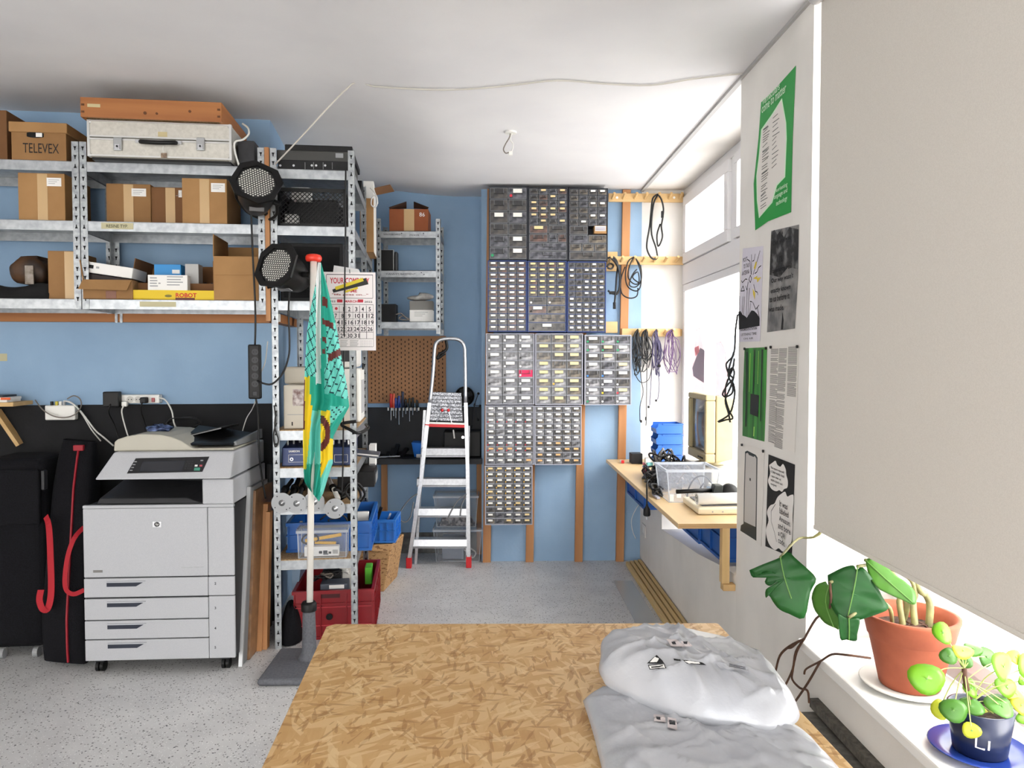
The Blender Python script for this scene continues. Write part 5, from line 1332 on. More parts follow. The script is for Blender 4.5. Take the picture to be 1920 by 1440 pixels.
# ================================================================ ceiling lead and lamp wires
zc_ = lambda p: Vector((p.x, p.y, ceil_z(p.x, p.y)-.006))
def on_ceiling(x, y):
    p = PZ(x, y, ZC)
    for _ in range(6): p = PZ(x, y, ceil_z(p.x, p.y)-.006)
    return p
pts = [on_ceiling(x, y) for x, y in ((660,158),(700,162),(800,168),(880,167),(960,160),(1045,151),(1130,157),(1220,160),(1300,148),(1392,138))]
cable('ceiling_cable', 'thin pale cable stapled across the ceiling from rack to window', [bk(516,308,-.02), bk(560,262,-.1)]+pts, .004, M('ceiling_cable_white', (200,196,188), .6))
lp = on_ceiling(958, 249)
t = thing('lamp_outlet', 'bare lamp wires hanging from a small white ceiling outlet', 'lamp wires', lp, 0)
MB().cyl(lp+Vector((0,0,-.004)), lp+Vector((0,0,.006)), .032, n=18).build('outlet_plate', m_white_p, t)
wp = lambda x, y: P(x, y, lp.y)
MB().tube([wp(957,250), wp(955,258), wp(948,270), wp(944,280), wp(948,287), wp(955,286), wp(958,290)], .0035, 6).build('wire', M('grey_cable', (120,112,104), .5), t, smooth=True)
MB().tube([wp(960,250), wp(957,262), wp(962,270), wp(961,280), wp(957,288)], .0035, 6).build('wire', m_white_c, t, smooth=True)
MB().box(wp(954,286).x, wp(961,286).x, lp.y-.008, lp.y+.008, wp(955,291).z, wp(955,284).z).build('terminal_block', m_white_p, t, bevel=.002)
# ================================================================ timber battens on the back wall
DB = YB-.035
for k, x in enumerate((912.5, 993, 1085, 1162.5)):
    q = PZ(x, 1052, 0); X = P(x, 1040, DB).x
    MB().hexa([(X-.03, DB, 0), (X+.03, DB, 0), (X+.03, YB, 0), (X-.03, YB, 0)], [(X+.008, DB, ZC-.004), (X+.068, DB, ZC-.004), (X+.068, YB, ZC-.004), (X+.008, YB, ZC-.004)]).build('trim_%d' % (9+k), m_wood_o, kind='structure', bevel=.002, label='upright orange timber batten on the back wall')
for k, (x0, x1, y0, y1) in enumerate(((1137, 1158, 472, 508), (1136, 1158, 603, 624))):
    a = P(x0, y1, DB); b = P(x1, y0, DB)
    MB().box(a.x, b.x, DB+.004, YB, a.z, b.z).build('trim_%d' % (13+k), m_wood_lx, kind='structure', label='short timber cross piece between battens')
# ================================================================ small parts cabinets
DF = DB-.15
m_cab = {'black': M('cabinet_black', (26,30,40), .5), 'blue': M('cabinet_blue', (36,58,116), .45), 'grey': M('cabinet_grey', (162,164,176), .5)}
m_dr_front = [M('drawer_clear_%d' % k, c, .22, c2=c2, nscale=26, ndetail=3, lo=.4, hi=.66) for k, (c, c2) in enumerate((((54,54,56), (92,88,84)), ((62,60,58), (128,118,104)), ((50,52,58), (110,110,118)), ((66,56,54), (120,92,84)), ((84,84,88), (168,168,172))))]
m_dr_rim = M('drawer_rim', (122,124,128), .3)
m_dr_dk = M('drawer_shade', (34,34,38), .5)
m_lab_w = M('label_white', (238,236,228), .7); m_lab_y = M('label_cream', (232,208,152), .7); m_lab_o = M('label_orange', (226,176,120), .7)
DRM = {}
def drawer_mesh(w, h, v):
    """clear drawer front: pane, thin rim, handle lip; origin at its lower left corner"""
    key = (round(w, 4), round(h, 4), v)
    if key in DRM: return DRM[key]
    mb = MB(); r = min(.004, h*.07)
    mb.box(r, w-r, .002, .10, r, h-r, 0)                       # pane and tray body
    mb.box(0, w, 0, .006, 0, r, 1); mb.box(0, w, 0, .006, h-r, h, 1)
    mb.box(0, r, 0, .006, r, h-r, 1); mb.box(w-r, w, 0, .006, r, h-r, 1)
    hw = min(w*.62, .07); c = w/2
    mb.box(c-hw/2, c+hw/2, -.010, .002, h*.46, h*.50, 2)       # handle lip
    mb.box(c-hw/2, c-hw/2+.003, -.010, .002, h*.5, h*.9, 1); mb.box(c+hw/2-.003, c+hw/2, -.010, .002, h*.5, h*.9, 1)
    me = bpy.data.meshes.new('drawer'); me.from_pydata([tuple(p) for p in mb.v], [], mb.f); me.update()
    for m in (m_dr_front[v], m_dr_rim, m_dr_dk): me.materials.append(m)
    me.polygons.foreach_set('material_index', mb.m)
    lb = MB(); lb.box(c-hw*.46, c+hw*.46, -.0088, -.0078, h*.52, h*.88)
    lm_ = []
    for k, m in enumerate((m_lab_w, m_lab_y, m_lab_o)):
        l = bpy.data.meshes.new('label_card'); l.from_pydata([tuple(p) for p in lb.v], [], lb.f); l.update(); l.materials.append(m); lm_.append(l)
    DRM[key] = (me, lm_); return DRM[key]
m_dots = {k: M('dot_'+k, c, .5) for k, c in dict(green=(30,150,96), white=(236,236,236), black=(20,20,22), blue=(48,120,196), yellow=(226,190,40), red=(200,40,60), amber=(226,176,60)).items()}
def cabinet(label, x0, x1, y0, y1, kind, rows, labels, dots=None, front=(0,), group='small parts cabinets on the back wall', special=None, edge=None):
    a = P(x0, y1, DF); b = P(x1, y0, DF); W, Hh = b.x-a.x, b.z-a.z
    t = thing('parts_cabinet', label, 'drawer cabinet', (a.x+W/2, DF+.07, a.z), 0, group)
    e = .006; m = m_cab[kind]
    s = MB(); s.box(a.x, b.x, DF, DB, a.z, a.z+e); s.box(a.x, b.x, DF, DB, b.z-e, b.z); s.box(a.x, a.x+e, DF, DB, a.z+e, b.z-e); s.box(b.x-e, b.x, DF, DB, a.z+e, b.z-e); s.box(a.x, b.x, DB-.006, DB, a.z, b.z)
    s.build('housing', m, t)
    tot = sum(r[0] for r in rows); z = b.z-e; ih = Hh-2*e
    for ri, r in enumerate(rows):
        h = ih*r[0]/tot; z -= h
        wt = sum(r[1]); x = a.x+e
        if ri: MB().box(a.x+e, b.x-e, DF+.001, DF+.12, z+h-.0015, z+h+.0015).build('divider', m if kind != 'grey' else m_cab['grey'], t)
        for ci, w_ in enumerate(r[1]):
            w = (W-2*e)*w_/wt
            sp = special.get((ri, ci)) if special else None
            if sp == 'missing': x += w; continue
            v = front[RND.randrange(len(front))]
            me, lm_ = drawer_mesh(w-.005, h-.005, v)
            o = bpy.data.objects.new('drawer', me); COL.objects.link(o); o.parent = t
            o.location = WM[t.name].inverted() @ Vector((x+.0025, DF+.004+RND.uniform(0, .002), z+.0025))
            WM[o.name] = WM[t.name]
            lv = labels(ri, ci, RND.random()) if labels else None
            if lv is not None:
                l = bpy.data.objects.new('label_card', lm_[lv]); COL.objects.link(l); l.parent = o
            dv = dots(ri, ci, RND.random()) if dots else None
            if dv:
                q = Vector((w*.13, 0, h*.28))
                dm = MB(); dm.cyl((q.x, -.003, q.z), (q.x, .001, q.z), min(w, h)*.12, n=10)
                d = bpy.data.meshes.new('colour_dot'); d.from_pydata([tuple(p) for p in dm.v], [], dm.f); d.update(); d.materials.append(m_dots[dv])
                d = bpy.data.objects.new('colour_dot', d); COL.objects.link(d); d.parent = o
            if isinstance(sp, bpy.types.Material): o.material_slots[0].link = 'OBJECT'; o.material_slots[0].material = sp
            x += w
    return t
q4, q2, q1, q3, q5 = [1]*4, [1]*2, [1], [1]*3, [1]*5
m_pink = M('hot_pink', (214,24,84), .5)
cabinet('black cabinet with twelve large drawers at the top end of the drawer wall', 916.5, 989.5, 349.5, 487, 'black', [(1, q2)]*6, lambda r, c, k: 0 if (r, c) in ((0,1),(2,0),(2,1),(4,1),(5,1)) else None, lambda r, c, k: {(0,1): 'red', (5,0): 'green'}.get((r, c)), (0, 0, 2))
cabinet('black cabinet with cream labels on its upper small drawers', 990.5, 1065, 351.5, 488, 'black', [(1, q4)]*6+[(1.45, q2), (1.45, [2,1,1]), (1.4, q1), (1.4, q1)], lambda r, c, k: 1 if (r, c) in ((0,1),(0,3),(1,2),(2,0),(2,3),(3,0),(3,1),(3,2),(3,3),(4,0),(4,1),(4,2),(5,1),(5,3),(6,0)) else None, None, (0, 2, 3))
cabinet('black cabinet at the top with an open slot and a striped carton in it', 1066, 1140, 353, 489, 'black', [(1, q4)]*6+[(1.45, q2), (1.45, q2), (1.3, q3), (1.4, q1)], lambda r, c, k: 0 if (r, c) in ((0,2),(0,3),(2,2),(2,3),(4,2),(4,3),(5,1)) else None, None, (0, 2, 1), special={(6, 1): 'missing'})
a = P(1114, 438, DF); b = P(1137, 423.5, DF)
t = thing('small_carton', 'small tan carton with striped label in the open cabinet slot', 'box', ((a.x+b.x)/2, DF+.03, a.z), 0)
MB().box(a.x, b.x, DF-.006, DF+.08, a.z, b.z).build('body', m_card_l, t, bevel=.002)
MB().box(a.x+.006, b.x-.006, DF-.0075, DF-.0062, a.z+.018, b.z-.004).build('label_card', m_lab_w, t)
for k in range(2): MB().box(a.x+.008, b.x-.008, DF-.009, DF-.0077, a.z+.024+.012*k, a.z+.029+.012*k).build('stripe', M('stripe_violet', (96,70,110), .6), t)
cabinet('blue cabinet with white labels over dark red drawers', 914.5, 988, 488.5, 622, 'blue', [(1, q4)]*12, lambda r, c, k: 0, None, (3, 0, 3))
cabinet('blue cabinet with cream labels above wide clear drawers', 989, 1062.5, 489.5, 622.5, 'blue', [(1, q4)]*6+[(1.5, q2), (1.5, q2), (1.5, q1), (1.5, q1)], lambda r, c, k: (1 if k < .9 else None) if r < 6 else (0 if (r, c) in ((7,0),(9,0)) else None), lambda r, c, k: {(6,0): 'white', (6,1): 'white', (7,0): 'black', (7,1): 'black', (8,0): 'black', (9,0): 'black'}.get((r, c)), (1, 0, 3))
cabinet('blue cabinet with five columns of white labelled drawers', 1063.5, 1136.5, 490.5, 623, 'blue', [(1, q5)]*12, lambda r, c, k: 0 if (r > 7 or k < .6) else None, None, (0, 2, 1))
cabinet('grey cabinet of three columns with one bright pink drawer', 911.5, 1002, 625.5, 758.5, 'grey', [(1, q3)]*8, lambda r, c, k: 0 if k < .75 and (r, c) != (4, 2) else None, lambda r, c, k: 'white' if k < .4 else 'black', (4, 2, 4), special={(4, 2): m_pink})
cabinet('grey cabinet of three columns with large cream labels', 1003.5, 1093, 625.5, 759, 'grey', [(1, q3)]*8, lambda r, c, k: 1 if k < .85 else None, lambda r, c, k: 'amber' if (r, c) == (5, 1) else None, (1, 4, 0))
cabinet('grey cabinet of three columns with green and coloured dots', 1096, 1184, 628, 759.5, 'grey', [(1, q3)]*8, lambda r, c, k: 0 if k < .6 else (1 if k < .75 else None), lambda r, c, k: 'green' if r < 2 or (r, c) == (7, 0) else ('blue' if r == 4 and c < 2 else {(6,1): 'yellow', (6,2): 'red'}.get((r, c), 'black' if r < 5 else 'white')), (4, 2, 0))
cabinet('grey cabinet of five columns beside the ladder, with some orange labels', 910.5, 1001.5, 760.5, 871.5, 'grey', [(1, q5)]*10, lambda r, c, k: (2 if k > .7 else 0) if r > 5 else (0 if k < .9 else None), lambda r, c, k: 'red' if r in (2, 6, 7) else None, (4, 2, 0))
cabinet('grey cabinet of five columns with white labels over the middle batten', 1002.5, 1090.5, 761, 872, 'grey', [(1, q5)]*10, lambda r, c, k: 0 if r < 6 else (2 if k > .6 else (0 if k < .4 else None)), None, (4, 1, 0))
cabinet('lowest grey cabinet of five columns with yellow dots', 909.5, 998.5, 873, 984.5, 'grey', [(1, q5)]*10, lambda r, c, k: (0 if k < .8 else 1) if r < 7 else (1 if k < .4 else (0 if k < .8 else None)), lambda r, c, k: 'amber' if r < 7 else None, (0, 1, 2))

# ================================================================ peg rails and hanging cables
DP = DB-.018
def peg_rail(label, x0, x1, y0, y1, pegs, dots=()):
    a = P(x0, y1, DP); b = P(x1, y0, DP)
    b.x = min(b.x, XW-.01)
    t = thing('peg_rail', label, 'peg rail', ((a.x+b.x)/2, DP, a.z), 0)
    MB().box(a.x, b.x, DP, DB-.0005, a.z, b.z).build('rail', m_wood_lx, t, bevel=.002)
    for px in pegs:
        q = P(px, (y0+y1)/2, DP)
        MB().cyl((q.x-.004, DP, q.z-.008), (q.x+.004, DP-.055, q.z+.022), .0085, .0105, n=10).build('peg', m_wood_l, t, smooth=False)
    for px in dots:
        q = P(px, (y0+y1)/2, DP); MB().cyl((q.x, DP-.002, q.z), (q.x, DP+.001, q.z), .009, n=12).build('screw_cover', m_white_p, t)
    return t
# a filler board behind the rails where no batten stands
for k, (y0, y1) in enumerate(((363, 378), (481, 496), (616, 631))):
    a = P(1210, y1, DP); b = P(1282, y0, DP)
    MB().box(a.x, XW-.012, DB, YB, a.z+.004, b.z-.004).build('trim_%d' % (15+k), m_wood_lx, kind='structure')
peg_rail('topmost wooden peg rail beside the drawer cabinets', 1141, 1284, 363, 378, (1149, 1169, 1191, 1210, 1233, 1255, 1275), (1157, 1264))
peg_rail('middle wooden peg rail with two cable coils', 1139, 1282, 481, 496, (1144, 1165, 1188, 1206, 1227, 1247, 1268))
peg_rail('lowest wooden peg rail hung thick with thin cables', 1166, 1276, 616, 631, (1196, 1212, 1231, 1246, 1260))
DK = DP-.035
def hang(label, paths, r=.0045, mat=m_black_c, plugs=(), group=None):
    t = thing('hanging_cable', label, 'cable', P(*paths[0][0], DK), 0, group)
    for k, p in enumerate(paths):
        MB().tube([P(x, y, DK-.012*math.sin(i*1.3+k)) for i, (x, y) in enumerate(p)], r, 6).build('cord', mat, t, smooth=True)
    for (x, y, w, h) in plugs:
        q = P(x, y, DK-.004); MB().box(q.x-w/2, q.x+w/2, DK-.014, DK+.006, q.z-h/2, q.z+h/2).build('plug', m_black, t, bevel=.003)
    return t
hang('black cable doubled over a peg of the topmost rail', [[(1233,364),(1224,372),(1221,395),(1218,425),(1213,455),(1214,470),(1222,484),(1232,484),(1230,465),(1222,440),(1222,410),(1226,380),(1233,366)],
    [(1233,364),(1240,374),(1244,392),(1242,412),(1240,425),(1242,445),(1234,462),(1232,440),(1238,420)]], .0065, plugs=((1242, 402, .018, .05),))
hang('thick black cable coil on the first peg of the middle rail', [[(1144,482),(1154,490),(1161,510),(1162,535),(1158,548),(1150,551),(1140,545)], [(1144,482),(1156,496),(1163,520),(1160,546),(1156,552)], [(1140,484),(1150,482),(1158,495),(1156,520),(1154,550),(1152,572)],
    [(1138,500),(1144,494),(1150,498),(1146,504),(1139,502)]], .007, plugs=((1152, 573, .02, .05), (1148, 549, .045, .022)))
hang('thin black cable coil on the middle rail beside the thick coil', [[(1188,482),(1178,490),(1173,510),(1174,530),(1182,542),(1196,545),(1202,530),(1200,505),(1192,484)], [(1188,482),(1180,500),(1178,520),(1188,532),(1198,530),(1196,510),(1186,520),(1200,532)],
    [(1190,482),(1201,500),(1202,525),(1192,538),(1180,534),(1186,515),(1194,505)], [(1172,500),(1164,525),(1166,550),(1180,559),(1194,555),(1196,540)]], .005)
rr = random.Random(3)
def bunch(cx, bot, n, spread, r=.0022):
    ps = []; n = n+5; spread = spread*1.25
    for k in range(n):
        x = cx; s = rr.uniform(-spread, spread); b = bot+rr.uniform(-20, 10)
        p = [(cx, 617), (cx+s*.5-4, 625+rr.uniform(0, 6)), (cx+s, 640+rr.uniform(0, 20)), (cx+s*1.2, (b+650)/2), (cx+s*.6+rr.uniform(-4, 4), b)]
        if k % 2: p += [(cx+s*.2+rr.uniform(-8, 8), b+6), (cx-s*.5, (b+640)/2), (cx-s*.3, 632), (cx+2, 618)]
        ps.append(p)
    return ps
m_vio = M('violet_grey_cable', (66,60,90), .5)
hang('bundle of thin black cables on the first peg of the lowest rail', bunch(1196, 690, 7, 8)+[[(1196,618),(1199,660),(1202,710),(1206,735),(1200,762),(1200,790)], [(1196,618),(1187,640),(1188,690),(1200,716),(1216,712),(1222,690)]], .0032, plugs=((1194, 651, .014, .03), (1202, 790, .012, .02)))
hang('bundle of thin black cables on the second peg of the lowest rail', bunch(1212, 680, 7, 8)+[[(1212,618),(1213,690),(1212,750),(1212,780),(1211,798)]], .0032, plugs=((1211, 785, .01, .028), (1204, 648, .016, .05)))
hang('bundle of violet grey cables on the third peg of the lowest rail', bunch(1231, 690, 8, 9)+[[(1231,618),(1224,660),(1222,690),(1220,730),(1218,760)], [(1231,618),(1238,660),(1235,700),(1236,720),(1234,745),(1230,750)]], .0032, m_vio, plugs=((1216, 763, .014, .018), (1230, 751, .014, .016), (1236, 686, .02, .02)))
hang('bundle of loose violet cables on the last peg of the lowest rail', bunch(1260, 690, 5, 12)+[[(1260,618),(1252,640),(1246,670),(1250,694),(1262,697),(1270,694),(1262,672),(1256,660),(1266,640),(1268,680)]], .0028, M('violet_cable', (92,66,104), .5))

# ================================================================ bench nook on the back wall
x0, x1 = -1.34, P(908, 860, YN).x
m_bb = M('bench_black', (20,21,24), .6, c2=(28,29,33), nscale=8)
zp0, zp1 = P(760, 862, 5.58).z, P(760, 763, YN).z
MB().box(x0, x1-.01, YN-.014, YN, zp0-.01, zp1).build('wall_panel_back', m_bb, kind='structure', label='black splash panel above the workbench')
t = thing('workbench', 'black workbench along the back wall on timber posts', 'workbench', (-.7, 5.78, 0), 0)
zw = P(800, 866, 5.61).z
MB().box(x0, x1-.012, 5.61, YN-.016, zw-.02, zw+.02).build('top', m_bb, t, bevel=.003)
X = P(720, 900, 5.86).x
MB().box(X-.023, X+.023, 5.86, 5.9, .0, zw-.02).build('leg', m_wood_o, t, bevel=.002)
MB().box(x1-.06, x1-.014, 5.86, 5.9, 0, zw-.02).build('leg', m_wood_o, t, bevel=.002)
# pegboard with holes
a = P(690, 756, YN-.02); b = P(836, 630, YN-.02)
t = thing('pegboard', 'brown perforated hardboard above the workbench', 'pegboard', ((a.x+b.x)/2, YN-.01, a.z), 0)
MB().box(a.x, b.x, YN-.018, YN-.012, a.z, b.z).build('sheet', M('hardboard', (158,112,72), .6, c2=(148,104,66), nscale=12), t)
h = MB(); i = 0
p0, p1 = P(696, 637, YN-.0185), P(830, 751, YN-.0185); nx, nz = 20, 15
for i in range(nx):
    for j in range(nz*2-1):
        if (i+j) % 2: continue
        x = p0.x+(p1.x-p0.x)*i/(nx-1); z = p0.z+(p1.z-p0.z)*j/(2*nz-2)
        h.box(x-.004, x+.004, YN-.0186, YN-.0181, z-.0075, z+.0075)
h.build('peg_slots', M('slot_brown', (52,32,20), .9), t, kind='stuff')
MB().box(a.x-.05, b.x-.02, YN-.03, YN-.0145, P(760, 763.5, YN-.03).z, P(760, 756.5, YN-.03).z).build('tool_rail', M('blue_grey_rail', (112,140,168), .5), label='blue grey strip under the pegboard', cat='rail')
# screwdrivers in a holder strip
zk = P(750, 766, YN-.05).z
sc = [(733, 738, 788, 'red'), (738, 738, 780, 'red2'), (742, 746, 784, 'blue'), (748, 742, 796, 'blue'), (755, 734, 782, 'navy'), (761, 748, 776, 'black'), (768, 746, 790, 'black2'), (774, 745, 778, 'black'), (782, 750, 772, 'black2')]
th_ = thing('tool_holder', 'black strip holding screwdrivers below the pegboard', 'holder', P(757, 770, YN-.05), 0)
q0, q1 = P(726, 770, YN-.05), P(788, 764, YN-.05)
MB().box(q0.x, q1.x, YN-.06, YN-.0305, q0.z, q1.z).build('strip', m_black, th_, bevel=.002)
for k in range(9):
    q = P(728+k*7.1, 767, YN-.06); MB().box(q.x-.006, q.x+.006, YN-.0615, YN-.0602, q.z-.012, q.z+.012).build('slot_mark', m_white_p, th_)
hc = {'red': (190,40,34), 'red2': (216,90,60), 'blue': (32,60,140), 'navy': (30,40,64), 'black': (26,26,28), 'black2': (44,44,40)}
names = {'red': 'red handled', 'red2': 'orange handled', 'blue': 'blue handled', 'navy': 'tall navy handled', 'black': 'black handled', 'black2': 'dark green handled'}
seen = {}
for k, (x, yt, yb_, c) in enumerate(sc):
    seen[c] = seen.get(c, 0)+1
    lab = names[c]+' screwdriver in the strip under the pegboard'+(', beside the tall navy one' if (c == 'blue' and seen[c] == 2) else ', beside the orange one' if c == 'blue' else ', next to the ladder' if seen[c] == 2 else '')
    a = P(x, yt, YN-.075); b = P(x, 765, YN-.075); e = P(x, yb_, YN-.075)
    t = thing('screwdriver', lab, 'screwdriver', (a.x, YN-.075, e.z), 0, 'screwdrivers under the pegboard')
    MB().lathe([(.002, 0), (.011, .004), (.012, (a.z-b.z)*.5), (.009, (a.z-b.z)*.75), (.012, a.z-b.z-.008), (.006, a.z-b.z)], (a.x, YN-.075, b.z), 10).build('handle', M('grip_'+c, hc[c], .4), t, smooth=True)
    MB().cyl((a.x, YN-.075, e.z), (a.x, YN-.075, b.z), .0035, n=8).build('shaft', m_chrome, t)
# things on the bench
q = P(780, 858, 5.73); b = P(772, 829, 5.73)
t = thing('blue_bin', 'small blue parts bin on the workbench behind the ladder', 'bin', (q.x, 5.75, zw+.02), 0)
MB().hexa([(b.x+.02, 5.72, zw+.021), (b.x+.09, 5.72, zw+.021), (b.x+.09, 5.82, zw+.021), (b.x+.02, 5.82, zw+.021)], [(b.x, 5.7, b.z), (b.x+.1, 5.7, b.z-.01), (b.x+.1, 5.84, b.z), (b.x, 5.84, b.z)]).build('tub', m_blue_c, t, bevel=.003)
MB().cyl((b.x+.04, 5.69, zw+.035), (b.x+.07, 5.69, zw+.035), .014, n=12).build('white_roll', m_white_p, label='small white roll before the blue bin', cat='roll')
q = P(735, 858, 5.73)
mb = MB(); 
for k in range(5): mb.bar((q.x-.03+.025*k, 5.7+.03*(k % 2), zw+.03), (q.x-.03+.035*k, 5.78, zw+.05+.03*(k % 3)), .03, .022)
mb.build('dark_tools', m_eq, label='heap of dark tools on the workbench under the screwdrivers', cat='tools')
MB().bar(P(708, 857, 5.64), P(750, 855, 5.64), .012, .008).build('metal_ruler', m_chrome, label='thin metal bar at the front of the workbench', cat='bar')
t = thing('drill_press', 'dark bench machine with a pale lever behind the ladder', 'machine', P(855, 860, 5.73), 0)
a = P(832, 858, 5.73); b = P(902, 808, 5.73)
MB().box(a.x, b.x, 5.7, 5.88, zw+.021, b.z).build('body', m_black, t, bevel=.01)
MB().bar(P(852, 822, 5.69), P(850, 806, 5.69), .01, .01).build('lever', m_white_p, t)
MB().cyl(P(868, 820, 5.695), P(868, 820, 5.7), .012, n=10).build('knob', m_chrome, t)
# clip fan
fc = P(871, 743, 5.8)
t = thing('desk_fan', 'black round fan on the wall behind the ladder', 'fan', fc, 0)
MB().lathe([(.001, .07), (.05, .068), (.075, .03), (.077, .0), (.074, -.006)], fc, 24, axis=(0, 1, 0)).build('shell', m_black, t, smooth=True)
for k in range(5):
    r_ = .015+.0148*k; MB().tube([fc+Vector((r_*math.cos(i*.524), -.012, r_*math.sin(i*.524))) for i in range(13)], .0018, 5, smooth=0).build('guard_ring', m_black, t)
for k in range(4):
    th = k*math.pi/2+.4; a = fc+Vector((.012*math.cos(th), .01, .012*math.sin(th))); b = fc+Vector((.062*math.cos(th), .02, .062*math.sin(th)))
    MB().bar(a, b, .04, .004, up=(0, 1, .3)).build('blade', m_dark, t)
MB().cyl(fc+Vector((0, -.004, 0)), fc+Vector((0, .06, 0)), .016, n=14).build('hub', m_black, t)
MB().box(fc.x-.012, fc.x+.012, 5.86, YN-.0005, fc.z-.03, fc.z+.03).build('wall_mount', m_black, t)
# star shaped handwheel
c = P(889, 760, 5.72)
t = thing('wall_antenna', 'dark rod cluster with round tips hanging beside the fan', 'rods', c, 0)
for (x, y) in ((897, 738), (900, 761), (896, 787), (884, 800)):
    e = P(x, y, 5.7); MB().cyl(c, e, .003, n=6).build('rod', m_dark, t)
    MB().sphere(e, .010, 8).build('tip', m_black, t, smooth=True)
MB().cyl(c, c+Vector((0, YN-.0005-c.y, 0)), .006, n=8).build('mount', m_dark, t)

# ================================================================ stepladder (folded, leaning)
lb, rb = PZ(766, 1062, 0), PZ(879, 1058, 0)
Y0 = lb.y-.03; Y1 = 5.24
def LP(x, y):
    """pixel on the ladder plane, leaning back from Y0 at the floor"""
    n = Vector((0, 2.0, -(Y1-Y0-.0))).normalized()
    return PP(x, y, (0, Y0, 0), n)
Y1 = Y0+.07
t = thing('step_ladder', 'aluminium step ladder with red feet and red platform edge', 'ladder', ((lb.x+rb.x)/2, Y0, 0), 0)
m_al = M('ladder_aluminium', (198,200,204), .32, .8, c2=(182,184,188), nscale=60)
def rail(pts, name='side_rail'):
    mb = MB(); ps = [LP(*p) for p in pts]
    for a_, b_ in zip(ps, ps[1:]): mb.bar(a_, b_, .027, .05, up=(0, 1, 0))
    return mb.build(name, m_al, t)
rail([(767, 1052), (790, 900), (806, 755)]); rail([(879, 1050), (877, 880), (873.5, 755)])
loopm = [(806, 757), (812, 700), (815, 655), (819, 642), (830, 636), (850, 635), (862, 638), (870, 648), (872, 670), (873, 757)]
MB().tube([LP(*p)+Vector((0, -.01, 0)) for p in loopm], .0135, 10).build('top_hoop', m_al, t, smooth=True)
for k, (yt, ybt, xl, xr) in enumerate(((841, 857, 789, 876), (898, 913, 781, 877), (954, 970, 775, 878), (1012, 1028, 771, 879))):
    a_, b_, c_, d_ = LP(xl, ybt), LP(xr, ybt), LP(xr, yt), LP(xl, yt)
    o = Vector((0, .09, .0))
    st = MB().hexa([a_+Vector((0,0,.012)), b_+Vector((0,0,.012)), b_+o+Vector((0,0,.012)), a_+o+Vector((0,0,.012))], [d_+Vector((0,.01,0)), c_+Vector((0,.01,0)), c_+o, d_+o]).build('step', m_al, t, bevel=.002)
    MB().hexa([a_+Vector((0,-.004,0)), b_+Vector((0,-.004,0)), b_+Vector((0,.01,0)), a_+Vector((0,.01,0))], [a_+Vector((0,-.004,.011)), b_+Vector((0,-.004,.011)), b_+Vector((0,.01,.011)), a_+Vector((0,.01,.011))]).build('step_lip', M('lip_dark_alu', (150,152,156), .35, .8), st)
# platform folded upright with ribbed tread
pa, pb, pc, pd = LP(803, 789), LP(868, 791), LP(865, 737), LP(808, 735)
off = Vector((0, .03, 0)); nn = Vector((0, -1, 0))
tp = MB().hexa([p+off for p in (pa, pb, pc, pd)], [p+off+Vector((0, .015, 0)) for p in (pa, pb, pc, pd)]).build('platform', M('tread_grey', (120,122,126), .45, .5, c2=(70,72,76), nscale=90, ndetail=2, lo=.45, hi=.55), t)
for k in range(8):
    f = (k+.5)/8; l = pa+(pd-pa)*f+off; r_ = pb+(pc-pb)*f+off
    MB().bar(l+Vector((.004,-.004,0)), r_+Vector((-.004,-.004,0)), .02, .008, up=(0, 1, 0)).build('tread_rib', M('tread_light', (176,178,184), .35, .6, c2=(96,98,104), nscale=120, ndetail=2, lo=.45, hi=.55), tp)
fa, fb_ = LP(797, 797), LP(872, 799)
MB().bar(fa, fb_, .05, .022, up=(0, 0, 1)).build('platform_edge', m_red, t, bevel=.003)
MB().bar(LP(797, 792.5), LP(872, 794.5), .045, .012, up=(0, 0, 1)).build('platform_lip', m_white_p, t)
for (x0_, y0_, x1_, y1_) in ((818, 792, 829, 769), (847, 793, 841, 769)):
    MB().cyl(LP(x0_, y0_)+Vector((0,-.012,0)), LP(x1_, y1_)+Vector((0,-.012,0)), .003, n=6).build('strut', m_chrome, t)
    MB().sphere(LP(x1_, y1_)+Vector((0,-.014,0)), .012, 8).build('strut_knob', m_red, t, smooth=True)
for p in ((767, 1052), (879, 1050)):
    q = LP(*p); MB().box(q.x-.02, q.x+.02, q.y-.03, q.y+.03, .0, q.z+.03).build('foot', m_red, t, bevel=.004)
for (x0_, x1_, yt) in ((795, 800, 770), (878, 876, 800)):
    a_ = LP(x0_, yt)+Vector((0, .07, 0)); b_ = Vector((LP(x1_, 1050).x+(-.005 if x0_ > 850 else -.03), Y0+.1, .0))
    if x0_ < 850: b_ = Vector((LP(772, 1045).x+.02, Y0+.1, 0))
    MB().bar(a_, b_, .02, .03, up=(0, 1, 0)).build('rear_leg', m_al, t)
# grey webbing straps
def sling(pts): 
    return MB().tube([LP(x, y)+Vector((0, -.03, 0)) for x, y in pts], .005, 5).build('safety_strap', M('webbing_grey', (110,112,114), .7), t, smooth=True)
sling([(783, 925), (772, 932), (760, 945), (750, 962), (752, 974), (762, 977), (771, 966), (776, 940)])
sling([(875, 925), (862, 934), (850, 950), (842, 966), (842, 974), (848, 978)]); sling([(874, 930), (868, 940), (864, 955), (863, 966)])
sc_ = LP(820, 665)
MB().tube([LP(836, 638), LP(838, 652), LP(832, 660), LP(824, 664), LP(820, 672), LP(824, 670), LP(834, 662)], .011, 7).build('black_strap', m_black, smooth=True, label='black strap wrapped round the ladder hoop', cat='strap')

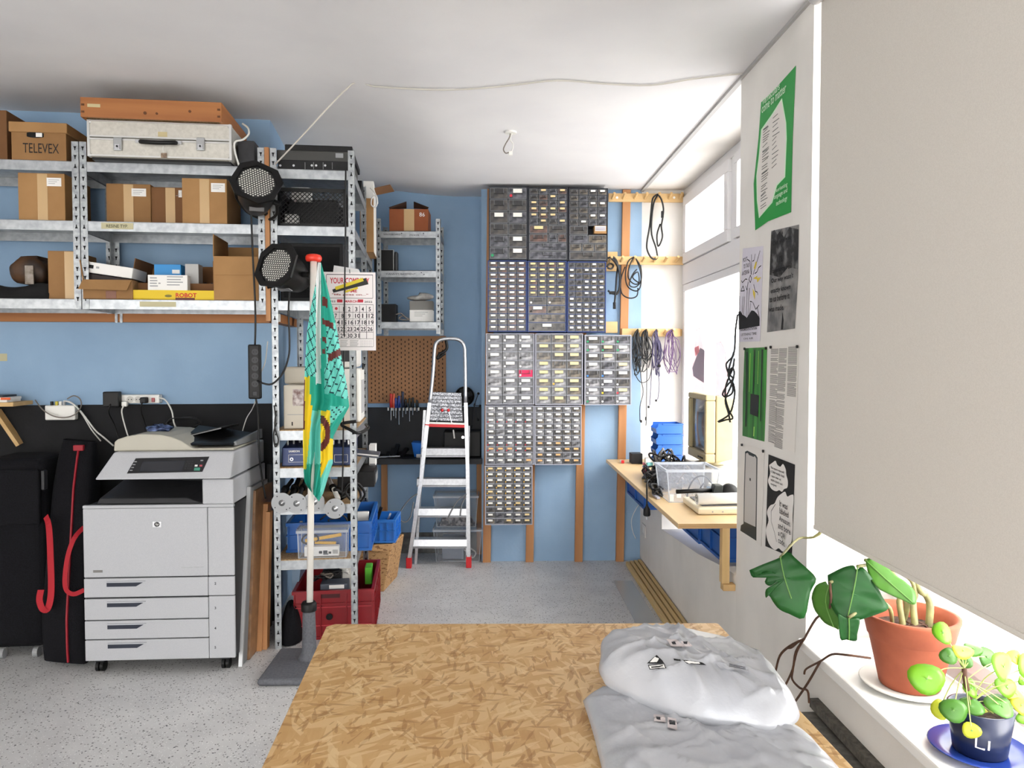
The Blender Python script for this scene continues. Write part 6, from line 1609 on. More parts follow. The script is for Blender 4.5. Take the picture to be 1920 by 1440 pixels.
# ---- two clear storage boxes
def two(label, x0_, x1_, yt, yb_, D, z0, dep=.24):
    a_ = P(x0_, yb_, D); b_ = P(x1_, yt, D); z0 = z0 if z0 is not None else a_.z
    clear_box('storage_box', label, FRM((0,0,0),0), a_.x, b_.x, D, D+dep, z0, b_.z, True, .02)
    return a_.x, b_.x, z0, b_.z
D1 = 5.645
e0 = two('lower clear storage box on the floor behind the ladder', 813, 903, 993, 1053, D1, .002)
MB().tube([P(x, y, D1+.08) for x, y in ((846,1048),(850,1035),(858,1040),(866,1030),(878,1036),(886,1046),(892,1036),(882,1028))], .006, 6).build('white_cable', m_white_c, smooth=True, label='white cable inside the lower clear storage box', cat='cable')
MB().box(e0[0]+.06, e0[1]-.14, D1+.06, D1+.2, e0[2]+.003, e0[3]-.08).build('clear_case', M('pale_case', (150,160,176), .4), label='pale case inside the lower clear storage box', cat='case', bevel=.006)
e1 = two('upper clear storage box stacked behind the ladder', 814, 896, 930, 982, D1+.02, e0[3]+.014, .22)
MB().grid(lambda u, v: (e1[0]+.04+(e1[1]-e1[0]-.08)*u, D1+.06+.15*v, e1[2]+.004+.09*math.sin(u*3.14)**.3*math.sin(v*3.14)**.3*(1+.2*math.sin(14*u)*math.sin(9*v))), 20, 12).build('packed_parts', M('mixed_parts', (60,58,62), .6, c2=(176,168,168), nscale=30, ndetail=3, lo=.45, hi=.6), smooth=True, label='mixed parts packed in the upper clear storage box', cat='parts')
a_ = P(872, 905, D1+.02)
# ================================================================ worktop in the window recess
ZW = .785
m_ply = wood_mat('birch_ply', (226,196,148), (214,182,132), 'y', 10, .45, .05)
t = thing('window_worktop', 'plywood worktop running along the window recess', 'worktop', (1.1, 4.5, 0), 0)
xw0 = P(1135, 860, YB).x
MB().box(xw0, XW-.005, 3.412, YB-.04, ZW-.024, ZW).build('top', m_ply, t, bevel=.002)
mb = MB()
for k in range(3): mb.box(xw0+.001, XW-.006, 3.4105, 3.4125, ZW-.021+.007*k, ZW-.018+.007*k)
mb.build('ply_edges', M('ply_edge', (176,132,84), .6), t)
MB().box(1.064, 1.1, 3.42, 3.462, .50, ZW-.024).build('leg', m_wood_o and wood_mat('pale_upright', (222,190,136), (206,172,118), 'z', 20), t, bevel=.002)
MB().box(1.066, XR-.001, 3.405, 3.45, .47, .50).build('foot_block', m_wood_l, t, bevel=.002)
# blue crates on the low wall under the worktop
for k, (y0, y1, xx, z0, lab) in enumerate(((3.62, 4.02, 1.135, .548, 'blue crate under the worktop nearest the poster pier'), (4.06, 4.88, 1.14, .53, 'long blue crate under the middle of the worktop'), (4.96, 5.58, 1.02, .535, 'blue crate under the worktop at the back wall end'))):
    cr = crate('blue_crate', lab, FRM((0,0,0),0), xx, XW-.03, y0, y1, z0, ZW-.05, M('blue_crate_deep', (24,86,166), .42), nx=3, ny=2)
    for j in range(4 if k == 1 else 3):
        y = y0+(y1-y0)*j/(3 if k == 1 else 2)
        MB().box(xx-.012, xx-.0005, y-.004, y+.004, z0+.014, ZW-.068).build('rib', M('blue_crate_deep'), cr)
# thin socket plate on the low wall, thin white cable
q = PX(1208, 994, XR)
t = thing('wall_socket', 'flat white socket plate low on the white wall', 'socket', (XR, q.y, q.z-.04), 0)
MB().box(XR-.008, XR-.0002, q.y-.06, q.y+.06, q.z-.045, q.z+.045).build('plate', M('plate_white', (214,212,208), .5), t, bevel=.003)
MB().box(XR-.0095, XR-.0082, q.y-.035, q.y+.035, q.z-.02, q.z+.02).build('insert', m_white_p, t)
cable('white_cable', 'thin white cable drooping under the worktop at the back', [P(1206,935,5.6), P(1192,955,5.58), P(1184,975,5.58), P(1186,995,5.58), P(1192,1010,5.6)], .0025, m_white_c)
# mains plug hanging over the edge
hk = lambda x, y: PX(x, y, xw0-.012)
t = thing('mains_plug', 'black mains plug dangling over the worktop edge', 'plug', hk(1213, 965), 0)
MB().tube([PX(1222,905,xw0+.06), PX(1217,900,xw0+.02), hk(1213,908), hk(1213,930), hk(1213,945)], .0045, 6).build('cord', m_black_c, t, smooth=True)
q = hk(1213, 945)
MB().lathe([(.005, 0), (.008, -.012), (.019, -.03), (.02, -.06), (.016, -.066), (.001, -.066)], q, 14).build('body', m_black, t, smooth=True)
for s in (-.009, .009): MB().cyl(q+Vector((0, s, -.066)), q+Vector((0, s, -.086)), .0025, n=6).build('pin', m_chrome, t)
# ---- heap of black cables
rc_ = random.Random(11)
def tangle(label, x0, x1, y0, y1, z0, z1, n, r, mat, name='tangled_cable'):
    pts = []
    cx, cy = rc_.uniform(x0, x1), rc_.uniform(y0, y1)
    ph = rc_.uniform(0, 6)
    for i in range(n):
        th = i*1.15+ph
        pts.append(Vector(((x0+x1)/2+(x1-x0)/2*math.cos(th)*rc_.uniform(.35, 1), (y0+y1)/2+(y1-y0)/2*math.sin(th*1.1)*rc_.uniform(.3, 1), z0+(z1-z0)*rc_.random()*(.5+.5*math.sin(i*.4)**2)+r)))
    return MB().tube(pts, r, 6).build(name, mat, smooth=True, label=label, cat='cable')
for k, (x0, x1, y0, y1, zt_, n, r, m, lab) in enumerate(((.90, 1.06, 4.2, 4.6, .09, 44, .0065, m_black_c, 'thick black cable at the bottom of the heap beside the clear tub'), (.92, 1.12, 4.3, 4.8, .13, 50, .006, m_black_c, 'black cable coiled over the heap behind the clear tub'),
        (1.0, 1.22, 4.45, 4.95, .2, 56, .0065, m_black_c, 'black cable at the top of the heap before the monitor'), (.87, .96, 4.02, 4.3, .06, 30, .0055, m_black_c, 'black cable spilling to the worktop edge'),
        (1.02, 1.2, 4.6, 4.95, .2, 24, .005, M('grey_cable', (120,112,104), .5), 'grey cable on the heap before the monitor'), (.95, 1.05, 4.7, 5.0, .08, 20, .0045, M('red_cable', (170,40,60), .5), 'red cable at the far side of the heap'),
        (1.1, 1.23, 4.8, 5.1, .16, 20, .005, m_white_c, 'white cable behind the heap near the blue bins'), (.94, 1.14, 4.25, 4.6, .14, 50, .006, m_black_c, 'black cable sagging behind the clear tub'), (1.04, 1.22, 4.3, 4.7, .17, 40, .006, m_black_c, 'black cable between the heap and the grey case'))):
    tangle(lab, x0, x1, y0, y1, ZW+.002, ZW+zt_, n, r, m)
# stuff at the back end
q = PZ(1192, 862, ZW)
MB().box(1.0, 1.08, 5.36, 5.46, ZW+.001, ZW+.075).build('black_box', m_eq, bevel=.004, label='small black box at the back end of the worktop', cat='box')
for k, (x, y, dx, dy, dz, m, lab) in enumerate(((1.09, 5.3, .05, .05, .05, m_white_p, 'white plastic connector block beside the small black box'), (1.16, 5.34, .05, .04, .08, m_white_p, 'tall white plastic part before the blue bins'), (1.08, 5.2, .05, .04, .03, M('teal_part', (110,180,180), .5), 'pale teal part on the worktop'), (1.04, 5.14, .04, .03, .02, M('blue_part', (70,130,200), .5), 'small blue part on the worktop'), (1.12, 5.18, .04, .04, .05, m_paper, 'white paper scrap by the cable heap'))):
    MB().box(x, x+dx, y, y+dy, ZW+.001, ZW+dz).build('small_part', m, bevel=.006, label=lab, cat='part')
q = PZ(1166, 868, ZW)
t = thing('red_connector', 'small red and white connector lying on the bare worktop', 'connector', q, 0)
MB().box(q.x-.012, q.x+.012, q.y-.02, q.y+.02, ZW+.001, ZW+.02).build('body', m_white_p, t, bevel=.003)
MB().box(q.x-.01, q.x+.012, q.y-.035, q.y-.0205, ZW+.002, ZW+.024).build('tip', m_red, t, bevel=.003)
# stacking bins
m_bin = M('bin_blue', (26,88,176), .4)
for k in range(4):
    z0 = ZW+.001+k*.076; X0, X1, y0, y1 = 1.155, 1.345, 5.26, 5.44
    t = thing('stacking_bin', ('lowest blue stacking bin behind the cable heap', 'second blue stacking bin from the worktop', 'third blue stacking bin from the worktop', 'topmost blue stacking bin of the stack')[k], 'bin', ((X0+X1)/2, (y0+y1)/2, z0), 0, 'blue stacking bins on the worktop')
    w = .004
    mb = MB(); mb.box(X0+.01, X1, y0, y1, z0, z0+w)
    poly = [(X0+.004, z0+w), (X1, z0+w), (X1, z0+.072), (X0+.016, z0+.072), (X0+.012, z0+.05), (X0, z0+.04)]
    mb.prism(poly, lambda u, v, w_: (u, w_, v), y0, y0+w); mb.prism(poly, lambda u, v, w_: (u, w_, v), y1-w, y1)
    mb.box(X1-w, X1, y0+w, y1-w, z0+w, z0+.072)
    mb.hexa([(X0+.01, y0+w, z0+w), (X0+.014, y0+w, z0+w), (X0+.014, y1-w, z0+w), (X0+.01, y1-w, z0+w)], [(X0, y0+w, z0+.034), (X0+.004, y0+w, z0+.034), (X0+.004, y1-w, z0+.034), (X0, y1-w, z0+.034)])
    mb.build('tub', m_bin, t)
    MB().box(X0+.045, X1+.004, y0-.006, y0-.0005, z0+.064, z0+.0725).build('rim', m_bin, t, bevel=.002)
    MB().box(X0+.06, X1-.03, y0+.03, y1-.03, z0+.0045, z0+.04).build('contents', m_dark, t, bevel=.006)
# ---- monitor on a beige desktop case
m_cream = M('monitor_cream', (168,154,116), .5, c2=(162,148,111), nscale=20)
t = thing('desktop_case', 'flat grey case under the cream monitor', 'computer', (1.34, 4.55, ZW), 0)
MB().box(1.245, XW-.03, 4.22, 4.82, ZW+.001, ZW+.115).build('body', M('case_grey', (176,172,162), .5), t, bevel=.006)
zb_ = ZW+.116
t = thing('crt_monitor', 'cream tube monitor showing a dark screen before the window', 'monitor', (1.33, 4.55, zb_), 0)
X0, X1, y0, y1 = 1.25, XW-.022, 4.36, 4.76; z0, z1 = zb_+.03, 1.335
MB().lathe([(.09, 0), (.1, .008), (.06, .02), (.055, .03)], ((X0+X1)/2+.01, 4.56, zb_+.001), 20).build('foot', m_cream, t, smooth=True)
bz = MB(); w = .035
for (a_, b_, c_, d_) in ((y0, y1, z0, z0+w+.02), (y0, y1, z1-w, z1), (y0, y0+w, z0+w+.02, z1-w), (y1-w, y1, z0+w+.02, z1-w)): bz.box(X0, X0+.06, a_, b_, c_, d_)
bz.build('bezel', m_cream, t, bevel=.008)
def scr(u, v):
    y = y0+w+(y1-y0-2*w)*u; z = z0+w+.02+(z1-z0-2*w-.02)*v
    return (X0+.022-.014*math.sin(u*math.pi)*math.sin(v*math.pi), y, z)
MB().grid(scr, 12, 12).build('screen', M('crt_glass', (74,82,96), .12, c2=(30,34,42), nscale=6, stretch=(1, 1, 3)), t, smooth=True)
MB().hexa([(X0+.062, y0+.001, z0), (X0+.062, y1-.004, z0), (X0+.062, y1-.004, z1-.004), (X0+.062, y0+.001, z1-.004)], [(X1, y0-.004, z0+.02), (X1, y1-.03, z0+.02), (X1, y1-.03, z1-.02), (X1, y0-.004, z1-.02)]).build('shell', m_cream, t, bevel=.008)
for k in range(4): MB().box(X0-.003, X0-.0002, y0+.05+.03*k, y0+.065+.03*k, z0+.018, z0+.028).build('button', m_dark, t)
sv = MB()
for k in range(9):
    zz = z1-.07-k*.026; sv.box(X0+.0065, X0+.0072, y0+w+.05, y0+w+.05+.16-(k*37 % 60)*.001, zz, zz+.008)
# ---- clear tub with cables
a = PZ(1253, 943, ZW); X0, y0 = a.x, a.y
clear_box('clear_tub', 'open clear plastic tub with cables on the worktop', FRM((0,0,0),0), X0-.01, X0+.27, y0-.01, y0+.27, ZW+.001, P(1260, 880, y0).z, False, .018, None, clear_mat('frosted_plastic', (182,188,200), .34, .7))
MB().tube([P(x, y, y0+.12) for x, y in ((1288,940),(1290,920),(1300,900),(1315,892),(1330,900),(1338,918),(1334,936),(1322,938),(1312,920),(1320,905))], .0045, 6).build('black_cable', m_black_c, smooth=True, label='black cable arching inside the clear tub', cat='cable')
MB().tube([P(x, y, y0+.2) for x, y in ((1272,905),(1280,890),(1296,884),(1310,900),(1316,925),(1300,936),(1284,925))], .003, 6).build('grey_cable', M('grey_cable', (120,112,104), .5), smooth=True, label='grey cable inside the clear tub', cat='cable')
zc_t = bpy.data.objects['clear_tub']
q = P(1260, 934, y0-.002); MB().box(q.x-.01, q.x+.01, y0+.0, y0+.001, q.z-.018, q.z+.018).build('sticker', m_paper, zc_t)
q = P(1273, 930, y0-.002); MB().box(q.x-.012, q.x+.012, y0+.0, y0+.001, q.z-.01, q.z+.01).build('sticker', m_paper, zc_t)
# phone lying left of the tub
MB().box(.885, .905, 4.0, 4.12, ZW+.001, ZW+.012).build('phone', M('phone_pale', (190,190,204), .3), bevel=.003, label='pale slim phone at the worktop edge beside the tub', cat='phone')
# ---- scanner tray with rolled paper and a power tool
a = PZ(1309, 966, ZW); X0, y0 = a.x, a.y
t = thing('scanner_tray', 'cream shallow scanner body lying on the worktop end', 'scanner', (1.2, y0+.17, ZW), 0)
MB().box(X0, XW-.04, y0, y0+.3, ZW+.001, ZW+.036).build('body', M('scanner_cream', (228,216,190), .5), t, bevel=.01)
MB().box(X0+.03, XW-.07, y0+.04, y0+.27, ZW+.0365, ZW+.042).build('glass_bed', M('bed_grey', (96,94,98), .3), t)
for u in (1.07, 1.12): 
    MB().cyl((u, y0-.0012, ZW+.016), (u, y0+.001, ZW+.016), .004, n=8).build('screw', m_grey_p, t)
zt_ = ZW+.043
t = thing('paper_roll', 'rolled white poster lying on the cream scanner', 'paper roll', (1.15, y0+.05, zt_), 0)
p0 = Vector((X0+.005, y0+.045, zt_+.028)); p1 = Vector((XW-.06, y0+.075, zt_+.028))
MB().cyl(p0, p1, .027, n=20, cap=False).build('roll', m_paper, t, smooth=True, solid=.002)
MB().tube([p0+Vector((-.001, .022*math.cos(i*.6)*(1-i*.045), .022*math.sin(i*.6)*(1-i*.045))) for i in range(16)], .0012, 4).build('inner_turns', m_dark, t)
t = thing('power_tool', 'black hand tool with a round disc lying on the scanner', 'tool', (1.2, y0+.16, zt_), 0)
D_ = y0+.19
g = lambda x, y: P(x, y, D_)
MB().cyl(g(1268, 922), g(1334, 919), .011, n=10).build('handle', m_black, t, smooth=True)
a1, b1_ = g(1330, 935), g(1353, 908)
MB().hexa([(a1.x, D_-.03, zt_), (b1_.x, D_-.03, zt_), (b1_.x, D_+.03, zt_), (a1.x, D_+.03, zt_)], [(a1.x+.02, D_-.03, b1_.z), (b1_.x, D_-.03, b1_.z), (b1_.x, D_+.03, b1_.z), (a1.x+.02, D_+.03, b1_.z)]).build('motor', M('tool_green_black', (38,42,38), .5), t, bevel=.006)
q = g(1366, 922); MB().lathe([(.001, -.02), (.02, -.02), (.04, -.01), (.045, 0), (.045, .02), (.001, .02)], (q.x, D_-.02, q.z), 20, axis=(0, 1, 0)).build('disc', m_black, t, smooth=True)
for k, (c, lab) in enumerate((((196,150,60), 'tan folder at the bottom of the pile behind the scanner'), ((36,140,190), 'turquoise folder in the pile behind the scanner'), ((236,232,206), 'cream folder on top of the pile behind the scanner'))):
    MB().box(1.2+.01*k, XW-.04, 4.0, 4.2, ZW+.002+.02*k, ZW+.018+.02*k).build('folder', M('folder_%d' % k, c, .6), bevel=.002, label=lab, cat='folder')

# ================================================================ posters on the pier
RT, UPV = Vector((0, -1, 0)), Vector((0, 0, 1))
class Poster:
    def __init__(s, label, corners, mat, cat='poster', lift=.002):
        s.n = 0; s.l0 = lift
        p = [PX(x, y, XR-lift) for x, y in corners]
        lo = min(p, key=lambda q: q.z)
        s.t = thing('wall_poster', label, cat, (XR-lift, sum(q.y for q in p)/len(p), lo.z), 0)
        s.poly(corners, mat, 'sheet')
    def poly(s, pts, mat, name='print'):
        X = XR-s.l0-.0005*s.n; s.n += 1
        p = [PX(x, y, X) for x, y in pts]
        return MB().prism([(q.y, q.z) for q in p], lambda u, v, w: (w, u, v), X, X+.0004).build(name, mat, s.t)
    def many(s, polys, mat, name='print'):
        X = XR-s.l0-.0005*s.n; s.n += 1; mb = MB()
        for pts in polys: mb.poly([PX(x, y, X) for x, y in pts])
        return mb.build(name, mat, s.t, kind='stuff')
    def line(s, pts, w, mat, name='drawn_line'):
        X = XR-s.l0-.0005*s.n; s.n += 1; mb = MB()
        for stroke in pts:
            ps = [PX(x, y, X) for x, y in stroke]
            for a_, b_ in zip(ps, ps[1:]):
                d = (b_-a_)
                if d.length < 1e-6: continue
                n = Vector((0, -d.z, d.y)).normalized()*w/2
                mb.quad(a_-n, a_+n, b_+n, b_-n)
        return mb.build(name, mat, s.t, kind='stuff')
    def text(s, txt, x, y, x2, h, mat, bold=0, shear=0):
        X = XR-s.l0-.0005*s.n; s.n += 1
        a_ = PX(x, y, X); b_ = PX(x2, y, X)
        return text(s.t, txt, mat, a_, RT, UPV, width=abs(b_.y-a_.y), height=h, bold=bold, lift=.0002, shear=shear)
m_pap = M('poster_paper', (226,222,216), .75); m_gr = M('poster_green', (22,150,62), .6); m_lt = M('poster_palegreen', (206,238,206), .6)
# green poster
p = Poster('green poster with a white curved text panel high on the pier', [(1427,192),(1452,168),(1492,123),(1486,260),(1483,398),(1440,415),(1416,432),(1413,345),(1422,260)], m_gr)
p.poly([(1427,243),(1448,213),(1466,184),(1474,230),(1475,260),(1472,332),(1457,348),(1448,380),(1423,409),(1419,375),(1418,330),(1423,290)], m_lt, 'panel_outline')
p.poly([(1428.5,245),(1449,215),(1465,188),(1472.5,230),(1473.5,260),(1470.5,331),(1455.5,346),(1446.5,378),(1424,406),(1420.5,375),(1419.5,330),(1424.5,290)], m_pap, 'text_panel')
ln = []
rp = random.Random(4)
for k in range(34):
    y = 240+k*4.6+(3 if k % 9 == 0 else 0)
    if k % 8 == 7: continue
    x0 = 1431-(k*.16); ln.append([(x0, y), (x0+8+rp.random()*5, y-7-rp.random()*3)])
for k in range(12): 
    y = 222+k*8.5; ln.append([(1449-k*.2, y), (1456+rp.random()*7-k*.2, y-9)])
p.line(ln, .003, M('poster_ink', (60,66,66), .7))
p.text('Vernaculars', 1429, 198, 1461, .03, m_lt, .01, .1); p.text('come to matter', 1428, 213, 1473, .03, m_lt, .01, .1)
p.text('reorienting', 1453, 362, 1476, .02, m_lt, .01, .1); p.text('language and', 1451, 374, 1476, .024, m_lt, .01, .1); p.text('technology', 1455, 386, 1476, .024, m_lt, .01, .1)
# ink drawing
p = Poster('pale drawing poster of a radio mast with yellow lightning', [(1393,466),(1431,461),(1428,560),(1425,640),(1386,641),(1387,560)], M('paper_lilac', (214,210,222), .75))
mi = M('drawing_ink', (22,22,26), .8)
p.poly([(1385,618),(1384.5,585),(1388,583),(1392,590),(1396,592),(1400,596),(1404,590),(1409,582),(1414,583),(1419,588),(1424,596),(1424,611)], mi, 'dark_hill')
p.line([[(1401,486),(1406,490),(1408,510),(1408,515)], [(1409,477),(1409,515)], [(1416,476),(1414,488),(1411,490)], [(1425,470),(1412,515)], [(1427,498),(1422,502),(1419,510),(1415,513)], [(1390,526),(1392,530),(1398,523),(1401,524)],
        [(1389,546),(1393,536),(1396,545),(1389,546)], [(1398,536),(1400,544),(1403,528)], [(1413,533),(1416,546),(1420,548),(1421,553)], [(1407,516),(1409,522),(1407,530),(1404,524),(1407,516)], [(1405,540),(1402,598)], [(1401,540),(1399,596)], [(1396,556),(1394,590)], [(1393,556),(1391,590)], [(1407,568),(1405,592)], [(1411,566),(1417,580),(1423,572)], [(1387,555),(1385,590)], [(1406,565),(1410,566)], [(1420,575),(1424,600)]], .004, mi)
p.many([[(1417,490),(1419,492),(1416,505),(1413,503)], [(1412,522),(1420,517),(1419,521),(1427,520),(1420,530),(1419,524)], [(1411,541),(1416,549),(1415,562),(1412,552)]], M('bolt_yellow', (226,200,70), .6), 'lightning')
p.text('POST', 1393, 492, 1401, .018, mi); p.text('TO TALK', 1394, 504, 1405, .018, mi); p.text('ANTENNA', 1391, 517, 1405, .018, mi)
p.text('TRANSMISSION STATION', 1387, 621, 1419, .011, mi, .02); p.text('LISTENING TIME', 1389, 630, 1418, .011, mi); p.text('ON AIR', 1394, 637, 1412, .008, mi)
# grey photo poster
p = Poster('grey photographic poster with bold black sentences', [(1446,433),(1498,421),(1496,520),(1490,616),(1438,623),(1441,560)], M('poster_greyphoto', (146,144,142), .7, c2=(96,96,98), nscale=14, ndetail=6))
p.poly([(1446,436),(1452,431),(1457,440),(1462,434),(1470,445),(1480,426),(1497,430),(1496,505),(1478,500),(1462,520),(1443,515)], M('poster_darkphoto', (34,34,36), .7, c2=(120,120,120), nscale=18, ndetail=6, lo=.5, hi=.7), 'dark_area')
p.poly([(1467,586),(1466,600),(1464,618),(1468,617.5),(1469,600)], mi, 'crack')
p.text('We', 1460, 446, 1468, .03, mi, .03); p.text('Our way was', 1449, 461, 1482, .024, mi, .03); p.text('re,', 1461, 492, 1468, .035, mi, .03); p.text('itinerancy, real', 1447, 513, 1484, .024, mi, .02)
p.text("Our way wasn't", 1446, 531, 1487, .025, mi, .02); p.text('exactly known', 1445, 550, 1482, .025, mi, .02); p.text('to us before it', 1443, 567, 1480, .025, mi, .02); p.text('was made.', 1442, 585, 1470, .022, mi, .02)
# green painting
p = Poster('green striped picture with a dark rectangle pinned on the pier', [(1396,653),(1438,651),(1436,740),(1433,828),(1392,817),(1393,735)], M('forest_print', (18,74,34), .5, c2=(70,160,60), nscale=26, ndetail=5, stretch=(1, 1, .05), lo=.35, hi=.7))
p.many([[(1399,660),(1402,660),(1400,800),(1397,800)], [(1414,656),(1416,656),(1413,740),(1411,740)], [(1428,655),(1431,655),(1427,790),(1425,790)]], M('forest_dark', (10,40,26), .5), 'dark_streak')
p.many([[(1406,662),(1407.5,662),(1405,735),(1404,735)], [(1422,658),(1423,658),(1421,720),(1420,720)], [(1413,800),(1415,800),(1414,818),(1412,818)]], M('forest_bright', (150,204,90), .5), 'bright_streak')
p.poly([(1407,738),(1423,741),(1421,782),(1406,776)], M('forest_black', (26,30,28), .5), 'dark_rectangle')
m_pin = M('pin_black', (18,18,20), .5)
def pin(p, x, y): 
    q = PX(x, y, XR-.004); MB().cyl(q, q+Vector((-.006, 0, 0)), .006, n=10).build('push_pin', m_pin, p.t)
pin(p, 1397, 654); pin(p, 1437, 653)
# text page
p = Poster('white page of small text columns pinned beside the green picture', [(1445,649),(1497,647),(1495,740),(1490,848),(1439,830),(1442,740)], m_pap)
ln = []
for (xa, xb, y0_, y1_, sk) in ((1445.5,1459.5,655,828,-.03), (1461,1476,652,838,-.05), (1478,1495,651,745,-.03)):
    y = y0_
    while y < y1_:
        if rp.random() < .93:
            sh = sk*(y-y0_); sl = (y-672)/500*(xb-xa); ln.append([(xa+sh, y), (xb+sh-(rp.random()*4 if rp.random() < .25 else 0), y+sl)])
        y += 2.1
p.line(ln, .0022, M('page_ink', (120,118,116), .8))
pin(p, 1446, 651); pin(p, 1496, 650)
# phone poster
p = Poster('poster of a tall phone with a black band at its foot', [(1391,832),(1433,843),(1431,930),(1427,1024),(1388,998),(1389,915)], m_pap)
p.poly([(1397,847),(1401,845),(1417,853),(1420,858),(1419,935),(1418,1014),(1388,995),(1389,985),(1394,982),(1395,915)], M('phone_black', (34,44,44), .5), 'phone_body')
p.poly([(1398.5,850),(1402,849),(1404,853),(1413,857),(1415,855),(1418,860),(1417.5,935),(1416.5,988),(1395.5,978),(1396.5,915)], M('phone_screen', (196,192,188), .6), 'phone_screen')
p.poly([(1405.5,896),(1407.5,897),(1407.5,902),(1405.5,901)], m_ink, 'mark')
pin(p, 1392, 834); pin(p, 1432, 846)
# speech clouds
p = Poster('black poster with white speech clouds and sentences', [(1441,852),(1490,871),(1488,950),(1484,1045),(1435,1024),(1438,930)], m_ink)
def cloud(cs, mat, name):
    pts = []
    for x, y in cs: pts.append(Vector((x, y, 0)))
    pts = crom(pts+[pts[0]], 4)[:-1]; return p.poly([(v.x, v.y) for v in pts], mat, name)
m_wc = M('cloud_white', (234,230,226), .7)
cloud([(1442,872),(1449,867),(1454,864),(1457,871),(1463,875),(1468,870),(1473,880),(1474,890),(1477,902),(1476,914),(1470,917),(1466,922),(1461,919),(1455,921),(1446,916),(1440,902),(1444,888)], m_wc, 'small_cloud')
cloud([(1466,925),(1472,922),(1476,931),(1483,928),(1488,931),(1486,965),(1486,990),(1484,1015),(1478,1023),(1474,1033),(1467,1034),(1460,1028),(1452,1031),(1441,1018),(1436,995),(1441,976),(1438,960),(1444,948),(1452,944),(1458,932)], m_wc, 'large_cloud')
p.line([[(1454,945),(1446,958),(1446,978),(1452,998),(1456,1016)]], .0025, m_ink)
for k, (s_, x2) in enumerate((('The square was well', 1470), ('its fewer words. I took', 1471), ('a paper ticket, on', 1464), ('which a plastic card', 1467), ('was glued.', 1456))): p.text(s_, 1445, 878+k*7.6, x2, .012, m_ink, .01)
for k, (s_, x2) in enumerate((('It was', 1476), ('labeled', 1478), ('Amazon,', 1482), ('and bore', 1482), ('a QR', 1472), ('code.', 1472))): p.text(s_, 1461 if k < 3 else 1459, 948+k*13.8, x2, .023, m_ink, .01)

# loose black cord hung on the pier corner
def cc(x, y, o=.0): return P(x, y, 3.36+o)
t = thing('hanging_cable', 'loosely bundled black cord hanging at the pier corner by the window', 'cable', cc(1372, 600), 0)
MB().tube([cc(1383,590,-.02), cc(1379,620), cc(1378,650), cc(1374,668), cc(1362,682), cc(1366,700), cc(1374,710), cc(1364,722), cc(1355,738), cc(1360,744), cc(1372,738), cc(1374,725), cc(1366,705), cc(1372,690), cc(1377,700), cc(1370,725), cc(1360,750), cc(1366,775), cc(1369,792)], .0042, 6).build('cord', m_black_c, t, smooth=True)
MB().tube([cc(1376,660,.02), cc(1367,690,.02), cc(1366,708,.02), cc(1376,722,.02), cc(1377,745,.02), cc(1368,776,.02), cc(1346,791,.02), cc(1362,787,.02), cc(1374,784,.02), cc(1367,770,.02), cc(1360,745,.02), cc(1362,720,.02), cc(1374,690,.02), cc(1377,672,.02)], .0042, 6).build('cord', m_black_c, t, smooth=True)
q = cc(1383, 588, -.02); MB().cyl(q, (XR+.0, q.y+.06, q.z), .004, n=8).build('hook', m_chrome, t)

# ================================================================ prints on the window glass
def wprint(label, polys):
    X = XW+.012
    pts = [PX(x, y, X) for x, y in polys[0][0]]
    t = thing('window_print', label, 'window print', (X, sum(p_.y for p_ in pts)/len(pts), min(p_.z for p_ in pts)), 0)
    for k, (pp, m) in enumerate(polys):
        ps = [PX(x, y, X-.0008*k) for x, y in pp]
        MB().prism([(q.y, q.z) for q in ps], lambda u, v, w: (w, u, v), X-.0008*k, X-.0008*k+.0006).build('print', m, t)
m_film = lambda n, c: clear_mat('film_'+n, c, .62, .6)
wprint('faded print of a pink and grey figure on the window glass', [([(1299,735),(1297,690),(1301,660),(1305,618),(1312,612),(1318,650),(1321,658),(1320,735)], m_film('pale_pink', (226,176,188))), ([(1298,690),(1306,668),(1313,652),(1321,657),(1320,718),(1310,712),(1300,705)], m_film('grey', (96,96,120))), ([(1302,652),(1310,648),(1311,660),(1304,668)], m_film('rose', (200,96,110)))])
wprint('bright pink rounded print on the window glass', [([(1342,742),(1343,641),(1352,640),(1360,656),(1364,690),(1362,743)], m_film('pink', (206,50,100)))])
wprint('pale blue print with small lettering on the window glass', [([(1364,745),(1364,640),(1378,628),(1377,748)], m_film('pale_blue', (176,200,220)))])

# ================================================================ floor pieces by the window wall
for k in range(4):
    y1_ = 5.58; X1 = XR-.006-k*.034
    MB().box(X1-.026, X1-.002, 2.75+.03*k, y1_-.02*k, .0006, .03).build('timber_batten', wood_mat('batten_y', (214,186,132), (198,168,112), 'y', 22), bevel=.002, group='timber battens on the floor',
        label=('timber batten on the floor against the white low wall', 'second timber batten from the white low wall', 'third timber batten from the white low wall', 'outermost timber batten on the floor beside the sheet')[k], cat='batten')
a = PZ(1150, 1090, 0); b = PZ(1208, 1090, 0)
MB().box(a.x, XR-.16, 2.9, a.y, .0008, .005).build('plastic_sheet', M('sheet_grey', (178,180,180), .18), label='smooth grey sheet lying on the floor beside the battens', cat='sheet')
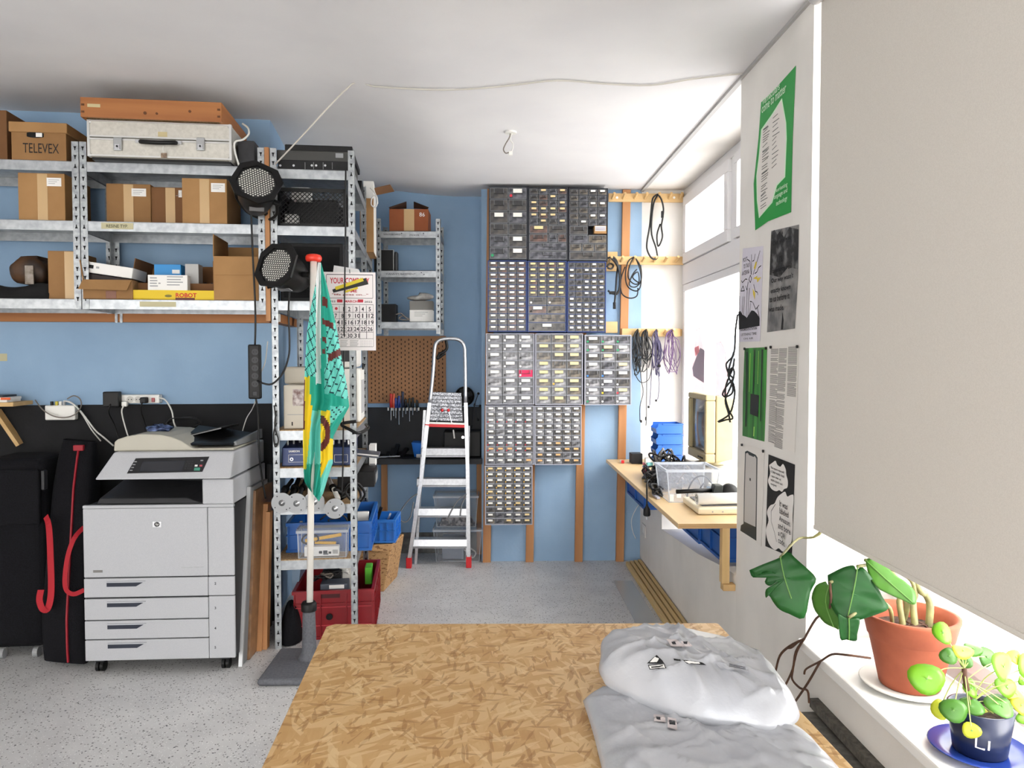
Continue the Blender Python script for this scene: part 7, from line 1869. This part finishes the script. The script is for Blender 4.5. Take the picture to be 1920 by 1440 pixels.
# ================================================================ OSB table
def osb_mat():
    m = bpy.data.materials.new('oriented_strand_board'); m.use_nodes = True
    N = m.node_tree.nodes; L = m.node_tree.links; b = N['Principled BSDF']; b.inputs['Roughness'].default_value = .45
    tc = N.new('ShaderNodeTexCoord')
    base = None
    cols = [(182,138,84), (194,152,97), (206,167,114), (200,159,105), (216,181,130)]
    def layer(ang, sx, sy, seed):
        m0 = N.new('ShaderNodeMapping'); m0.inputs['Rotation'].default_value = (0, 0, ang); m0.inputs['Location'].default_value = (seed, seed*.7, 0)
        mp = N.new('ShaderNodeMapping'); mp.inputs['Scale'].default_value = (sx, sy, 1)
        ns = N.new('ShaderNodeTexNoise'); ns.inputs['Scale'].default_value = 7
        ad = N.new('ShaderNodeMix'); ad.data_type = 'VECTOR'; ad.inputs[0].default_value = .018
        L.new(tc.outputs['Object'], ns.inputs['Vector']); L.new(tc.outputs['Object'], ad.inputs[4]); L.new(ns.outputs['Color'], ad.inputs[5])
        L.new(ad.outputs[1], m0.inputs['Vector']); L.new(m0.outputs[0], mp.inputs['Vector'])
        v = N.new('ShaderNodeTexVoronoi'); v.inputs['Scale'].default_value = 1; L.new(mp.outputs[0], v.inputs['Vector'])
        sep = N.new('ShaderNodeSeparateColor'); L.new(v.outputs['Color'], sep.inputs[0])
        # fine grain along the strand
        g = N.new('ShaderNodeTexNoise'); g.inputs['Scale'].default_value = 2.2; g.inputs['Detail'].default_value = 4; L.new(mp.outputs[0], g.inputs['Vector'])
        mt = N.new('ShaderNodeMath'); mt.operation = 'MULTIPLY_ADD'; mt.inputs[1].default_value = .55; L.new(g.outputs['Fac'], mt.inputs[0]); L.new(sep.outputs[0], mt.inputs[2])
        r = N.new('ShaderNodeValToRGB'); r.color_ramp.elements[0].position = .15; r.color_ramp.elements[0].color = lin(cols[0]); r.color_ramp.elements[1].position = 1.15
        r.color_ramp.elements[1].position = 1.0; r.color_ramp.elements[1].color = lin(cols[4])
        for p_, c in ((.35, cols[1]), (.6, cols[3]), (.8, cols[2])):
            e = r.color_ramp.elements.new(p_); e.color = lin(c)
        L.new(mt.outputs[0], r.inputs[0]); return r.outputs[0], sep.outputs[1]
    for k, (ang, sx, sy) in enumerate(((.3, 9, 46), (1.25, 10, 44), (-.5, 11, 52), (2.2, 9, 42), (.9, 8, 40), (1.75, 12, 54), (1.45, 10, 42), (2.7, 11, 48))):
        c, sel = layer(ang, sx, sy, 3.1*k)
        if base is None: base = c; continue
        st = N.new('ShaderNodeMath'); st.operation = 'GREATER_THAN'; st.inputs[1].default_value = .58; L.new(sel, st.inputs[0])
        mx = N.new('ShaderNodeMix'); mx.data_type = 'RGBA'; L.new(st.outputs[0], mx.inputs[0]); L.new(base, mx.inputs[6]); L.new(c, mx.inputs[7]); base = mx.outputs[2]
    for k, (ang, sx, sy, dark) in enumerate(((.15, 22, 130, 1), (1.0, 18, 110, 0), (2.0, 24, 140, 1), (2.6, 18, 104, 0), (1.5, 22, 130, 1))):
        c, sel = layer(ang, sx, sy, 7.3*k+1)
        st = N.new('ShaderNodeMath'); st.operation = 'GREATER_THAN'; st.inputs[1].default_value = .93; L.new(sel, st.inputs[0])
        fc_ = N.new('ShaderNodeMath'); fc_.operation = 'MULTIPLY'; fc_.inputs[1].default_value = .5; L.new(st.outputs[0], fc_.inputs[0])
        mx = N.new('ShaderNodeMix'); mx.data_type = 'RGBA'; L.new(fc_.outputs[0], mx.inputs[0]); L.new(base, mx.inputs[6]); mx.inputs[7].default_value = lin((150,104,52) if dark else (230,202,154)); base = mx.outputs[2]
    L.new(base, b.inputs['Base Color'])
    bp = N.new('ShaderNodeBump'); bp.inputs['Strength'].default_value = .15; bp.inputs['Distance'].default_value = .002
    L.new(base, bp.inputs['Height']); L.new(bp.outputs[0], b.inputs['Normal'])
    return m
m_osb = osb_mat()
ZT = .74
tl, tr = PZ(614, 1170, ZT), PZ(1346, 1168, ZT); bl_ = PZ(489, 1442, ZT); br = PZ(1603, 1442, ZT)
t = thing('work_table', 'large strand board table with two grey parcels on it', 'table', ((tl.x+tr.x)/2, 1.4, 0), 0)
kx = (bl_.y-.45-tl.y)/(bl_.y-tl.y); ll = tl+(bl_-tl)*kx; rr_ = tr+(br-tr)*kx
c_ = .022
def edgept(a_, b_, d): return a_+(b_-a_).normalized()*d
pts = [edgept(tl, ll, c_), edgept(tl, tr, c_), edgept(tr, tl, c_*.3), edgept(tr, rr_, c_*.3), edgept(rr_, tr, .01), edgept(rr_, ll, .01), edgept(ll, rr_, .01), edgept(ll, tl, .01)]
MB().prism([(q.x, q.y) for q in pts][::-1], lambda u, v, w: (u, v, w), ZT-.02, ZT).build('table_top', m_osb, t, bevel=.002)
for (x, y) in ((tl.x+.12, tl.y-.12), (tr.x-.12, tr.y-.12), (ll.x+.12, ll.y+.1), (rr_.x-.12, rr_.y+.1)):
    MB().box(x-.03, x+.03, y-.03, y+.03, 0, ZT-.02).build('leg', m_wood_l, t, bevel=.003)
MB().box(tl.x+.12, tr.x-.12, tl.y-.135, tl.y-.105, ZT-.1, ZT-.0205).build('apron', m_wood_lx, t)

# ================================================================ grey plastic parcels
m_bag = M('mailer_silver', (192,194,199), .3, .12, c2=(180,183,190), nscale=5, bump=.5, bscale=14)
def mailer(name, label, outline, z0, hgt, rings=26, seed=1, ripple=1., plane=.35):
    """stuffed mailing bag: pillow rising from an outline traced on the plane it lies on"""
    rg = random.Random(seed)
    pf = plane if callable(plane) else (lambda y: plane)
    o = [PZ(x, y, z0+hgt*pf(y)) for x, y in outline]
    o = crom([Vector(q) for q in o]+[Vector(o[0])], 8)[:-1]; n = len(o)
    fr_ = [(q.z-z0)/hgt for q in o]
    c = sum(o, Vector())/n
    t = thing(name, label, 'parcel', (c.x, c.y, z0), 0)
    wr = [(rg.uniform(0, 6.28), rg.uniform(9, 30), rg.uniform(0, 6.28), rg.uniform(.4, 1)) for _ in range(9)]
    def wrinkle(x, y):
        s = 0
        for a_, f, ph, w in wr:
            q = x*math.cos(a_)+y*math.sin(a_)+.03*math.sin(9*(x*math.sin(a_)-y*math.cos(a_))+ph)
            s += w*(1-abs(math.sin(q*f+ph)))**6
        return s
    mb = MB(); vs = []; fs = []
    for k in range(rings+1):
        r = k/rings
        for q, plane in zip(o, fr_):
            p_ = c+(q-c)*(1-(1-r)**1.0 if r else .0)
            e = 1-r
            z = z0+hgt*(plane+(1-plane)*(1-(r**5))**.8)
            p2 = Vector((p_.x, p_.y, z))
            z2 = wrinkle(p_.x, p_.y)*.010*ripple*min(1, e*5)
            z3 = .012*ripple*math.sin(p_.x*7+seed)*math.sin(p_.y*6+1)*min(1, e*3)
            p2.z = max(z0+.002, z+z2+z3); vs.append(p2)
    for k in range(rings):
        for i in range(n): fs.append((k*n+i, k*n+(i+1) % n, (k+1)*n+(i+1) % n, (k+1)*n+i))
    # underside, tucked in
    b0 = len(vs)
    for q in o: p_ = c+(q-c)*.94; vs.append(Vector((p_.x, p_.y, z0+.001)))
    for i in range(n): fs.append((rings*n+i, rings*n+(i+1) % n, b0+(i+1) % n, b0+i))
    fs.append(tuple(range(b0+n-1, b0-1, -1)))
    mb._a(vs, fs, 0); body = mb.build('bag', m_bag, t, smooth=True)
    bvh = BVHTree.FromPolygons([tuple(q) for q in vs], fs)
    def on(x, y, off=.0015):
        d = (PZ(x, y, z0)-_C).normalized(); hit, nr, _, _ = bvh.ray_cast(_C, d)
        if hit is None: return PZ(x, y, z0+hgt*.5)
        if nr.z < 0: nr = -nr
        return hit+nr*off-d*.001
    return t, on
def patch(par, on, pts, mat, name='print', n=8, off=.002):
    n = n*2; off = off*.6+.0012
    (x0, y0), (x1, y1), (x2, y2), (x3, y3) = pts
    def f(u, v):
        x = (x0*(1-u)+x1*u)*(1-v)+(x3*(1-u)+x2*u)*v; y = (y0*(1-u)+y1*u)*(1-v)+(y3*(1-u)+y2*u)*v
        return on(x, y, off)
    return MB().grid(f, n, n).build(name, mat, par)
low, onl = mailer('grey_mailer', 'flat silver-grey plastic parcel under the stuffed one', [(1093,1314),(1110,1300),(1146,1288),(1230,1300),(1330,1320),(1430,1345),(1500,1368),(1548,1412),(1590,1460),(1610,1490),(1500,1540),(1300,1560),(1150,1540),(1128,1440),(1112,1375)], ZT+.001, .055, 24, 5, .8)
top_, ont = mailer('grey_mailer', 'stuffed silver-grey plastic parcel lying on the flat one', [(1126,1232),(1133,1197),(1188,1184),(1264,1186),(1366,1204),(1438,1246),(1488,1312),(1497,1350),(1450,1371),(1375,1366),(1308,1356),(1223,1329),(1150,1288),(1124,1262)], ZT+.048, .085, 44, 9, 1.0, lambda y: .05+.6*max(0, min(1, (1310-y)/120)))
patch(top_, ont, [(1216,1248),(1246,1246),(1249,1254),(1219,1256)], m_ink, 'fragile_frame', 6, .0022)
patch(top_, ont, [(1218,1249.3),(1245,1247.4),(1247.3,1253),(1220.3,1254.7)], m_paper, 'fragile_panel', 6, .003)
patch(top_, ont, [(1222,1251),(1243,1249.4),(1243.8,1251.8),(1222.8,1253.4)], m_ink, 'fragile_word', 4, .0036)
patch(top_, ont, [(1214,1245),(1231,1230),(1242,1240),(1246,1246)], m_ink, 'fragile_sign', 8, .003)
patch(top_, ont, [(1220,1243),(1229,1233),(1236,1237),(1233,1243)], m_paper, 'fragile_sign', 5, .0038)
patch(top_, ont, [(1263,1236),(1277,1238),(1277,1241),(1264,1240)], m_ink, 'small_print', 4)
patch(top_, ont, [(1280,1238),(1316,1243),(1325,1249),(1290,1246)], m_ink, 'label_edge', 6)
patch(top_, ont, [(1284,1240),(1310,1243),(1312,1246),(1292,1246)], m_paper, 'label_edge', 6, .003)
patch(top_, ont, [(1340,1241),(1400,1252),(1406,1262),(1350,1254)], M('label_greyish', (170,172,178), .5), 'shipping_label', 6)
for k in range(3): patch(top_, ont, [(1366,1246+2.2*k),(1398,1252+2.2*k),(1398.5,1253+2.2*k),(1366.5,1247+2.2*k)], m_dark, 'label_line', 4, .003)
patch(top_, ont, [(1250,1200),(1270,1200),(1284,1214),(1258,1214)], M('label_rose', (214,204,204), .5), 'paper_label', 6)
patch(top_, ont, [(1276,1203),(1290,1204),(1298,1213),(1284,1214)], M('label_rose', (214,204,204), .5), 'paper_label', 6)
for (x, y) in ((1262, 1207), (1283, 1206)): patch(top_, ont, [(x-3,y-2),(x+5,y-2),(x+7,y+3),(x-1,y+3)], m_dark, 'label_mark', 4, .003)
patch(low, onl, [(1226,1341),(1246,1343),(1248,1356),(1226,1354)], M('label_rose', (214,204,204), .5), 'paper_label', 5)
patch(low, onl, [(1251,1346),(1268,1349),(1270,1371),(1252,1366)], M('label_rose', (214,204,204), .5), 'paper_label', 5)
patch(low, onl, [(1254,1352),(1266,1354),(1266,1362),(1255,1360)], m_dark, 'label_mark', 5, .003)
patch(low, onl, [(1230,1346),(1238,1347),(1238,1352),(1231,1351)], m_dark, 'label_mark', 4, .003)

# ================================================================ plants on the sill
ZS = .545
m_terra = M('terracotta', (166,88,60), .75, c2=(150,76,50), nscale=12, bump=.05, bscale=60)
m_soil = M('potting_soil', (46,34,28), .95, c2=(84,66,52), nscale=70, bump=.6, bscale=60)
base = PZ(1692, 1276, ZS+.02); pc = Vector((1.272, base.y, ZS))
sat = thing('plant_saucer', 'white oval saucer under the terracotta pot', 'saucer', pc, 0)
MB().lathe([(.001, .001), (.10, .001), (.135, .012), (.142, .018), (.138, .02), (.1, .008), (.001, .007)], pc, 36).build('dish', m_white_p, sat, smooth=True)
z0 = ZS+.0085
rt = P(1708, 1150, pc.y); hp = rt.z-z0-.0
R1 = 86/1400*pc.y; R0 = R1*.6
pot = thing('plant_pot', 'terracotta pot holding the large-leaved plant', 'pot', (pc.x, pc.y, z0), 0)
MB().lathe([(.001, 0), (R0, 0), (R0+.004, .006), (R0+(R1-R0)*.62, hp*.66), (R0+(R1-R0)*.66, hp*.68), (R0+(R1-R0)*.72, hp*.7), (R1*.975, hp*.93), (R1, hp*.96), (R1, hp), (R1-.012, hp), (R1-.02, hp*.9), (R1-.035, hp*.72), (R1-.036, hp*.70)], (pc.x, pc.y, z0), 40).build('body', m_terra, pot, smooth=True)
MB().lathe([(.001, hp*.80), (R1-.028, hp*.79)], (pc.x, pc.y, z0), 24).build('soil', m_soil, pot)
zsoil = z0+hp*.80
mon = thing('monstera_plant', 'large-leaved monstera growing in the terracotta pot', 'plant', (pc.x, pc.y, zsoil), 0)
m_leaf = M('monstera_leaf', (18,66,24), .4, spec=.3, c2=(28,84,32), nscale=7, ndetail=3)
m_leaf2 = M('monstera_leaf_pale', (62,112,24), .4, c2=(50,98,22), nscale=7)
m_vein = M('leaf_vein', (90,134,60), .45)
def leaf(par, outline, D, vein, tilt, mat, curve=.03, dc=None):
    """leaf blade: outline px placed on a tilted plane around depth D, cupped along its midrib"""
    cx = sum(p[0] for p in outline)/len(outline); cy = sum(p[1] for p in outline)/len(outline)
    c = P(cx, cy, D); nrm = Vector(tilt).normalized()
    v0, v1 = PP(*vein[0], c, nrm), PP(*vein[-1], c, nrm); ax = (v1-v0).normalized()
    side = ax.cross(nrm).normalized()
    ps = [PP(x, y, c, nrm) for x, y in outline]
    ps = crom(ps+[ps[0]], 3)[:-1]
    mid = (v0+v1)/2
    mb = MB(); rings = 6; n = len(ps); vs = []
    for k in range(rings+1):
        r = k/rings
        for q in ps:
            p_ = mid+(q-mid)*r; s = (p_-v0).dot(side); L_ = (p_-v0).dot(ax)/max(.01, (v1-v0).length)
            p_ = p_-nrm*(-1)*0+nrm*(-curve*(abs(s)/.1)**1.5*.6)+nrm*(-curve*.5*max(0, L_)**2)+nrm*.003*math.sin(L_*22)*min(1, abs(s)*20)
            vs.append(p_)
    fs = [(k*n+i, k*n+(i+1) % n, (k+1)*n+(i+1) % n, (k+1)*n+i) for k in range(rings) for i in range(n)]
    mb._a(vs, fs, 0)
    o = mb.build('leaf', mat, par, smooth=True, solid=.0012)
    vm = MB(); vp = [PP(*q, c, nrm)+nrm*(.0025) for q in vein]
    def drop(p_):
        L_ = (p_-v0).dot(ax)/max(.01, (v1-v0).length); return p_+nrm*(-curve*.5*max(0, L_)**2)
    vm.tube([drop(q) for q in vp], .0018, 5); vm.build('midrib', m_vein, o)
    return o, v0
Dp = pc.y
toc = (-.55, -.8, .25)
l1_, r1_ = leaf(mon, [(1405,1068),(1430,1058),(1463,1045),(1478,1034),(1490,1045),(1510,1062),(1531,1084),(1520,1110),(1509,1158),(1480,1150),(1462,1142),(1450,1128),(1442,1116),(1436,1120),(1436,1105),(1448,1098),(1460,1090),(1456,1087),(1444,1098),(1434,1090),(1444,1070),(1430,1072),(1412,1082)], Dp-.02, [(1463,1045),(1470,1080),(1484,1122)], (-.3,-.85,.35), m_leaf, .025)
l2_, r2_ = leaf(mon, [(1552,1078),(1580,1064),(1600,1060),(1606,1068),(1618,1064),(1640,1090),(1655,1118),(1668,1140),(1645,1152),(1614,1162),(1600,1164),(1590,1175),(1582,1168),(1572,1158),(1557,1130)], Dp-.1, [(1608,1062),(1602,1100),(1588,1165)], (-.35,-.85,.3), m_leaf, .03)
l3_, r3_ = leaf(mon, [(1548,1090),(1530,1098),(1521,1122),(1528,1148),(1545,1170),(1565,1180),(1572,1182),(1574,1150),(1560,1110)], Dp-.05, [(1556,1092),(1548,1130),(1562,1178)], (-.5,-.8,-.1), m_leaf2, .02)
l4_, r4_ = leaf(mon, [(1571,1150),(1590,1160),(1612,1160),(1608,1190),(1606,1203),(1588,1200),(1576,1198)], Dp-.11, [(1591,1158),(1592,1180),(1592,1200)], (-.2,-.9,.1), m_leaf, .01)
l5_, r5_ = leaf(mon, [(1622,1048),(1645,1048),(1680,1078),(1712,1100),(1719,1124),(1712,1131),(1690,1122),(1650,1104),(1630,1080)], Dp-.12, [(1622,1050),(1660,1085),(1712,1128)], (-.3,-.7,.6), m_leaf2, .02)
m_stem = M('plant_stem', (150,148,96), .6, c2=(122,118,84), nscale=30)
m_root = M('brown_root', (92,62,44), .8, c2=(70,46,34), nscale=40)
st = lambda x, y, d=0: P(x, y, Dp+d)
base_pts = {0: (pc.x-.03, pc.y-.02), 1: (pc.x+.0, pc.y-.03), 2: (pc.x+.05, pc.y-.01), 3: (pc.x-.01, pc.y+.03)}
def stem(pts, r, mat=m_stem, name='stem'): return MB().tube(pts, r, 7).build(name, mat, mon, smooth=True)
stem([Vector((*base_pts[0], zsoil-.005)), st(1686,1128), st(1690,1105), st(1660,1060,.02), Vector(r2_)], [.009, .007, .006, .005])
stem([Vector((*base_pts[1], zsoil-.005)), st(1712,1132), st(1716,1112), st(1700,1080,.0), Vector(r5_)], [.010, .009, .007, .005])
stem([Vector((*base_pts[2], zsoil-.005)), st(1744,1136), st(1734,1112), st(1722,1100), Vector((1.27, 2.36, 1.06)), Vector((1.21, 2.5, 1.1)), PX(1536, 1001, 1.137), PX(1497, 1010, 1.09), Vector(r1_)], [.011, .009, .006, .004])
stem([Vector((*base_pts[3], zsoil-.005)), st(1700,1135,.02), st(1680,1100,.03), st(1600,1080,.0), Vector(r3_)], [.009, .006, .005])
stem([Vector((pc.x-.05, pc.y+.01, zsoil-.005)), st(1668,1140,-.06), st(1640,1130,-.08), Vector(r4_)], [.006, .005])
for k in range(5):
    th = k*1.3; MB().tube([Vector((pc.x+.06*math.cos(th), pc.y+.05*math.sin(th)-.02, zsoil+.003)), Vector((pc.x+.02*math.cos(th+1), pc.y+.03*math.sin(th+1)-.03, zsoil+.02)), Vector((pc.x-.06*math.cos(th+.5), pc.y-.05, zsoil+.006))], .003, 5).build('twig', m_root, mon, smooth=True)
# aerial roots over the sill edge
Xe = XR-.045
ro = lambda x, y: PX(x, y, Xe)
def root(pts, r): return MB().tube(pts, r, 6).build('aerial_root', m_root, mon, smooth=True)
cr_ = ro(1508, 1198)
h_ = st(1556,1140,-.05)
root([Vector(r3_), h_, (h_+cr_)/2+Vector((0,0,.02)), cr_], .004)
root([cr_, ro(1480,1212), ro(1462,1230), ro(1454,1260)], .0045); root([cr_, ro(1492,1222), ro(1486,1255), ro(1472,1286)], .004)
root([cr_, ro(1494,1222), ro(1486,1260), ro(1486,1275), ro(1500,1290), ro(1514,1295), ro(1517,1318)], .004)
root([st(1632,1234,-.06), st(1600,1228,-.07)-Vector((.02,0,0)), ro(1560,1227), ro(1538,1240), ro(1512,1254), ro(1508,1264)], .0035); root([ro(1538,1240), ro(1515,1280), ro(1492,1314)], .004)
root([cr_, ro(1497,1203), ro(1484,1214), ro(1475,1215)], .004)

# ---- small round-leaved plant in a blue pot
b2 = PZ(1912, 1398, ZS+.02); b2.x = 1.235; s2 = b2.y
sat2 = thing('blue_saucer', 'glossy blue saucer under the dark blue pot', 'saucer', (b2.x, s2, ZS), 0)
m_bl = M('blue_glaze', (40,66,150), .2)
MB().lathe([(.001, .001), (.07, .001), (.105, .014), (.118, .02), (.115, .022), (.08, .009), (.001, .007)], (b2.x, s2, ZS), 36).build('dish', m_bl, sat2, smooth=True)
pot2 = thing('blue_pot', 'dark blue pot with white painted letters', 'pot', (b2.x, s2, ZS+.008), 0)
hz = .115; r0, r1 = .058, .075
MB().lathe([(.001, 0), (r0, 0), (r0+.003, .004), (r1, hz), (r1-.006, hz), (r1-.012, hz*.85)], (b2.x, s2, ZS+.0085), 36).build('body', M('navy_glaze', (24,34,64), .3), pot2, smooth=True)
MB().lathe([(.001, hz*.86), (r1-.011, hz*.85)], (b2.x, s2, ZS+.0085), 20).build('soil', m_soil, pot2)
# painted letters wrapped on the pot front
def onpot(a_, h): 
    r = (r0+(r1-r0)*h/hz)+.0012; return Vector((b2.x+r*math.sin(a_), s2-r*math.cos(a_), ZS+.0085+h))
for (strokes) in ([(-.70,.068),(-.72,.036),(-.42,.034)], [(-.30,.058),(-.30,.034)]):
    mbs = MB(); mbs.tube([onpot(a_, h) for a_, h in strokes], .0028, 5, smooth=0); mbs.build('painted_letter', m_white_p, pot2)
pil = thing('pilea_plant', 'small plant with round lime leaves in the blue pot', 'plant', (b2.x, s2, ZS+.1), 0)
mL = [M('lime_leaf', (104,158,16), .4, c2=(92,146,16), nscale=12), M('green_leaf', (62,112,34), .4, c2=(74,126,38), nscale=12), M('yellow_leaf', (178,184,40), .45)]
hub = P(1808, 1253, s2-.02)
zs2 = ZS+.0085+hz*.86
stm = [Vector((b2.x-.005, s2, zs2)), Vector((b2.x-.03, s2-.01, zs2+.03)), (Vector((b2.x-.05, s2-.02, zs2+.06))+hub)/2, hub]
MB().tube(stm, .006, 7).build('stem', M('pilea_stem', (86,58,44), .8), pil, smooth=True)
lv = [(1738,1273,33,27,0,(-.2,-.9,.35)), (1768,1186,17,17,0,(-.1,-.7,.6)), (1780,1230,16,15,1,(-.2,-.9,.3)), (1814,1238,14,16,1,(.2,-.9,.2)), (1825,1216,18,9,1,(0,-.6,.8)), (1851,1232,18,18,1,(.1,-.9,.3)), (1882,1250,24,28,0,(.3,-.9,.2)),
      (1788,1332,22,20,1,(-.4,-.8,.4)), (1762,1330,14,16,2,(-.2,-.7,.5)), (1820,1324,22,13,1,(-.3,-.6,.6)), (1842,1340,18,20,2,(.2,-.8,.5)), (1822,1370,16,14,2,(-.3,-.8,.3)), (1888,1288,22,16,0,(.1,-.8,.5)), (1875,1322,26,14,1,(0,-.5,.8)), (1872,1345,22,11,2,(0,-.7,.7)),
      (1905,1300,20,14,2,(.2,-.7,.6)), (1918,1276,8,8,0,(0,-.8,.4)), (1806,1220,22,10,2,(.1,-.6,.7)), (1915,1322,18,12,2,(0,-.6,.7)), (1905,1232,16,12,2,(.2,-.7,.5)), (1822,1290,14,16,0,(.1,-.8,.4)), (1925,1345,20,12,0,(.2,-.8,.4)), (1930,1250,24,22,0,(.2,-.8,.4))]
rl = random.Random(5)
for k, (x, y, rx, ry, mi_, tl_) in enumerate(lv):
    d = s2-.05+rl.uniform(-.03, .05) if x < 1850 else s2+rl.uniform(-.06, .03)
    c = P(x, y, d); nrm = Vector(tl_).normalized(); sc_ = d/1400
    a_ = nrm.cross(Vector((0,0,1))).normalized(); b_ = a_.cross(nrm).normalized()
    mb = MB(); n = 16; vs = []; rings = 3
    kx_, ky_ = rx*sc_/max(.35, abs(a_.x)), ry*sc_/max(.4, abs(b_.z))
    for j in range(rings+1):
        for i in range(n):
            th = i*2*math.pi/n; r_ = j/rings*(1+.05*math.sin(3*th+k))
            vs.append(c+a_*(kx_*r_*math.cos(th))+b_*(ky_*r_*math.sin(th))-nrm*(.0045*(j/rings)**2*(1+.8*math.sin(2*th+k))))
    fs = [(j*n+i, j*n+(i+1) % n, (j+1)*n+(i+1) % n, (j+1)*n+i) for j in range(rings) for i in range(n)]
    mb._a(vs, fs, 0); o = mb.build('leaf', mL[mi_], pil, smooth=True, solid=.001)
    MB().cyl(c+nrm*.0004, c+nrm*.0016, .0022, n=8).build('leaf_eye', m_vein, o)
    org = hub if x < 1860 else stm[1+(k % 2)]
    m_ = (org+c)/2+Vector((0, 0, .012))-nrm*.01
    MB().tube([org, m_, c-nrm*.002], .0014, 5).build('leaf_stalk', M('stalk_pale', (176,190,110), .5), o, smooth=True)
